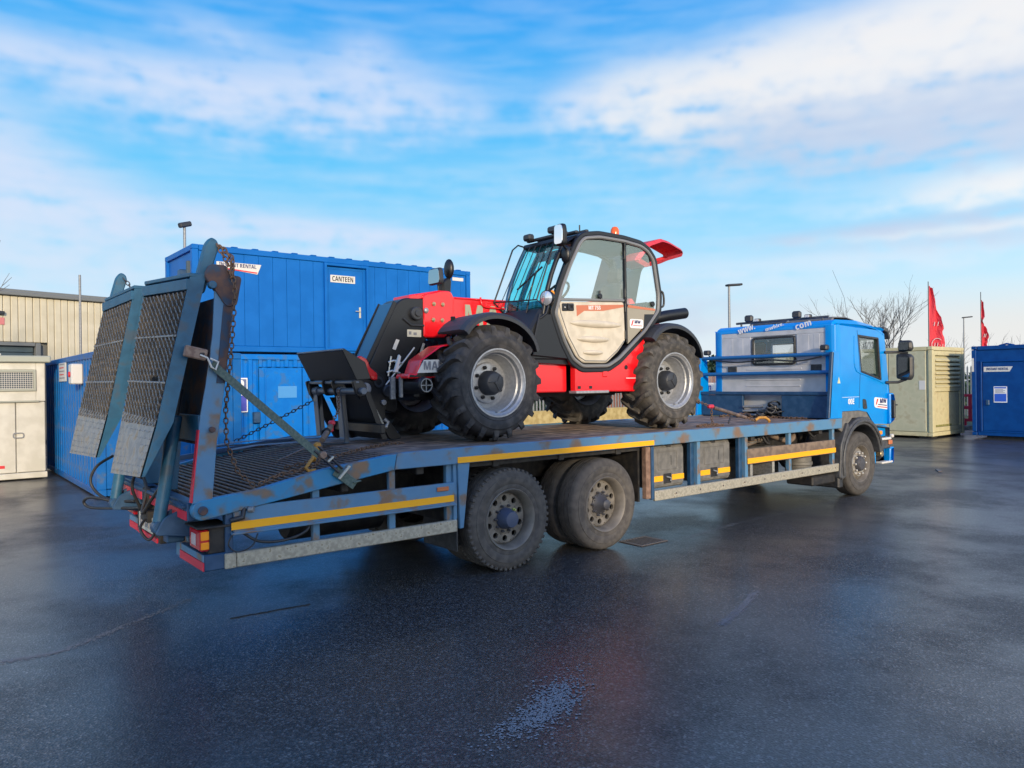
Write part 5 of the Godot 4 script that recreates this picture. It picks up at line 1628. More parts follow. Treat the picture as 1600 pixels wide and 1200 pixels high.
func build_cab(o: Node3D, W: float) -> void:
	var cm: Material = mats.cab_blue
	var zn := -0.03
	var zf := -2.26
	# headboard
	for s in 2:
		var z1 := -0.005 if s == 0 else W + 0.005
		var d := -0.045 if s == 0 else 0.045
		part(o, "headboard_side", mb().prism(poly([6.20, 1.264, 6.58, 1.264, 6.50, 2.29, 6.34, 2.29]), "z", z1 + d, z1, 0.006), cm)
	part(o, "headboard_edge", mb().bar(V(6.205, 1.27, -0.03), V(6.335, 2.28, -0.03), 0.05, 0.05, Vector3.RIGHT, 0.006), mats.dark_blue)
	for y in [2.255, 1.975]:
		part(o, "headboard_rail", mb().tube([V(6.37, y, W + 0.05), V(6.37, y, -0.05)], 0.032, 10), mats.rail_blue)
	part(o, "headboard_beam", mb().span(V(6.30, 1.62, W + 0.05), V(6.40, 1.675, -0.05), 0.008), mats.dark_blue)
	part(o, "headboard_panel", mb().span(V(6.32, 1.262, W + 0.05), V(6.37, 1.615, -1.60), 0.006), mats.dark_blue)
	part(o, "headboard_panel", mb().span(V(6.32, 1.262, -0.88), V(6.37, 1.615, -0.05), 0.006), mats.dark_blue)
	part(o, "rail_lamp", mb().box(V(6.35, 2.355, -0.155), V(0.10, 0.085, 0.12), 0.02), mats.tele_dark_grey)
	part(o, "rail_lamp", mb().box(V(6.35, 2.355, -2.33), V(0.10, 0.085, 0.12), 0.02), mats.tele_dark_grey)
	part(o, "rail_wire", mb().tube(sm([V(6.34, 2.22, -2.2), V(6.34, 2.17, -1.7), V(6.34, 2.2, -1.2), V(6.34, 2.16, -0.6), V(6.34, 2.22, -0.2)]), 0.014, 6), mats.black_plastic)
	# cab sides in pieces round the window
	var rear := [6.47, 1.365, 7.15, 1.365, 7.23, 1.97, 7.14, 2.57, 7.10, 2.68, 6.55, 2.70]
	var top := [7.10, 2.68, 7.14, 2.57, 7.83, 2.54, 8.03, 2.61, 7.9, 2.66]
	var front := [8.03, 2.61, 7.83, 2.54, 7.92, 1.83, 8.17, 1.80]
	var low := [7.15, 1.365, 7.42, 1.33, 7.64, 1.13, 8.18, 1.10, 8.215, 1.4, 8.17, 1.80, 7.92, 1.83, 7.23, 1.97]
	for s in 2:
		var z1 := zn if s == 0 else zf
		var z0 := zn - 0.06 if s == 0 else zf + 0.06
		part(o, "cab_side", mb().prism(poly(rear), "z", z0, z1), cm)
		part(o, "door_top", mb().prism(poly(top), "z", z0, z1), cm)
		part(o, "door_front", mb().prism(poly(front), "z", z0, z1), cm)
		var dr := part(o, "door", mb().prism(poly(low), "z", z0, z1), cm)
		var out := 0.006 if s == 0 else -0.006
		part(dr, "window_seal", mb().ring(rpoly([7.14, 2.57, 7.23, 1.97, 7.92, 1.83, 7.83, 2.54], 0.03), 0.035, "z", z0 - out, z1 + out, 0.004), mats.black_plastic)
		part(dr, "window_pane", mb().prism(poly([7.16, 2.55, 7.25, 1.99, 7.90, 1.86, 7.81, 2.52]), "z", (z0 + z1) * 0.5 - 0.003, (z0 + z1) * 0.5 + 0.003), mats.truck_glass)
		part(dr, "door_seam", mb().prism(poly([7.118, 2.64, 7.126, 2.64, 7.21, 1.96, 7.16, 1.40, 7.15, 1.40, 7.20, 1.96]), "z", z1 - out, z1 + out * 0.35), mats.navy)
		part(dr, "waist_line", mb().tube(sm([V(7.03, 2.55, z1), V(7.02, 2.15, z1), V(7.06, 2.02, z1), V(7.16, 1.965, z1), V(7.5, 1.90, z1), V(8.0, 1.79, z1)]), 0.012, 6), cm)
		part(dr, "door_handle", mb().prism(rpoly([7.27, 1.545, 7.37, 1.535, 7.41, 1.38, 7.28, 1.385], 0.03), "z", z1 - out, z1 + out * 2.0, 0.004), mats.black_plastic)
	part(o, "inner_wall", mb().span(V(6.56, 1.3, zf + 0.07), V(8.0, 1.65, zn - 0.07)), mats.chassis_black)
	# doors carry a logo and white letters
	var lg := part(o, "logo_panel", mb().prism(rpoly([7.66, 1.395, 8.12, 1.345, 8.13, 1.525, 7.66, 1.565], 0.045), "z", zn, zn + 0.006, 0.002), mats.white)
	text(lg, "MW", V(7.95, 1.495, zn + 0.009), 0.075, mats.navy, Vector3.ZERO, 0.22)
	part(lg, "red_mark", mb().prism(poly([7.70, 1.44, 7.73, 1.44, 7.79, 1.53, 7.745, 1.535]), "z", zn + 0.005, zn + 0.01), mats.sign_red)
	part(lg, "red_rule", mb().prism(poly([7.76, 1.40, 8.09, 1.375, 8.09, 1.39, 7.76, 1.415]), "z", zn + 0.005, zn + 0.01), mats.sign_red)
	part(lg, "blue_rule", mb().prism(poly([7.78, 1.435, 8.08, 1.41, 8.08, 1.425, 7.78, 1.45]), "z", zn + 0.005, zn + 0.01), mats.navy)
	text(o, "00E", V(6.905, 1.51, zn + 0.003), 0.085, mats.white, Vector3.ZERO, 0.19)
	part(o, "side_line", mb().span(V(6.62, 1.578, zn - 0.001), V(7.16, 1.583, zn + 0.002)), mats.white)
	part(o, "warning_sign", mb().prism(poly([6.44, 1.80, 6.52, 1.80, 6.48, 1.90]), "z", -0.004, 0.002), flatmat("pale_yellow", lin(0.6, 0.62, 0.4), 0.5))
	# roof, rear corners, back
	part(o, "roof", mb().prism(rpoly([6.44, 2.66, 6.46, 2.74, 6.56, 2.79, 7.2, 2.80, 7.75, 2.74, 8.06, 2.64, 8.03, 2.60, 7.9, 2.64, 7.1, 2.66], 0.03, 3), "z", zf - 0.004, zn + 0.004, 0.07), cm)
	for s in 2:
		var z := zn if s == 0 else zf
		var d := -1.0 if s == 0 else 1.0
		var pr := poly([6.62, z + 0.003, 6.50, z + 0.002 * -d, 6.455, z + 0.03 * d, 6.44, z + 0.07 * d, 6.44, z + 0.16 * d, 6.62, z + 0.16 * d])
		part(o, "rear_corner", mb().prism(pr, "y", 1.34, 2.70), cm)
	part(o, "back_wall", mb().span(V(6.47, 1.34, zf + 0.10), V(6.53, 2.12, zn - 0.10)).span(V(6.47, 2.57, zf + 0.10), V(6.53, 2.69, zn - 0.10)).span(V(6.47, 2.12, zf + 0.10), V(6.53, 2.57, -1.49)).span(V(6.47, 2.12, -0.71), V(6.53, 2.57, zn - 0.10)), mats.cab_white)
	var zl := zf + 0.13
	var zr := zn - 0.12
	var pn := part(o, "back_panel", mb().span(V(6.452, 1.36, zl), V(6.47, 2.10, zr), 0.006).span(V(6.452, 2.59, zl), V(6.47, 2.685, zr), 0.006).span(V(6.452, 2.10, zl), V(6.47, 2.59, -1.52), 0.006).span(V(6.452, 2.10, -0.68), V(6.47, 2.59, zr), 0.006), mats.cab_white)
	for z in [-1.92, -1.72, -0.52, -0.34]:
		part(pn, "pressed_rib", mb().span(V(6.450, 2.14, z - 0.05), V(6.455, 2.58, z + 0.05), 0.002), mats.cab_white)
	for y in [1.87, 1.765]:
		part(pn, "pressed_rib", mb().span(V(6.444, y - 0.014, -1.62), V(6.455, y + 0.014, -0.62), 0.005), mats.cab_white)
	part(pn, "pressed_rib", mb().span(V(6.446, 2.03, -1.6), V(6.455, 2.06, -0.6), 0.004), mats.cab_white)
	var bw := part(o, "back_window", mb().ring(rpoly([-1.50, 2.11, -0.70, 2.11, -0.70, 2.58, -1.50, 2.58], 0.07), 0.035, "x", 6.44, 6.475, 0.006), mats.black_plastic)
	part(bw, "pane", mb().span(V(6.455, 2.13, -1.48), V(6.46, 2.56, -0.72)), mats.truck_glass)
	for z in [-1.885, -0.35]:
		var vt := part(o, "vent", mb().span(V(6.44, 2.0, z - 0.09), V(6.455, 2.10, z + 0.09), 0.006), mats.black_plastic)
		for k in 4:
			part(vt, "slat", mb().span(V(6.434, 2.01 + k * 0.023, z - 0.08), V(6.442, 2.02 + k * 0.023, z + 0.08)), mats.grey_plastic)
	text(o, "www.", V(6.432, 2.735, -1.585), 0.10, mats.white, V(0, -90, 14), 0.33)
	text(o, "mwhire.", V(6.432, 2.735, -1.06), 0.055, mats.white, V(0, -90, 14), 0.34)
	text(o, "com", V(6.432, 2.735, -0.55), 0.10, mats.white, V(0, -90, 14), 0.27)
	# interior: seats and posts, seen through the glass
	for z in [-0.65, -1.65]:
		part(o, "seat", mb().box(V(6.95, 2.02, z), V(0.16, 0.62, 0.5), 0.06, Basis(Vector3.BACK, 0.12)).box(V(7.2, 1.75, z), V(0.5, 0.16, 0.5), 0.05).box(V(6.88, 2.42, z), V(0.10, 0.2, 0.28), 0.04), mats.seat_grey)
	part(o, "dashboard", mb().prism(poly([7.75, 1.6, 8.1, 1.6, 8.1, 1.92, 7.95, 1.95, 7.8, 1.86]), "z", zf + 0.1, zn - 0.1, 0.03), mats.seat_grey)
	part(o, "steering_wheel", mb().tube(range(16).map(func(i): return V(7.72, 2.0, -0.65) + Basis(Vector3.BACK, 0.5) * V(0, 0.0, 0) + V(sin(TAU * i / 16.0) * 0.10, sin(TAU * i / 16.0) * 0.19, cos(TAU * i / 16.0) * 0.21)), 0.016, 6, true), mats.black_plastic)
	# front
	part(o, "windscreen_frame", mb().ring(rect(zf + 0.05, 1.80, zn - 0.05, 2.62, 0.08), 0.08, "x", 8.02, 8.09, 0.01), cm)
	part(o, "windscreen", mb().span(V(8.04, 1.86, zf + 0.1), V(8.05, 2.56, zn - 0.1)), mats.truck_glass)
	part(o, "front_panel", mb().prism(rpoly([8.10, 1.12, 8.24, 1.12, 8.25, 1.4, 8.20, 1.82, 8.10, 1.82], 0.03), "z", zf - 0.01, zn + 0.005, 0.03), cm)
	part(o, "sun_visor", mb().prism(rpoly([8.05, 2.73, 8.20, 2.70, 8.27, 2.54, 8.24, 2.52, 8.17, 2.64, 8.05, 2.66], 0.02), "z", zf, zn, 0.01), mats.grey_plastic)
	part(o, "front_corner", mb().prism(rpoly([8.10, 1.10, 8.26, 1.16, 8.29, 1.5, 8.25, 1.62, 8.10, 1.62], 0.03), "z", -0.16, 0.03, 0.02), cm)
	part(o, "grille_fin", mb().span(V(8.24, 1.2, -0.09), V(8.285, 1.5, 0.035), 0.01).tube([V(8.27, 1.42, 0.0), V(8.34, 1.42, 0.03)], 0.014, 6), mats.black_plastic)
	var bp := part(o, "bumper", mb().prism(rpoly([7.84, 0.45, 8.26, 0.43, 8.30, 0.6, 8.28, 1.08, 7.84, 1.08], 0.04), "z", zf - 0.02, -0.10, 0.03), cm)
	part(bp, "step_panel", mb().prism(rpoly([7.70, 1.095, 8.18, 1.05, 8.185, 0.90, 7.80, 0.90], 0.02), "z", -0.11, -0.02, 0.01), mats.grey_plastic)
	part(bp, "step", mb().span(V(7.80, 0.845, -0.11), V(8.19, 0.885, 0.0), 0.01), mats.off_white)
	part(bp, "step", mb().span(V(7.86, 0.455, -0.12), V(8.24, 0.49, 0.0), 0.01), mats.off_white)
	part(bp, "step_panel", mb().span(V(7.80, 0.70, -0.11), V(8.20, 0.84, -0.02), 0.015), mats.grey_plastic)
	part(bp, "step_recess", mb().span(V(7.86, 0.49, -0.14), V(8.13, 0.70, -0.10)), mats.chassis_black)
	part(bp, "bumper_corner", mb().prism(rpoly([8.13, 0.46, 8.27, 0.44, 8.29, 0.72, 8.15, 0.70], 0.02), "z", -0.10, 0.0, 0.015), cm)
	part(bp, "indicator", mb().box(V(7.82, 0.975, -0.01), V(0.10, 0.065, 0.03), 0.012), mats.amber)
	part(bp, "side_lamp", mb().box(V(8.16, 0.80, -0.01), V(0.12, 0.075, 0.03), 0.01), mats.orange_marker)
	part(bp, "fog_lamp", mb().cyl(V(7.92, 0.62, -0.10), V(7.92, 0.62, -0.03), 0.05, 14), mats.brass)
	part(bp, "marker_lamp", mb().box(V(8.26, 0.90, -0.03), V(0.07, 0.06, 0.06), 0.015), mats.off_white)
	# wheel arch
	part(o, "wheel_arch", mb().prism(band(Vector2(7.19, 0.56), 0.58, 0.70, 200, 10, 22), "z", -0.62, 0.02, 0.012), mats.grey_plastic)
	part(o, "arch_flare", mb().prism(band(Vector2(7.19, 0.56), 0.615, 0.665, 196, 20, 22), "z", 0.015, 0.045, 0.012), mats.grey_plastic)
	part(o, "arch_rear", mb().prism(rpoly([6.45, 0.34, 6.60, 0.34, 6.64, 0.75, 6.80, 1.02, 6.72, 1.2, 6.50, 0.85], 0.04), "z", -0.55, 0.018, 0.012), mats.grey_plastic)
	part(o, "sill_panel", mb().prism(poly([6.50, 1.10, 6.62, 1.05, 6.95, 1.25, 7.45, 1.24, 7.62, 1.12, 7.40, 1.335, 7.15, 1.36, 6.50, 1.36]), "z", -0.10, -0.035, 0.006), mats.locker_grey)
	part(o, "mud_flap", mb().span(V(6.46, 0.19, -0.60), V(6.60, 0.40, -0.01), 0.02), mats.black_plastic)
	part(o, "rear_flap", mb().span(V(5.80, 0.28, -0.5), V(6.46, 0.42, -0.06), 0.02), mats.chassis_black)
	part(o, "far_arch", mb().prism(band(Vector2(7.19, 0.56), 0.58, 0.70, 200, 10, 22), "z", zf, zf + 0.6, 0.012), mats.grey_plastic)
	part(o, "engine_block", mb().span(V(6.6, 0.8, -1.75), V(8.1, 1.32, -0.7), 0.05), mats.chassis_black)
	# mirrors
	var mr := part(o, "mirror_arm", mb().tube([V(8.02, 2.30, -0.02), V(8.20, 2.30, 0.12), V(8.24, 2.28, 0.26)], 0.022, 8).tube([V(8.05, 1.80, -0.02), V(8.18, 1.80, 0.12), V(8.22, 1.85, 0.24)], 0.022, 8).tube([V(8.22, 1.80, 0.16), V(8.22, 2.5, 0.16)], 0.018, 8), mats.black_plastic)
	part(mr, "main_mirror", mb().prism(rpoly([0.10, 1.86, 0.32, 1.83, 0.36, 1.9, 0.36, 2.22, 0.30, 2.27, 0.10, 2.27], 0.04), "x", 8.14, 8.26, 0.03), mats.black_plastic)
	part(mr, "mirror_glass", mb().prism(rpoly([0.14, 1.90, 0.31, 1.88, 0.33, 1.93, 0.33, 2.20, 0.14, 2.22], 0.03), "x", 8.132, 8.14), mats.mirror_dim)
	part(mr, "wide_mirror", mb().prism(rpoly([0.12, 2.31, 0.33, 2.31, 0.36, 2.36, 0.34, 2.49, 0.14, 2.49], 0.05), "x", 8.14, 8.26, 0.04), mats.black_plastic)
	part(mr, "wide_glass", mb().prism(rpoly([0.15, 2.335, 0.32, 2.335, 0.32, 2.465, 0.15, 2.465], 0.03), "x", 8.132, 8.142), mats.mirror_dim)
	# roof bar with lamps
	part(o, "roof_bar", mb().tube([V(6.75, 2.86, -2.0), V(6.75, 2.86, -0.3)], 0.02, 8), mats.grey_plastic)
	part(o, "roof_bar", mb().tube([V(6.75, 2.79, -1.9), V(6.75, 2.86, -1.9)], 0.018, 6), mats.grey_plastic)
	part(o, "roof_bar", mb().tube([V(6.75, 2.79, -0.4), V(6.75, 2.86, -0.4)], 0.018, 6), mats.grey_plastic)
	for z in [-1.74, -0.84]:
		part(o, "roof_lamp", mb().box(V(6.74, 2.93, z), V(0.10, 0.12, 0.14), 0.025, Basis(Vector3.UP, 0.2)), mats.tele_dark_grey)
	for z in [-1.57, -0.64]:
		var rl := part(o, "small_lamp", mb().box(V(6.74, 2.89, z), V(0.07, 0.06, 0.11), 0.012), mats.tele_dark_grey)
		part(rl, "lens", mb().box(V(6.70, 2.89, z), V(0.012, 0.04, 0.08), 0.004), mats.off_white)
	part(o, "roof_hatch", mb().prism(rpoly([6.95, 2.80, 7.75, 2.78, 7.7, 2.85, 7.4, 2.89, 7.0, 2.875], 0.03), "z", -1.15, -0.35, 0.02), mats.locker_grey)
	part(o, "light_bar", mb().span(V(7.2, 2.80, -2.05), V(7.4, 2.88, -1.3), 0.02), mats.grey_plastic)
	part(o, "antenna", mb().tube([V(7.0, 2.82, -0.02 - 0.1), V(7.0, 3.16, -0.17), V(7.0, 3.62, -0.36)], 0.0035, 5, false, 0.002), mats.grey_plastic)

# ---------------------------------------------------------------- telehandler
func lug_tyre() -> MB:
	var b := mb()
	var w := 0.47
	# carcass, outer face at z = 0
	b.lathe(Vector3.ZERO, Vector3.BACK, [Vector2(0.345, -0.03), Vector2(0.352, -0.006), Vector2(0.375, 0.004), Vector2(0.40, 0.012), Vector2(0.406, 0.008), Vector2(0.413, 0.013), Vector2(0.45, 0.02), Vector2(0.49, 0.016), Vector2(0.495, 0.009), Vector2(0.52, 0.002), Vector2(0.545, -0.012), Vector2(0.563, -0.04), Vector2(0.573, -0.10), Vector2(0.578, -w * 0.5), Vector2(0.573, -w + 0.10), Vector2(0.563, -w + 0.04), Vector2(0.545, -w + 0.012), Vector2(0.49, -w - 0.014), Vector2(0.42, -w - 0.012), Vector2(0.345, -w + 0.03)], 64)
	var n := 19
	for side in [-1.0, 1.0]:
		for i in n:
			var a0 := TAU * (i + (0.5 if side > 0 else 0.0)) / n
			# centre line of one lug: distance off the middle, angle, top and foot radius, half width in angle
			var rows := [[-0.012, 0.00, 0.628, 0.565, 0.036], [0.05, 0.055, 0.629, 0.565, 0.038], [0.12, 0.15, 0.627, 0.562, 0.042], [0.185, 0.225, 0.618, 0.55, 0.050], [0.222, 0.25, 0.604, 0.535, 0.054], [0.240, 0.255, 0.568, 0.515, 0.058], [0.241, 0.257, 0.515, 0.495, 0.050]]
			var prev := []
			for r in rows:
				var z: float = -w * 0.5 + side * r[0]
				var aa: float = a0 + r[1] * (-1.0)
				var sec := []
				for k in [[-1.0, 3], [-0.82, 2], [0.82, 2], [1.0, 3]]:
					var an: float = aa + k[0] * r[4] * (1.25 if k[1] == 3 else 1.0)
					var rad: float = r[2] if k[1] == 2 else r[3]
					sec.append(V(cos(an) * rad, sin(an) * rad, z))
				if prev:
					var mid: Vector3 = (sec[0] + sec[1] + sec[2] + sec[3] + prev[0] + prev[1] + prev[2] + prev[3]) / 8.0
					for k in 3:
						var c: Vector3 = (sec[k] + sec[k + 1] + prev[k] + prev[k + 1]) / 4.0
						b.quad(prev[k], prev[k + 1], sec[k + 1], sec[k], (c - mid) + V(mid.x, mid.y, 0).normalized() * 0.01)
				else:
					b.quad(sec[0], sec[1], sec[2], sec[3], V(0, 0, -side))
				prev = sec
			b.quad(prev[0], prev[1], prev[2], prev[3], V(0, 0, side))
	return b

func tele_wheel(parent: Node3D, c: Vector3, tm: Material, spin: float, label := "") -> MeshInstance3D:
	var t := lpart(parent, "wheel", lug_tyre(), tm)
	t.position = c - base_of(parent)
	t.rotation.z = spin
	if label:
		t.set_meta("label", label)
	var rim := mb()
	rim.lathe(Vector3.ZERO, Vector3.BACK, [Vector2(0.372, -0.01), Vector2(0.366, 0.006), Vector2(0.352, 0.006), Vector2(0.342, -0.012), Vector2(0.325, -0.022), Vector2(0.318, -0.05), Vector2(0.322, -0.075), Vector2(0.305, -0.085), Vector2(0.300, -0.125), Vector2(0.288, -0.14), Vector2(0.282, -0.21), Vector2(0.270, -0.235), Vector2(0.225, -0.225), Vector2(0.215, -0.20), Vector2(0.195, -0.192), Vector2(0.10, -0.192)], 64)
	rim.box(V(0.0, -0.318, -0.06), V(0.05, 0.03, 0.05), 0.006)
	rim.lathe(Vector3.ZERO, Vector3.BACK, [Vector2(0.345, -0.46), Vector2(0.30, -0.40), Vector2(0.284, -0.24)], 40)
	lpart(t, "rim", rim, mats.silver_rim)
	var hub := mb()
	hub.lathe(V(0, 0, -0.195), Vector3.BACK, [Vector2(0.135, 0.0), Vector2(0.132, 0.08), Vector2(0.118, 0.10), Vector2(0.112, 0.135), Vector2(0.10, 0.145), Vector2(0.0, 0.147)], 32)
	for i in 3:
		var a := TAU * i / 3.0 + 0.4
		hub.bar(V(cos(a) * 0.02, sin(a) * 0.02, -0.046), V(cos(a + 0.5) * 0.10, sin(a + 0.5) * 0.10, -0.046), 0.012, 0.012, Vector3.BACK, 0.003)
	hub.cyl(V(0, 0, -0.05), V(0, 0, -0.035), 0.022, 8, 0.004)
	lpart(t, "hub", hub, mats.tele_dark_grey)
	for i in 8:
		var a := TAU * i / 8.0 + 0.2
		var p := V(cos(a) * 0.172, sin(a) * 0.172, -0.192)
		var nt := mb().cyl(p, p + V(0, 0, 0.03), 0.022, 6, 0.004)
		nt.cyl(p + V(0, 0, 0.03), p + V(0, 0, 0.045), 0.012, 6, 0.003)
		lpart(t, "wheel_nut", nt, mats.tele_black)
	return t

func fender(c: Vector2, a0: float, a1: float, r: float, z0: float, z1: float) -> MB:
	var b := mb()
	var k := 18
	var sec := []
	# section across the guard: flat top with a rolled lip on the outside
	for i in k + 1:
		var t := float(i) / k
		var a := deg_to_rad(lerpf(a0, a1, t))
		var d := Vector2(cos(a), sin(a))
		var drop := 0.05 * pow(absf(t * 2.0 - 1.0), 4.0)
		var row := []
		for q in [[z0, -0.02], [z0, 0.0], [lerpf(z0, z1, 0.8), 0.012], [lerpf(z0, z1, 0.95), 0.0], [z1, -0.03], [z1, -0.065], [z1 - 0.012, -0.065], [z1 - 0.02, -0.03], [lerpf(z0, z1, 0.9), -0.015]]:
			var p: Vector2 = c + d * (r + q[1] - drop)
			row.append(V(p.x, p.y, q[0]))
		sec.append(row)
	for i in k:
		for j in 9:
			var l := (j + 1) % 9
			var mid: Vector3 = (sec[i][0] + sec[i][4] + sec[i + 1][0] + sec[i + 1][4]) / 4.0
			b.quad(sec[i][j], sec[i][l], sec[i + 1][l], sec[i + 1][j], (sec[i][j] + sec[i][l]) * 0.5 - mid + V(0, 0, 0.0) if j < 5 else mid - (sec[i][j] + sec[i][l]) * 0.5 - V(0, 0, 0.2))
	for e in [0, k]:
		for j in range(1, 8):
			b.flat(sec[e][0], sec[e][j], sec[e][j + 1], V(-1 if e == k else 1, -0.5, 0))
	return b

func build_telehandler() -> void:
	var D := 1.25
	var o := thing("telehandler", "red telescopic handler with a pale cab door, chained down on the flatbed", "telehandler", V(1.70, D, -1.48))
	var zn := -0.45
	var zf := -2.53
	tele_wheel(o, V(0.25, D + 0.625, zn), mats.tele_tyre, 0.10, "dark front wheel next to the forks")
	tele_wheel(o, V(3.15, D + 0.625, zn), mats.tele_tyre_rear, 0.22, "lighter brown rear wheel under the exhaust")
	for x in [0.25, 3.15]:
		var w := tele_wheel(o, V(x, D + 0.625, zf), mats.tele_tyre if x < 1.0 else mats.tele_tyre_rear, 0.31)
		w.rotation = Vector3(0, PI, 0.31)
		part(o, "axle", mb().cyl(V(x, D + 0.625, -0.8), V(x, D + 0.625, -2.2), 0.10, 16, 0.02).box(V(x, D + 0.62, -1.49), V(0.34, 0.32, 0.42), 0.08), mats.tele_black)
	# chassis
	part(o, "chassis", mb().prism(poly([-0.1, 1.85, 0.9, 1.80, 3.6, 1.80, 3.7, 2.15, 3.4, 2.45, 1.0, 2.2, -0.1, 2.1]), "z", -1.95, -0.98, 0.02), mats.tele_black)
	part(o, "chassis_panel", mb().prism(poly([1.53, 1.76, 2.56, 1.745, 2.60, 1.80, 2.68, 2.10, 2.82, 2.52, 2.74, 2.50, 2.26, 2.12, 2.06, 2.02, 1.64, 2.02, 1.53, 2.10]), "z", -0.72, -0.62, 0.012), mats.tele_red)
	part(o, "panel_recess", mb().span(V(1.98, 1.93, -0.625), V(2.06, 2.03, -0.605), 0.01), mats.tele_red)
	part(o, "filler_cap", mb().cyl(V(2.40, 2.05, -0.63), V(2.40, 2.05, -0.61), 0.028, 16), mats.tele_black)
	part(o, "white_tick", mb().span(V(2.40, 1.91, -0.622), V(2.58, 1.918, -0.616)), mats.white)
	part(o, "lower_panel", mb().prism(rpoly([0.9, 1.755, 1.50, 1.755, 1.50, 2.13, 1.36, 2.16, 0.9, 2.16], 0.03), "z", -0.86, -0.74, 0.012), mats.tele_red)
	part(o, "step", mb().span(V(1.51, 1.735, -0.72), V(2.06, 1.768, -0.585), 0.006), mats.silver_rim)
	for x in [1.56, 1.75]:
		part(o, "step_hole", mb().span(V(x, 1.79, -0.622), V(x + 0.05, 1.825, -0.616), 0.0), mats.tele_black)
	part(o, "belly", mb().span(V(0.9, 1.70, -2.2), V(2.55, 2.0, -0.87), 0.05), mats.tele_black)
	part(o, "engine_cover", mb().prism(rpoly([1.1, 1.80, 2.6, 1.80, 2.9, 2.5, 2.7, 2.62, 1.3, 2.62, 1.1, 2.4], 0.06), "z", -2.45, -1.95, 0.03), mats.tele_red)
	part(o, "rear_cover", mb().prism(rpoly([2.85, 2.42, 3.55, 2.40, 3.5, 2.72, 3.32, 2.92, 3.05, 2.92], 0.06), "z", -1.7, -0.98, 0.03), mats.tele_red)
	part(o, "rear_bracket", mb().prism(rpoly([2.78, 2.44, 3.0, 2.44, 2.99, 2.53, 2.86, 2.54], 0.03), "z", -0.9, -0.66, 0.01), mats.tele_red)
	part(o, "rear_marker", mb().span(V(2.72, 2.44, -0.66), V(2.79, 2.53, -0.625), 0.01), mats.amber)
	part(o, "exhaust", mb().tube([V(3.15, 2.70, -0.85), V(3.35, 2.75, -0.75), V(3.7, 2.80, -0.72)], 0.075, 16), mats.tele_black)
	part(o, "exhaust_elbow", mb().tube(sm([V(3.05, 2.55, -0.9), V(3.1, 2.66, -0.88), V(3.2, 2.71, -0.84)]), 0.05, 12), mats.tele_black)
	part(o, "grab_hoop", mb().tube(sm([V(3.02, 3.05, -0.64), V(3.10, 3.03, -0.60), V(3.11, 2.86, -0.60), V(3.03, 2.84, -0.64)]), 0.014, 6), mats.tele_black)
	# guards
	part(o, "mudguard", fender(Vector2(0.25, D + 0.625), 128, 32, 0.745, -0.97, -0.44), mats.tele_dark_grey)
	part(o, "mudguard", fender(Vector2(3.15, D + 0.625), 128, 28, 0.745, -0.97, -0.44), mats.tele_dark_grey)
	part(o, "mudguard", fender(Vector2(0.25, D + 0.625), 128, 32, 0.745, -2.54, -2.02), mats.tele_dark_grey)
	part(o, "mudguard", fender(Vector2(3.15, D + 0.625), 128, 28, 0.745, -2.54, -2.02), mats.tele_dark_grey)
	part(o, "guard_stay", mb().bar(V(0.05, 2.2, -0.98), V(-0.02, 2.6, -0.9), 0.05, 0.02), mats.tele_black)
	part(o, "guard_stay", mb().bar(V(2.95, 2.2, -0.98), V(3.1, 2.6, -0.9), 0.05, 0.02), mats.tele_black)
	build_tele_cab(o)
	build_boom(o)

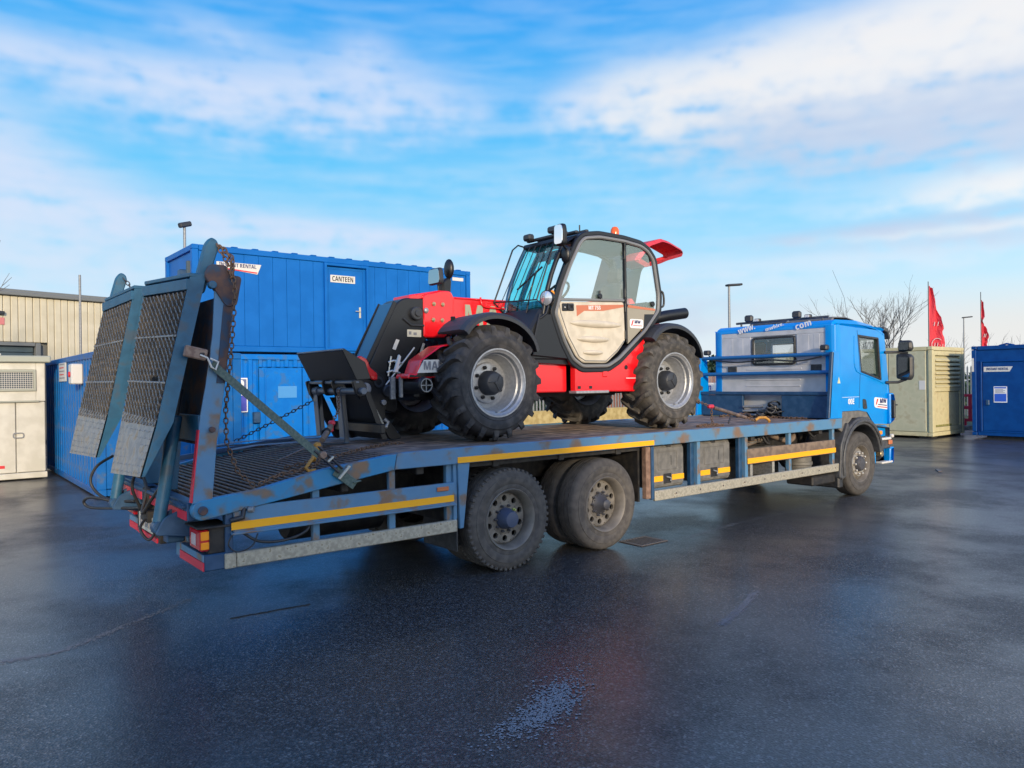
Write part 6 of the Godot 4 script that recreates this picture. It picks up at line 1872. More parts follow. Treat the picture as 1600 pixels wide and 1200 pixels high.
func build_tele_cab(o: Node3D) -> void:
	var z1 := -0.60
	var z0 := -1.36
	var outline := [1.19, 2.67, 1.30, 2.98, 1.44, 3.27, 1.60, 3.54, 1.69, 3.615, 1.95, 3.655, 2.39, 3.65, 2.70, 3.62, 2.84, 3.56, 2.95, 3.45, 3.045, 2.99, 3.03, 2.78, 2.76, 2.50, 2.27, 2.14, 2.07, 2.045, 1.63, 2.04, 1.47, 2.13, 1.33, 2.34]
	var sh := rpoly(outline, 0.05, 3)
	part(o, "door_surround", mb().ring(sh, 0.042, "z", z1 - 0.04, z1 + 0.012, 0.012), mats.cab_rim_grey)
	var outer := MB.inset(sh, -0.055)
	part(o, "cab_frame", mb().ring2(outer, sh, "z", z1 - 0.06, z1 - 0.004, 0.01), mats.tele_black)
	part(o, "far_frame", mb().ring(rpoly(outline, 0.05, 3), 0.06, "z", z0, z0 + 0.06, 0.01), mats.tele_black)
	# roof with slots and edge
	part(o, "roof", mb().prism(rpoly([1.40, 3.52, 1.58, 3.62, 1.70, 3.665, 1.95, 3.70, 2.40, 3.695, 2.72, 3.665, 2.88, 3.60, 2.86, 3.56, 2.68, 3.58, 2.4, 3.61, 1.95, 3.61, 1.70, 3.58, 1.6, 3.5], 0.03, 3), "z", z0 - 0.03, z1 - 0.05, 0.02), mats.tele_black)
	for i in 5:
		part(o, "roof_bar", mb().box(V(1.42 + i * 0.17, 3.63 + 0.03 * minf(i, 2), -0.98), V(0.05, 0.035, 0.72), 0.01), mats.tele_dark_grey)
	part(o, "rear_wall", mb().prism(poly([2.86, 3.55, 2.92, 3.5, 3.02, 2.98, 3.0, 2.4, 2.94, 2.4, 2.96, 2.98]), "z", z0 + 0.02, z0 + 0.10).prism(poly([2.86, 2.9, 3.02, 2.9, 3.0, 2.3, 2.6, 2.2, 2.5, 2.3]), "z", z0 + 0.02, z1 - 0.08), mats.tele_black)
	part(o, "floor", mb().prism(poly([0.95, 2.1, 2.2, 2.05, 2.9, 2.5, 2.9, 2.56, 2.2, 2.14, 0.95, 2.2]), "z", z0, z1 - 0.06), mats.tele_black)
	part(o, "far_wall", mb().prism(poly([1.1, 2.15, 1.6, 2.06, 2.1, 2.06, 2.75, 2.5, 3.0, 2.78, 1.2, 2.72]), "z", z0 + 0.01, z0 + 0.05), mats.tele_black)
	# front of the cab: lower black nose and raked windscreen
	part(o, "cab_nose", mb().prism(poly([0.82, 2.12, 1.47, 2.12, 1.32, 2.34, 1.17, 2.67, 1.21, 2.76, 1.02, 2.72, 0.92, 2.58, 0.80, 2.42]), "z", -1.40, z1 - 0.045, 0.03), mats.tele_black)
	part(o, "side_skirt", mb().prism(poly([0.86, 2.18, 1.46, 2.14, 1.32, 2.34, 1.18, 2.66, 0.98, 2.66, 0.9, 2.4]), "z", z1 - 0.05, z1 - 0.012, 0.008), mats.tele_black)
	# raked windscreen: glass between two pillars
	var bl := V(1.06, 2.66, z1 - 0.06)
	var tl := V(1.42, 3.55, z1 - 0.06)
	var br := V(1.06, 2.66, z0 - 0.02)
	var tr := V(1.42, 3.55, z0 - 0.02)
	var fwd := V(-0.927, 0.375, 0)
	var gl := mb()
	for i in 6:
		var t0 := i / 6.0
		var t1 := (i + 1) / 6.0
		var b0 := fwd * 0.05 * sin(PI * t0)
		var b1 := fwd * 0.05 * sin(PI * t1)
		var bk := fwd * -0.008
		gl.quad(bl.lerp(tl, t0) + b0, br.lerp(tr, t0) + b0, br.lerp(tr, t1) + b1, bl.lerp(tl, t1) + b1, fwd)
		gl.quad(bl.lerp(tl, t0) + b0 + bk, br.lerp(tr, t0) + b0 + bk, br.lerp(tr, t1) + b1 + bk, bl.lerp(tl, t1) + b1 + bk, -fwd)
		gl.quad(bl.lerp(tl, t0) + b0, bl.lerp(tl, t0) + b0 + bk, bl.lerp(tl, t1) + b1 + bk, bl.lerp(tl, t1) + b1, V(0, 0, 1))
		gl.quad(br.lerp(tr, t0) + b0, br.lerp(tr, t0) + b0 + bk, br.lerp(tr, t1) + b1 + bk, br.lerp(tr, t1) + b1, V(0, 0, -1))
		if i == 0:
			gl.quad(bl, br, br + bk, bl + bk, Vector3.DOWN)
		if i == 5:
			gl.quad(tl, tr, tr + bk, tl + bk, Vector3.UP)
	part(o, "windscreen", gl, mats.screen_glass)
	for e in [[bl, tl], [br, tr]]:
		var pp := []
		for i in 7:
			var t := i / 6.0
			pp.append((e[0] as Vector3).lerp(e[1], t) + fwd * (0.05 * sin(PI * t) - 0.005))
		part(o, "screen_pillar", mb().tube(pp, 0.028, 8), mats.boom_blue_lit if e[0] == br else mats.tele_black)
	part(o, "screen_sill", mb().bar(bl, br, 0.05, 0.06, fwd, 0.01), mats.boom_blue_lit)
	part(o, "screen_head", mb().bar(tl, tr, 0.06, 0.09, fwd, 0.01), mats.tele_black)
	# wire guard in front of it
	var gf := fwd * 0.14
	var g := mb()
	var ga := bl.lerp(tl, 0.12) + gf
	var gb := br.lerp(tr, 0.12) + gf
	g.tube([tl.lerp(tr, 0.04) + fwd * 0.03, bl.lerp(tl, 0.96) + gf * 0.8, bl.lerp(tl, 0.85) + gf, ga, bl.lerp(tl, 0.10) + fwd * 0.03], 0.009, 6)
	g.tube([tr.lerp(tl, 0.02) + fwd * 0.03, br.lerp(tr, 0.98) + gf * 0.9, br.lerp(tr, 0.88) + gf * 1.3, gb + gf * 0.5, br.lerp(tr, 0.06) + fwd * 0.03], 0.010, 6)
	g.tube([ga, gb + gf * 0.5], 0.009, 6)
	part(o, "guard_frame", g, mats.tele_black)
	for i in 6:
		var t := (i + 0.6) / 6.6
		part(o, "guard_wire", mb().tube([ga.lerp(gb, t) + fwd * (0.05 * t), (bl.lerp(tl, 0.93) + gf * 0.7).lerp(br.lerp(tr, 0.93) + gf * 0.7, t)], 0.0055, 5), mats.tele_black)
	part(o, "wiper", mb().tube([bl.lerp(br, 0.3) + fwd * 0.07, bl.lerp(tr, 0.32) + fwd * 0.09, V(1.22, 3.16, -0.86) + fwd * 0.08], 0.010, 5).tube([V(1.12, 2.95, -1.1) + fwd * 0.08, V(1.26, 3.2, -0.8) + fwd * 0.08], 0.012, 5), mats.tele_black)
	# door: pale lower half with pressed ribs, glass above
	var lower := [1.245, 2.81, 2.355, 2.865, 2.375, 2.38, 2.245, 2.245, 2.035, 2.10, 1.64, 2.10, 1.53, 2.17, 1.36, 2.42, 1.24, 2.68]
	var dr := part(o, "door", mb().prism(rpoly(lower, 0.04, 3), "z", z1 - 0.035, z1 + 0.004, 0.012), mats.door_beige)
	for r in [[1.42, 2.30, 2.56, 0.052], [1.53, 2.08, 2.375, 0.045], [1.63, 1.97, 2.215, 0.037]]:
		part(dr, "pressed_rib", mb().ball(V((r[0] + r[1]) * 0.5, r[2] + 0.01, z1 + 0.002), V((r[1] - r[0]) * 0.5, r[3] * 0.9, 0.040), 24), mats.door_beige)
	part(dr, "stripe", mb().prism(poly([1.53, 2.78, 2.34, 2.83, 2.34, 2.80, 1.98, 2.735, 1.66, 2.72, 1.54, 2.65]), "z", z1 + 0.0035, z1 + 0.007), flatmat("stripe_red", lin(0.52, 0.16, 0.08), 0.4))
	text(dr, "MT 733", V(1.83, 2.765, z1 + 0.009), 0.045, mats.white, V(0, 0, 3), 0.20)
	part(dr, "handle_recess", mb().prism(rpoly([1.30, 2.70, 1.49, 2.71, 1.49, 2.80, 1.30, 2.79], 0.015), "z", z1 + 0.002, z1 + 0.012, 0.003), mats.tele_black)
	part(dr, "lock", mb().cyl(V(1.34, 2.745, z1 + 0.01), V(1.34, 2.745, z1 + 0.02), 0.011, 10), mats.chrome)
	part(dr, "handle", mb().ring(rpoly([1.385, 2.715, 1.475, 2.72, 1.475, 2.79, 1.385, 2.785], 0.012), 0.018, "z", z1 + 0.01, z1 + 0.028, 0.003), mats.tele_dark_grey)
	part(dr, "door_glass", mb().prism(rpoly([1.27, 2.84, 1.55, 3.44, 1.67, 3.565, 1.95, 3.60, 2.35, 3.60, 2.355, 2.89], 0.03), "z", z1 - 0.02, z1 - 0.012), mats.clear_glass)
	part(dr, "waist_bar", mb().bar(V(1.26, 2.835, z1 - 0.01), V(2.36, 2.885, z1 - 0.01), 0.04, 0.03, Vector3.UP, 0.006), mats.cab_rim_grey)
	part(dr, "window_knob", mb().cyl(V(1.93, 2.91, z1 - 0.06), V(1.93, 2.91, z1 + 0.02), 0.032, 12).cyl(V(1.93, 2.87, z1), V(1.93, 2.98, z1), 0.012, 8), mats.tele_black)
	part(dr, "lower_line", mb().tube([V(1.26, 2.78, z1 + 0.006), V(1.28, 2.68, z1 + 0.006), V(1.40, 2.41, z1 + 0.006), V(1.57, 2.17, z1 + 0.006), V(1.67, 2.125, z1 + 0.006), V(2.02, 2.125, z1 + 0.006), V(2.22, 2.26, z1 + 0.006), V(2.345, 2.38, z1 + 0.006)], 0.006, 5), mats.cab_rim_grey)
	part(o, "door_pillar", mb().bar(V(2.385, 3.625, z1 - 0.012), V(2.40, 2.36, z1 - 0.012), 0.045, 0.028, Vector3.RIGHT, 0.006), mats.tele_black)
	for y in [3.46, 2.98, 2.80, 2.46]:
		part(o, "hinge", mb().cyl(V(2.37, y - 0.06, z1 + 0.008), V(2.37, y + 0.05, z1 + 0.008), 0.016, 8, 0.003), mats.tele_black)
	part(o, "rear_glass", mb().prism(rpoly([2.425, 2.84, 2.425, 3.595, 2.70, 3.57, 2.84, 3.48, 2.99, 2.99, 2.975, 2.80], 0.03), "z", z1 - 0.02, z1 - 0.012), mats.clear_glass)
	var rp := part(o, "rear_panel", mb().prism(rpoly([2.425, 2.82, 2.965, 2.79, 2.90, 2.70, 2.425, 2.34], 0.02), "z", z1 - 0.03, z1 - 0.004, 0.006), flatmat("rear_beige", lin(0.30, 0.27, 0.21), 0.3))
	part(rp, "stripe", mb().prism(poly([2.43, 2.835, 2.95, 2.81, 2.94, 2.785, 2.43, 2.80]), "z", z1 - 0.004, z1), mats["stripe_red"])
	part(rp, "dark_corner", mb().prism(poly([2.74, 2.73, 2.93, 2.74, 2.90, 2.69, 2.72, 2.55]), "z", z1 - 0.005, z1 - 0.001), mats.tele_black)
	var st := part(rp, "logo_sticker", mb().prism(rpoly([2.46, 2.545, 2.71, 2.545, 2.71, 2.66, 2.46, 2.66], 0.03), "z", z1 - 0.004, z1 + 0.001), mats.white)
	text(st, "MW", V(2.60, 2.625, z1 + 0.003), 0.04, mats.navy, Vector3.ZERO, 0.11)
	part(st, "red_mark", mb().prism(poly([2.48, 2.575, 2.50, 2.575, 2.53, 2.645, 2.51, 2.645]), "z", z1, z1 + 0.004).span(V(2.52, 2.575, z1), V(2.69, 2.582, z1 + 0.004)), mats.sign_red)
	part(rp, "rear_knob", mb().cyl(V(2.90, 2.87, z1 - 0.05), V(2.90, 2.87, z1 + 0.01), 0.035, 12), mats.tele_black)
	# inside
	part(o, "seat", mb().box(V(2.30, 2.50, -1.0), V(0.48, 0.14, 0.46), 0.05).box(V(2.56, 2.85, -1.0), V(0.13, 0.64, 0.46), 0.06, Basis(Vector3.BACK, -0.14)), mats.seat_grey)
	part(o, "head_rest", mb().box(V(2.62, 3.26, -1.0), V(0.09, 0.18, 0.26), 0.04, Basis(Vector3.BACK, -0.14)), mats.seat_grey)
	part(o, "dash", mb().prism(poly([1.10, 2.2, 1.45, 2.2, 1.42, 2.72, 1.30, 2.86, 1.14, 2.78]), "z", -1.25, -0.75, 0.03), mats.tele_black)
	var wheel_pts := []
	for i in 18:
		var a := TAU * i / 18.0
		wheel_pts.append(V(1.58, 2.96, -1.0) + Basis(Vector3.BACK, 0.9) * V(0.19 * cos(a), 0, 0.19 * sin(a)))
	part(o, "steering_wheel", mb().tube(wheel_pts, 0.016, 6, true).tube([V(1.4, 2.7, -1.0), V(1.58, 2.96, -1.0)], 0.03, 8), mats.tele_black)
	part(o, "lever", mb().tube([V(1.9, 2.5, -1.28), V(1.88, 2.92, -1.26)], 0.012, 6).ball(V(1.88, 2.95, -1.26), V(0.03, 0.045, 0.03), 10), mats.tele_black)
	part(o, "blind", mb().box(V(1.52, 3.42, -0.98), V(0.03, 0.12, 0.60), 0.01, Basis(Vector3.BACK, -0.35)), mats.tele_dark_grey)
	part(o, "cab_mirror", mb().ball(V(1.42, 3.38, -0.95), V(0.03, 0.09, 0.05), 12), mats.tele_black)
	# roof and side fittings
	part(o, "beacon", mb().lathe(V(2.42, 3.74, -0.80), Vector3.UP, [Vector2(0.055, 0.0), Vector2(0.055, 0.03), Vector2(0.052, 0.07), Vector2(0.035, 0.10), Vector2(0.0, 0.112)], 18), mats.beacon)
	part(o, "roof_lamp", mb().ball(V(2.15, 3.715, -0.95), V(0.05, 0.03, 0.05), 10), mats.cyan_lamp)
	part(o, "roof_spike", mb().tube([V(1.75, 3.66, -0.75), V(1.75, 3.78, -0.75)], 0.009, 5), mats.tele_black)
	part(o, "roof_work_lamp", mb().box(V(1.42, 3.70, -0.85), V(0.10, 0.08, 0.16), 0.02), mats.tele_dark_grey)
	part(o, "roof_work_lamp", mb().box(V(1.36, 3.66, -1.25), V(0.09, 0.08, 0.14), 0.02), mats.tele_dark_grey)
	var mi := part(o, "mirror", mb().prism(rpoly([-0.56, 3.43, -0.41, 3.43, -0.40, 3.60, -0.42, 3.68, -0.55, 3.68, -0.57, 3.6], 0.045), "x", 1.16, 1.24, 0.025), mats.tele_black)
	part(mi, "mirror_glass", mb().prism(rpoly([-0.55, 3.45, -0.42, 3.45, -0.415, 3.60, -0.43, 3.665, -0.545, 3.665], 0.035), "x", 1.152, 1.162), mats.mirror)
	part(mi, "mirror_arm", mb().tube([V(1.48, 3.46, -0.62), V(1.3, 3.42, -0.52), V(1.2, 3.48, -0.5)], 0.014, 6), mats.tele_black)
	part(o, "second_mirror", mb().ball(V(1.36, 3.36, -0.58), V(0.05, 0.11, 0.07), 14), mats.tele_black)
	var hl := part(o, "head_lamp", mb().lathe(V(1.10, 2.84, -0.62), V(-0.96, -0.05, 0.25), [Vector2(0.0, -0.10), Vector2(0.05, -0.09), Vector2(0.085, -0.03), Vector2(0.092, 0.02), Vector2(0.086, 0.03)], 20), mats.tele_black)
	part(hl, "lens", mb().lathe(V(1.10, 2.84, -0.62), V(-0.96, -0.05, 0.25), [Vector2(0.086, 0.022), Vector2(0.05, 0.04), Vector2(0.0, 0.045)], 20), flatmat("lamp_lens", lin(0.62, 0.63, 0.66), 0.08, 0.6))
	part(hl, "stalk", mb().tube([V(1.10, 2.76, -0.60), V(1.06, 2.66, -0.60), V(0.98, 2.60, -0.62)], 0.016, 6), mats.tele_black)
	part(o, "side_repeater", mb().ball(V(1.16, 2.90, -0.60), V(0.03, 0.035, 0.02), 10), mats.amber)

func build_boom(o: Node3D) -> void:
	var za := -1.36
	var zb := -1.76
	# outer boom runs back beside the cab and rises to its rear end
	part(o, "boom", mb().prism(poly([0.28, 2.44, 1.9, 2.44, 3.3, 2.62, 3.55, 2.9, 3.4, 3.05, 1.9, 2.89, 0.28, 2.885]), "z", zb, za - 0.04, 0.015), mats.tele_red)
	part(o, "boom_edge", mb().tube([V(0.35, 2.87, za - 0.035), V(1.3, 2.875, za - 0.035)], 0.012, 6), mats.tele_red)
	part(o, "beacon_stem", mb().cyl(V(2.42, 3.66, -0.80), V(2.42, 3.75, -0.80), 0.02, 10), mats.tele_black)
	part(o, "boom_rear", mb().prism(rpoly([2.95, 2.7, 3.5, 2.7, 3.72, 3.5, 4.05, 3.72, 3.7, 3.86, 3.35, 3.72], 0.08), "z", zb - 0.2, za - 0.12, 0.03), mats.tele_black)
	part(o, "boom_cover", mb().prism(rpoly([3.45, 3.60, 3.72, 3.87, 4.02, 3.97, 4.20, 3.95, 4.52, 3.86, 4.54, 3.76, 4.18, 3.66, 4.02, 3.60, 3.7, 3.52], 0.04), "z", zb + 0.02, za + 0.0, 0.05), mats.red_cover)
	text(o, "MANITOU", V(1.30, 2.64, za - 0.036), 0.30, mats.khaki_text, Vector3.ZERO, 1.62, 0.008)
	part(o, "boom_hose", mb().tube(sm([V(0.72, 2.9, -1.4), V(0.74, 2.80, -1.38), V(0.9, 2.78, -1.38), V(1.25, 2.78, -1.38)]), 0.012, 6), mats.tele_red)
	# nose collar
	var col := part(o, "boom_collar", mb().prism(rpoly([-0.10, 2.40, 0.18, 2.40, 0.24, 2.46, 0.30, 2.46, 0.31, 2.88, 0.27, 2.94, 0.14, 2.94, -0.10, 2.88], 0.03), "z", zb - 0.03, za, 0.012), mats.tele_red)
	for q in [[0.03, 2.78], [0.15, 2.78], [0.02, 2.60], [0.14, 2.60]]:
		part(col, "bolt", mb().cyl(V(q[0], q[1], za), V(q[0], q[1], za + 0.018), 0.026, 6, 0.004).cyl(V(q[0], q[1], za + 0.01), V(q[0], q[1], za + 0.03), 0.014, 8), mats.brass)
	part(o, "nose_plate", mb().prism(poly([-0.28, 2.80, 0.24, 2.90, 0.26, 2.93, 0.14, 2.945, -0.26, 2.87]), "z", zb, za - 0.03, 0.01), mats.tele_red)
	# black boom head
	part(o, "boom_head", mb().prism(rpoly([-0.02, 2.84, -0.34, 2.83, -0.44, 2.77, -0.62, 2.42, -0.83, 1.98, -0.72, 1.62, -0.46, 1.55, -0.40, 1.95, -0.20, 2.20, -0.02, 2.42], 0.05), "z", zb + 0.02, za - 0.02, 0.012), mats.tele_black)
	part(o, "head_face", mb().bar(V(-0.46, 2.77, (za + zb) * 0.5), V(-0.84, 2.02, (za + zb) * 0.5), 0.30, 0.02, V(-0.9, 0.4, 0), 0.006), mats.boom_blue_lit)
	part(o, "head_ridge", mb().bar(V(-0.45, 2.78, za - 0.03), V(-0.85, 2.02, za - 0.03), 0.02, 0.05, V(-0.9, 0.4, 0), 0.006), mats.tele_black)
	part(o, "head_ridge", mb().bar(V(-0.45, 2.78, zb + 0.03), V(-0.85, 2.02, zb + 0.03), 0.02, 0.05, V(-0.9, 0.4, 0), 0.006), mats.tele_black)
	part(o, "head_boss", mb().cyl(V(-0.20, 2.66, za - 0.03), V(-0.20, 2.66, za + 0.03), 0.075, 20, 0.01).cyl(V(-0.20, 2.66, za), V(-0.20, 2.66, za + 0.05), 0.035, 14), mats.tele_dark_grey)
	part(o, "grease_cap", mb().ball(V(-0.08, 2.70, za + 0.02), V(0.032, 0.032, 0.02), 12), mats.silver_rim)
	part(o, "weld_strip", mb().tube([V(-0.36, 2.60, za - 0.015), V(-0.26, 2.53, za - 0.015), V(-0.03, 2.53, za - 0.015)], 0.014, 6), mats.tele_dark_grey)
	var dc := part(o, "data_label", mb().span(V(-0.31, 2.40, za - 0.02), V(-0.13, 2.48, za - 0.014)), mats.plate)
	part(dc, "print_mark", mb().span(V(-0.29, 2.425, za - 0.016), V(-0.26, 2.46, za - 0.011)).span(V(-0.23, 2.42, za - 0.016), V(-0.19, 2.45, za - 0.011)), mats.grey_text)
	part(o, "small_label", mb().prism(poly([-0.50, 2.26, -0.46, 2.25, -0.41, 2.36, -0.45, 2.37]), "z", za - 0.02, za - 0.014), mats.off_white)
	for q in [[-0.56, 2.13, 0], [-0.58, 2.02, 0]]:
		part(o, "hose_coupling", mb().tube([V(q[0], q[1] - 0.02, za + 0.0), V(q[0] + 0.05, q[1], za + 0.02), V(q[0] + 0.15, q[1] - 0.03, za + 0.02)], 0.016, 8).cyl(V(q[0] + 0.01, q[1] - 0.06, za + 0.01), V(q[0] + 0.03, q[1] + 0.05, za + 0.01), 0.012, 6), mats.chrome)
	part(o, "coupling_cap", mb().ball(V(-0.48, 2.13, za + 0.01), V(0.015, 0.015, 0.015), 8), mats.silver_rim)
	part(o, "coupling_cap", mb().ball(V(-0.55, 1.94, za + 0.01), V(0.018, 0.018, 0.015), 8), mats.silver_rim)
	part(o, "tilt_rod", mb().cyl(V(-0.70, 1.76, za + 0.02), V(-0.24, 2.28, za + 0.02), 0.012, 8), mats.chrome)
	part(o, "tilt_ram", mb().cyl(V(-0.16, 2.18, (za + zb) * 0.5), V(-0.62, 1.55, (za + zb) * 0.5), 0.06, 16), mats.tele_black)
	part(o, "guide_plate", mb().bar(V(-0.16, 2.20, za + 0.01), V(-0.11, 2.33, za + 0.01), 0.012, 0.03, V(1, 0, 0), 0.004), mats.post_steel)
	# carriage cheeks and locking hook
	for z in [za + 0.02, zb - 0.05]:
		part(o, "carriage_cheek", mb().prism(rpoly([-0.99, 1.86, -0.93, 2.03, -0.80, 2.06, -0.64, 1.96, -0.60, 1.72, -0.64, 1.55, -0.42, 1.28, -0.58, 1.27, -0.72, 1.50, -0.95, 1.74], 0.04), "z", z - 0.02, z + 0.03, 0.008), mats.tele_black)
	part(o, "cheek_boss", mb().cyl(V(-0.87, 1.83, za + 0.04), V(-0.87, 1.83, za + 0.075), 0.065, 20, 0.008).cyl(V(-0.87, 1.83, za + 0.07), V(-0.87, 1.83, za + 0.095), 0.03, 8), mats.silver_rim)
	part(o, "cheek_hole", mb().lathe(V(-0.71, 1.90, za + 0.04), Vector3.BACK, [Vector2(0.035, -0.03), Vector2(0.035, 0.02), Vector2(0.058, 0.02), Vector2(0.062, 0.0)], 18), mats.tele_dark_grey)
	part(o, "pivot_pin", mb().cyl(V(-0.60, 1.80, za + 0.02), V(-0.60, 1.80, za + 0.09), 0.07, 18, 0.012).cyl(V(-0.55, 1.80, za + 0.08), V(-0.55, 1.80, za + 0.11), 0.03, 12), mats.tele_dark_grey)
	part(o, "cheek_bolt", mb().cyl(V(-0.66, 1.68, za + 0.04), V(-0.66, 1.68, za + 0.08), 0.03, 8), mats.silver_rim)
	part(o, "lock_pin", mb().tube([V(-0.66, 1.50, za + 0.07), V(-0.62, 1.47, za + 0.08), V(-0.64, 1.42, za + 0.08), V(-0.70, 1.42, za + 0.07)], 0.022, 8), mats.silver_rim)
	var dl := part(o, "rating_plate", mb().prism(poly([-0.80, 1.60, -0.74, 1.61, -0.64, 1.43, -0.70, 1.42]), "z", za + 0.045, za + 0.054), mats.plate)
	for k in 4:
		var c := V(-0.77, 1.60, za + 0.055).lerp(V(-0.68, 1.43, za + 0.055), 0.15 + k * 0.23)
		part(dl, "print_line", mb().box(c, V(0.04, 0.008, 0.004), 0.0, Basis(Vector3.BACK, 0.15)), mats.grey_text)
	part(o, "red_hook", mb().prism(rpoly([-1.05, 2.12, -0.94, 2.18, -0.86, 2.14, -0.82, 2.05, -0.74, 1.99, -0.74, 1.92, -0.80, 1.92, -0.90, 2.02, -0.98, 2.04, -1.0, 2.0, -1.04, 2.04], 0.02), "z", za + 0.055, za + 0.09, 0.01), mats.tele_red)
	part(o, "hook_bolt", mb().ball(V(-0.91, 2.07, za + 0.09), V(0.03, 0.03, 0.02), 12), mats.brass)
	# carriage plate and bars
	var n0 := -0.95
	var n1 := -2.06
	part(o, "load_plate", mb().prism(poly([-1.30, 2.21, -1.28, 2.235, -1.05, 2.10, -0.99, 1.93, -1.15, 1.92]), "z", n1, n0, 0.006), mats.tele_black)
	part(o, "load_plate_edge", mb().bar(V(-1.295, 2.225, n1), V(-1.295, 2.225, n0), 0.02, 0.02, Vector3.UP, 0.004), mats.boom_blue_lit)
	part(o, "seam", mb().bar(V(-1.285, 2.2, -1.22), V(-1.155, 1.94, -1.18), 0.008, 0.006, V(-0.9, -0.4, 0)), mats.tele_dark_grey)
	part(o, "carriage_bar", mb().bar(V(-1.14, 1.90, n1 - 0.04), V(-1.14, 1.90, n0), 0.05, 0.035, Vector3.UP, 0.01), mats.fork_steel)
	part(o, "fork_shaft", mb().cyl(V(-1.10, 1.81, n1 - 0.02), V(-1.10, 1.81, n0 + 0.06), 0.035, 16), mats.fork_steel)
	for z in [n1 - 0.03, n1 + 0.38, n1 + 0.62, n0 - 0.02]:
		part(o, "carriage_lug", mb().prism(rpoly([-1.20, 1.92, -1.10, 1.93, -1.03, 1.86, -1.05, 1.76, -1.15, 1.76], 0.03), "z", z - 0.018, z + 0.018, 0.006), mats.tele_black)
	part(o, "carriage_side", mb().prism(rpoly([-1.18, 1.90, -1.08, 1.92, -0.78, 1.28, -0.86, 1.27, -1.16, 1.78], 0.02), "z", n1 - 0.03, n1 + 0.02, 0.006), mats.tele_black)
	part(o, "carriage_side", mb().prism(poly([-1.02, 1.74, -0.96, 1.74, -0.66, 1.30, -0.78, 1.28]), "z", zb - 0.1, zb - 0.05), mats.tele_black)
	part(o, "carriage_lower", mb().bar(V(-0.86, 1.42, n1), V(-0.86, 1.42, n0), 0.06, 0.10, Vector3.UP, 0.01), mats.tele_black)
	part(o, "carriage_back", mb().prism(poly([-0.96, 1.80, -0.90, 1.80, -0.70, 1.30, -0.76, 1.30]), "z", -1.9, -1.15), mats.tele_black)
	for z in [-1.42, -2.0]:
		var f := mb().prism(rpoly([-1.135, 1.84, -1.075, 1.84, -1.03, 1.33, -1.03, 1.262, -2.22, 1.262, -2.25, 1.272, -2.0, 1.30, -1.09, 1.315], 0.015, 3), "z", z - 0.055, z + 0.055, 0.006)
		f.cyl(V(-1.10, 1.81, z - 0.07), V(-1.10, 1.81, z + 0.07), 0.05, 16)
		part(o, "fork", f, mats.fork_steel)
	# front frame with the red lamp box and its white plate
	var hb := part(o, "lamp_box", mb().prism(rpoly([-0.68, 1.985, -0.60, 1.97, -0.54, 2.12, -0.30, 2.27, 0.10, 2.33, 0.10, 2.26, -0.1, 2.0, -0.15, 1.94, -0.70, 1.93], 0.02), "z", -0.98, -0.72, 0.012), mats.tele_red)
	part(hb, "name_board", mb().prism(poly([-0.59, 1.985, -0.14, 2.0, -0.12, 2.13, -0.51, 2.12]), "z", -0.722, -0.712), mats.off_white)
	text(hb, "MANI", V(-0.37, 2.06, -0.708), 0.085, mats.grey_text, Vector3.ZERO, 0.30)
	part(hb, "white_guide", mb().prism(poly([-0.72, 2.0, -0.68, 2.0, -0.64, 2.16, -0.66, 2.18]), "z", -0.98, -0.95), mats.off_white)
	part(o, "lamp_bracket", mb().span(V(-0.75, 1.72, -1.0), V(-0.7, 1.95, -0.97)), mats.post_steel)
	part(o, "lamp_bracket", mb().span(V(-0.70, 1.74, -0.9), V(-0.67, 1.95, -0.87)), mats.post_steel)
	var fl := part(o, "front_lamp", mb().cyl(V(-0.60, 1.86, -0.96), V(-0.53, 1.86, -0.66), 0.085, 20, 0.012).ring(arc(Vector2(-0.53, 1.86), 0.075, 0, 345, 20), 0.012, "z", -0.67, -0.64), mats.tele_black)
	part(fl, "spokes", mb().ring(arc(Vector2(-0.53, 1.86), 0.07, 0, 345, 20), 0.008, "z", -0.652, -0.635).span(V(-0.534, 1.79, -0.652), V(-0.526, 1.93, -0.642)).span(V(-0.60, 1.856, -0.652), V(-0.46, 1.864, -0.642)), mats.post_steel)
	part(o, "front_beam", mb().span(V(-0.45, 1.70, -2.2), V(-0.1, 1.95, -0.98), 0.04), mats.tele_black)
	# road mirror on the boom nose
	var rm := part(o, "boom_mirror", mb().prism(rpoly([-1.62, 3.02, -1.36, 3.02, -1.34, 3.06, -1.36, 3.21, -1.60, 3.21], 0.04), "x", 0.12, 0.17, 0.015), mats.tele_dark_grey)
	part(rm, "mirror_glass", mb().prism(rpoly([-1.60, 3.035, -1.38, 3.035, -1.365, 3.06, -1.38, 3.195, -1.585, 3.195], 0.03), "x", 0.112, 0.122), mats.mirror_mid)
	part(rm, "mirror_stem", mb().tube([V(0.16, 3.04, -1.46), V(0.17, 2.9, -1.46)], 0.012, 6), mats.tele_black)
	part(o, "nose_lamp", mb().ball(V(0.34, 3.22, -1.5), V(0.05, 0.12, 0.08), 14), mats.tele_black)
	part(o, "nose_guard", mb().prism(rpoly([0.24, 2.9, 0.34, 2.88, 0.36, 3.1, 0.30, 3.12, 0.22, 3.06], 0.04), "z", -1.6, -1.46, 0.02), mats.tele_black)

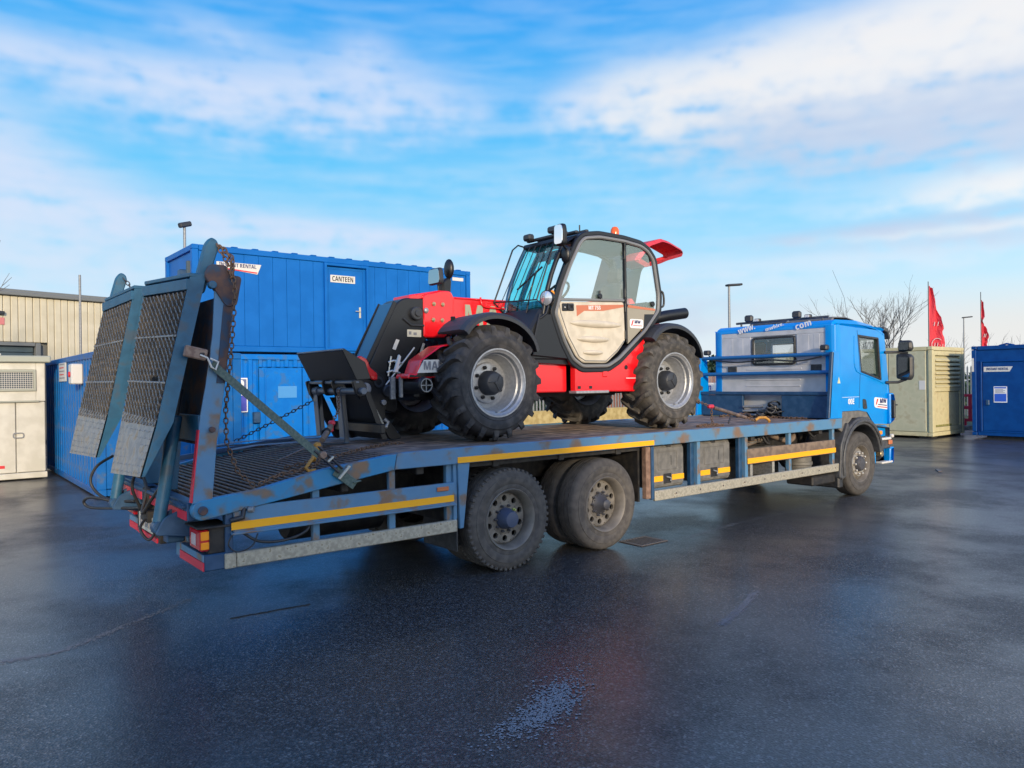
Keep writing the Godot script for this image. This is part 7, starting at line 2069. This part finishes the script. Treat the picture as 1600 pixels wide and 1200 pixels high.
# ---------------------------------------------------------------- lashings
func build_lashings() -> void:
	# front chain from the carriage to the tail
	single("front_tie_chain", "rusty chain running down from the fork carriage to the red binder", "chain", chain_mesh([V(-1.17, 1.82, -1.32), V(-1.25, 1.62, -1.15), V(-1.36, 1.50, -1.08)]), mats.chain_rust, V(-1.25, 1.6, -1.2), "lashing chains")
	var o := thing("chain_binder", "red ended ratchet chain binder below the fork carriage", "chain binder", V(-1.5, 1.4, -0.9))
	part(o, "barrel", mb().cyl(V(-1.40, 1.47, -1.02), V(-1.62, 1.36, -0.74), 0.028, 12, 0.006), mats.brown_board)
	part(o, "clip", mb().box(V(-1.37, 1.50, -1.06), V(0.06, 0.05, 0.07), 0.015).box(V(-1.40, 1.45, -1.02), V(0.05, 0.08, 0.05), 0.015), mats.binder_red)
	part(o, "collar", mb().cyl(V(-1.49, 1.43, -0.92), V(-1.515, 1.415, -0.89), 0.042, 14, 0.006), mats.tele_black)
	part(o, "handle", mb().bar(V(-1.60, 1.36, -0.76), V(-2.05, 1.20, -0.75), 0.02, 0.012, Vector3.UP, 0.003), mats.rib_steel)
	single("grab_hook", "orange grab hook at the end of the front chain, by the tail edge", "hook", mb().tube([V(-1.80, 1.34, -0.42), V(-1.86, 1.30, -0.34), V(-1.93, 1.24, -0.24)], 0.026, 8).tube([V(-1.92, 1.26, -0.25), V(-1.98, 1.22, -0.2), V(-2.03, 1.18, -0.16), V(-2.02, 1.155, -0.12), V(-1.96, 1.16, -0.12)], 0.016, 7).ball(V(-1.82, 1.345, -0.4), V(0.04, 0.03, 0.035), 8), mats.hook_orange, V(-1.9, 1.2, -0.25))
	single("slack_chain", "rusty slack chain lying along the near edge of the sloping tail", "chain", chain_mesh([V(-1.70, 1.33, -0.60), V(-1.78, 1.25, -0.40), V(-1.90, 1.19, -0.24), V(-2.08, 1.165, -0.16), V(-2.25, 1.15, -0.14), V(-2.40, 1.10, -0.13), V(-2.47, 1.075, -0.12)], 0.046, 0.0065, 0.017), mats.chain_rust, V(-2.1, 1.1, -0.2), "lashing chains")
	single("hanging_chain", "long chain hanging from the near ramp arm down to the tail", "chain", chain_mesh([V(-2.74, 2.96, -0.06), V(-2.69, 2.86, 0.02), V(-2.67, 2.6, 0.06), V(-2.70, 2.1, 0.03), V(-2.715, 1.7, -0.06), V(-2.70, 1.44, -0.10), V(-2.61, 1.2, -0.12), V(-2.47, 1.065, -0.13)], 0.042, 0.0055, 0.0155), mats.chain_rust, V(-2.7, 1.9, 0), "lashing chains")
	single("hanging_chain", "second strand of chain looped over the near ramp arm", "chain", chain_mesh([V(-2.76, 2.97, -0.07), V(-2.71, 2.80, 0.03), V(-2.69, 2.70, 0.04), V(-2.67, 2.85, 0.02), V(-2.735, 2.96, -0.07)], 0.042, 0.0055, 0.0155), mats.chain_rust, V(-2.7, 2.9, 0), "lashing chains")
	single("far_arm_chain", "short chain dangling from the far ramp arm", "chain", chain_mesh([V(-2.96, 2.96, -2.36), V(-2.90, 2.88, -2.34), V(-2.88, 2.7, -2.34), V(-2.9, 2.55, -2.34)], 0.042, 0.0055, 0.0155), mats.chain_dark, V(-2.95, 2.8, -2.35), "lashing chains")
	single("far_tie_chain", "dark taut chain from the far side of the fork carriage to the tail", "chain", chain_mesh([V(-1.12, 1.70, -2.08), V(-1.5, 1.48, -2.25), V(-1.90, 1.26, -2.42)], 0.042, 0.0055, 0.0155), mats.chain_dark, V(-1.5, 1.5, -2.25), "lashing chains")
	single("loose_chain", "loose dark chain snaking over the deck edge under the strap", "chain", chain_mesh([V(-0.62, 1.265, -0.95), V(-0.80, 1.27, -1.0), V(-0.95, 1.265, -0.85), V(-1.12, 1.265, -0.75), V(-1.35, 1.255, -0.60), V(-1.58, 1.225, -0.52), V(-1.80, 1.19, -0.55), V(-2.05, 1.145, -0.62)], 0.044, 0.006, 0.016), mats.chain_rust, V(-1.3, 1.2, -0.8), "lashing chains")
	# woven strap with its buckle
	o = thing("ratchet_strap", "grey green ratchet strap from the near ramp to the side beam", "strap", V(-2.2, 1.5, 0.02))
	var a := V(-2.845, 2.045, 0.03)
	var b := V(-2.00, 1.30, 0.035)
	part(o, "webbing", mb().bar(a, b, 0.006, 0.062, V(0.66, 0.75, 0), 0.002), mats.strap_green)
	part(o, "webbing", mb().bar(V(-1.85, 1.16, 0.02), V(-1.665, 1.02, 0.015), 0.012, 0.085, V(0.6, 0.75, 0), 0.003), mats.strap_green)
	part(o, "webbing_tail", mb().bar(V(-1.69, 1.045, 0.012), V(-1.62, 1.055, 0.02), 0.05, 0.012, Vector3.UP, 0.003), mats.strap_green)
	part(o, "buckle", mb().bar(V(-2.04, 1.34, 0.03), V(-1.82, 1.14, 0.03), 0.04, 0.018, V(0.6, 0.75, 0), 0.004), mats.chain_dark)
	part(o, "buckle", mb().bar(V(-2.0, 1.37, 0.03), V(-1.79, 1.17, 0.03), 0.04, 0.014, V(0.6, 0.75, 0), 0.004), mats.chain_dark)
	part(o, "spool", mb().cyl(V(-1.97, 1.30, 0.0), V(-1.97, 1.30, 0.07), 0.03, 14, 0.006), mats.wood_block)
	part(o, "handle", mb().bar(V(-1.83, 1.09, 0.045), V(-1.73, 1.19, 0.045), 0.03, 0.016, V(0.6, 0.75, 0), 0.003), mats.plate)
	part(o, "handle", mb().bar(V(-1.93, 1.24, 0.05), V(-1.88, 1.28, 0.05), 0.03, 0.014, V(0.6, 0.75, 0), 0.003), mats.plate)
	part(o, "wire_hook", mb().tube([V(-2.93, 2.11, 0.045), V(-2.88, 2.09, 0.05), V(-2.85, 2.02, 0.05), V(-2.82, 2.0, 0.05), V(-2.80, 2.06, 0.05), V(-2.86, 2.085, 0.05)], 0.008, 6), mats.off_white)
	o = single("bracket_block", "brown block bolted across the near ramp's edge, holding the strap hook", "block", mb().box(V(-2.955, 2.125, 0.02), V(0.16, 0.085, 0.05), 0.008, Basis(Vector3.BACK, -0.22)), mats.wood_block, V(-2.955, 2.125, 0.02))
	part(o, "eye", mb().box(V(-2.915, 2.112, 0.046), V(0.035, 0.03, 0.006), 0.003), mats.chassis_black)
	# rear binder by the headboard
	o = thing("chain_binder", "rusty chain binder lying from the rear wheel towards the headboard", "chain binder", V(4.3, 1.4, -0.4))
	part(o, "barrel", mb().cyl(V(3.90, 1.50, -0.4), V(4.62, 1.34, -0.4), 0.026, 12, 0.006), mats.rib_steel)
	part(o, "clip", mb().box(V(3.82, 1.52, -0.4), V(0.11, 0.05, 0.06), 0.015), mats.binder_red)
	part(o, "handle", mb().bar(V(4.30, 1.40, -0.4), V(4.16, 1.28, -0.36), 0.02, 0.03, Vector3.UP, 0.005), mats.chain_dark)
	single("tension_chain", "short rusty chain between the rear wheel and the lying binder", "chain", chain_mesh([V(3.55, 1.61, -0.45), V(3.70, 1.56, -0.42), V(3.80, 1.525, -0.4)]), mats.chain_rust, V(3.7, 1.55, -0.4), "lashing chains")
	single("tension_chain", "rusty chain from the lying binder down to the yellow hook", "chain", chain_mesh([V(4.60, 1.345, -0.4), V(4.75, 1.31, -0.4), V(4.88, 1.27, -0.4)]), mats.chain_rust, V(4.7, 1.3, -0.4), "lashing chains")
	single("drop_chain", "rusty chain hanging below the binder clip into a heap on the deck", "chain", chain_mesh([V(3.84, 1.49, -0.4), V(3.84, 1.40, -0.4), V(3.84, 1.29, -0.39), V(3.92, 1.27, -0.36), V(4.0, 1.265, -0.45), V(3.85, 1.27, -0.5), V(3.65, 1.265, -0.46), V(3.52, 1.265, -0.4), V(3.60, 1.265, -0.32), V(3.74, 1.27, -0.3), V(3.95, 1.265, -0.3), V(4.08, 1.265, -0.38)]), mats.chain_rust, V(3.8, 1.3, -0.4), "lashing chains")
	single("grab_hook", "yellow grab hook on the deck edge near the headboard", "hook", mb().tube([V(4.86, 1.29, -0.40), V(4.92, 1.325, -0.38), V(5.02, 1.325, -0.34), V(5.07, 1.29, -0.32), V(5.06, 1.265, -0.30)], 0.022, 8), mats.hook_orange, V(4.95, 1.3, -0.36))
	single("deck_chain", "chain trailing along the foot of the headboard on the deck", "chain", chain_mesh([V(6.15, 1.268, -0.35), V(6.1, 1.268, -0.6), V(6.18, 1.268, -0.85), V(6.05, 1.27, -1.05), V(6.15, 1.275, -1.25)], 0.044, 0.006, 0.016), mats.chain_rust, V(6.1, 1.27, -0.8), "lashing chains")
	single("deck_chain", "heap of chain under the gap in the headboard", "chain", chain_mesh([V(6.15, 1.27, -1.3), V(6.0, 1.27, -1.5), V(6.2, 1.275, -1.6), V(6.1, 1.29, -1.35), V(6.0, 1.30, -1.25), V(6.2, 1.31, -1.45), V(6.05, 1.30, -1.6), V(5.9, 1.27, -1.75), V(6.1, 1.27, -1.9)], 0.046, 0.007, 0.018), mats.chain_rust, V(6.1, 1.28, -1.5), "lashing chains")
	o = thing("strap_bundle", "bundle of grey straps and bars stowed in the headboard gap", "strap bundle", V(6.35, 1.3, -1.25))
	part(o, "bars", mb().cyl(V(6.3, 1.42, -1.58), V(6.32, 1.43, -1.22), 0.022, 10), mats.post_steel)
	part(o, "bars", mb().cyl(V(6.26, 1.35, -1.56), V(6.3, 1.36, -1.3), 0.020, 10), mats.post_steel)
	part(o, "bars", mb().cyl(V(6.22, 1.29, -1.6), V(6.26, 1.29, -1.3), 0.024, 10), mats.post_steel)
	var heap := mb()
	for i in 14:
		var c := V(6.35 + rng.randf_range(-0.12, 0.08), 1.30 + rng.randf_range(0.0, 0.17), -1.08 + rng.randf_range(-0.18, 0.18))
		var pts := []
		var ph := rng.randf() * TAU
		var tilt := Basis(V(rng.randf_range(-1, 1), rng.randf_range(-1, 1), rng.randf_range(-1, 1)).normalized(), rng.randf() * 1.5)
		for k in 9:
			var an := TAU * k / 11.0 + ph
			pts.append(c + tilt * V(cos(an) * 0.09, 0.015 * sin(an * 2.0), sin(an) * 0.07))
		heap.tube(pts, 0.016, 6)
	part(o, "coils", heap, mats.tele_dark_grey)

func build_small() -> void:
	drain()
	single("litter", "short dark strip of debris lying on the wet yard near the green container", "debris", mb().box(V(11.4, 0.012, -0.55), V(0.42, 0.02, 0.07), 0.006, Basis(Vector3.UP, 0.5)), mats.cast_iron, V(11.4, 0, -0.55))

# unseen cabin stack added behind the photographer to shade the tail of the lorry
func build_stack() -> void:
	var proto: Node3D = null
	var where := ["lower", "upper"]
	for i in 2:
		var x := -6.7
		var y := 2.62 * i
		if proto == null:
			proto = thing("shade_cabin", "", "site cabin", V(x, y, 9.6), "unseen cabins added for shade behind the photographer")
			posts_and_rails(proto, x, x + 2.42, y + 0.02, y + 2.6, 9.6, 15.6, mats.canteen_blue, 0.14, 0.13)
			part(proto, "wall", mb().span(V(x + 0.05, y + 0.05, 9.66), V(x + 2.37, y + 2.57, 15.54)), mats.canteen_blue)
			part(proto, "door", mb().span(V(x + 0.5, y + 0.16, 9.62), V(x + 1.4, y + 2.2, 9.67), 0.01), mats.canteen_blue)
			proto.set_meta("label", "unseen blue cabin added for shade behind the photographer, the lower of the two stacked")
		else:
			var c: Node3D = proto.duplicate()
			c.name = uname("shade_cabin")
			add_child(c)
			c.position = V(x, y, 9.6)
			c.set_meta("label", "unseen blue cabin added for shade behind the photographer, the %s of the two stacked" % where[i])
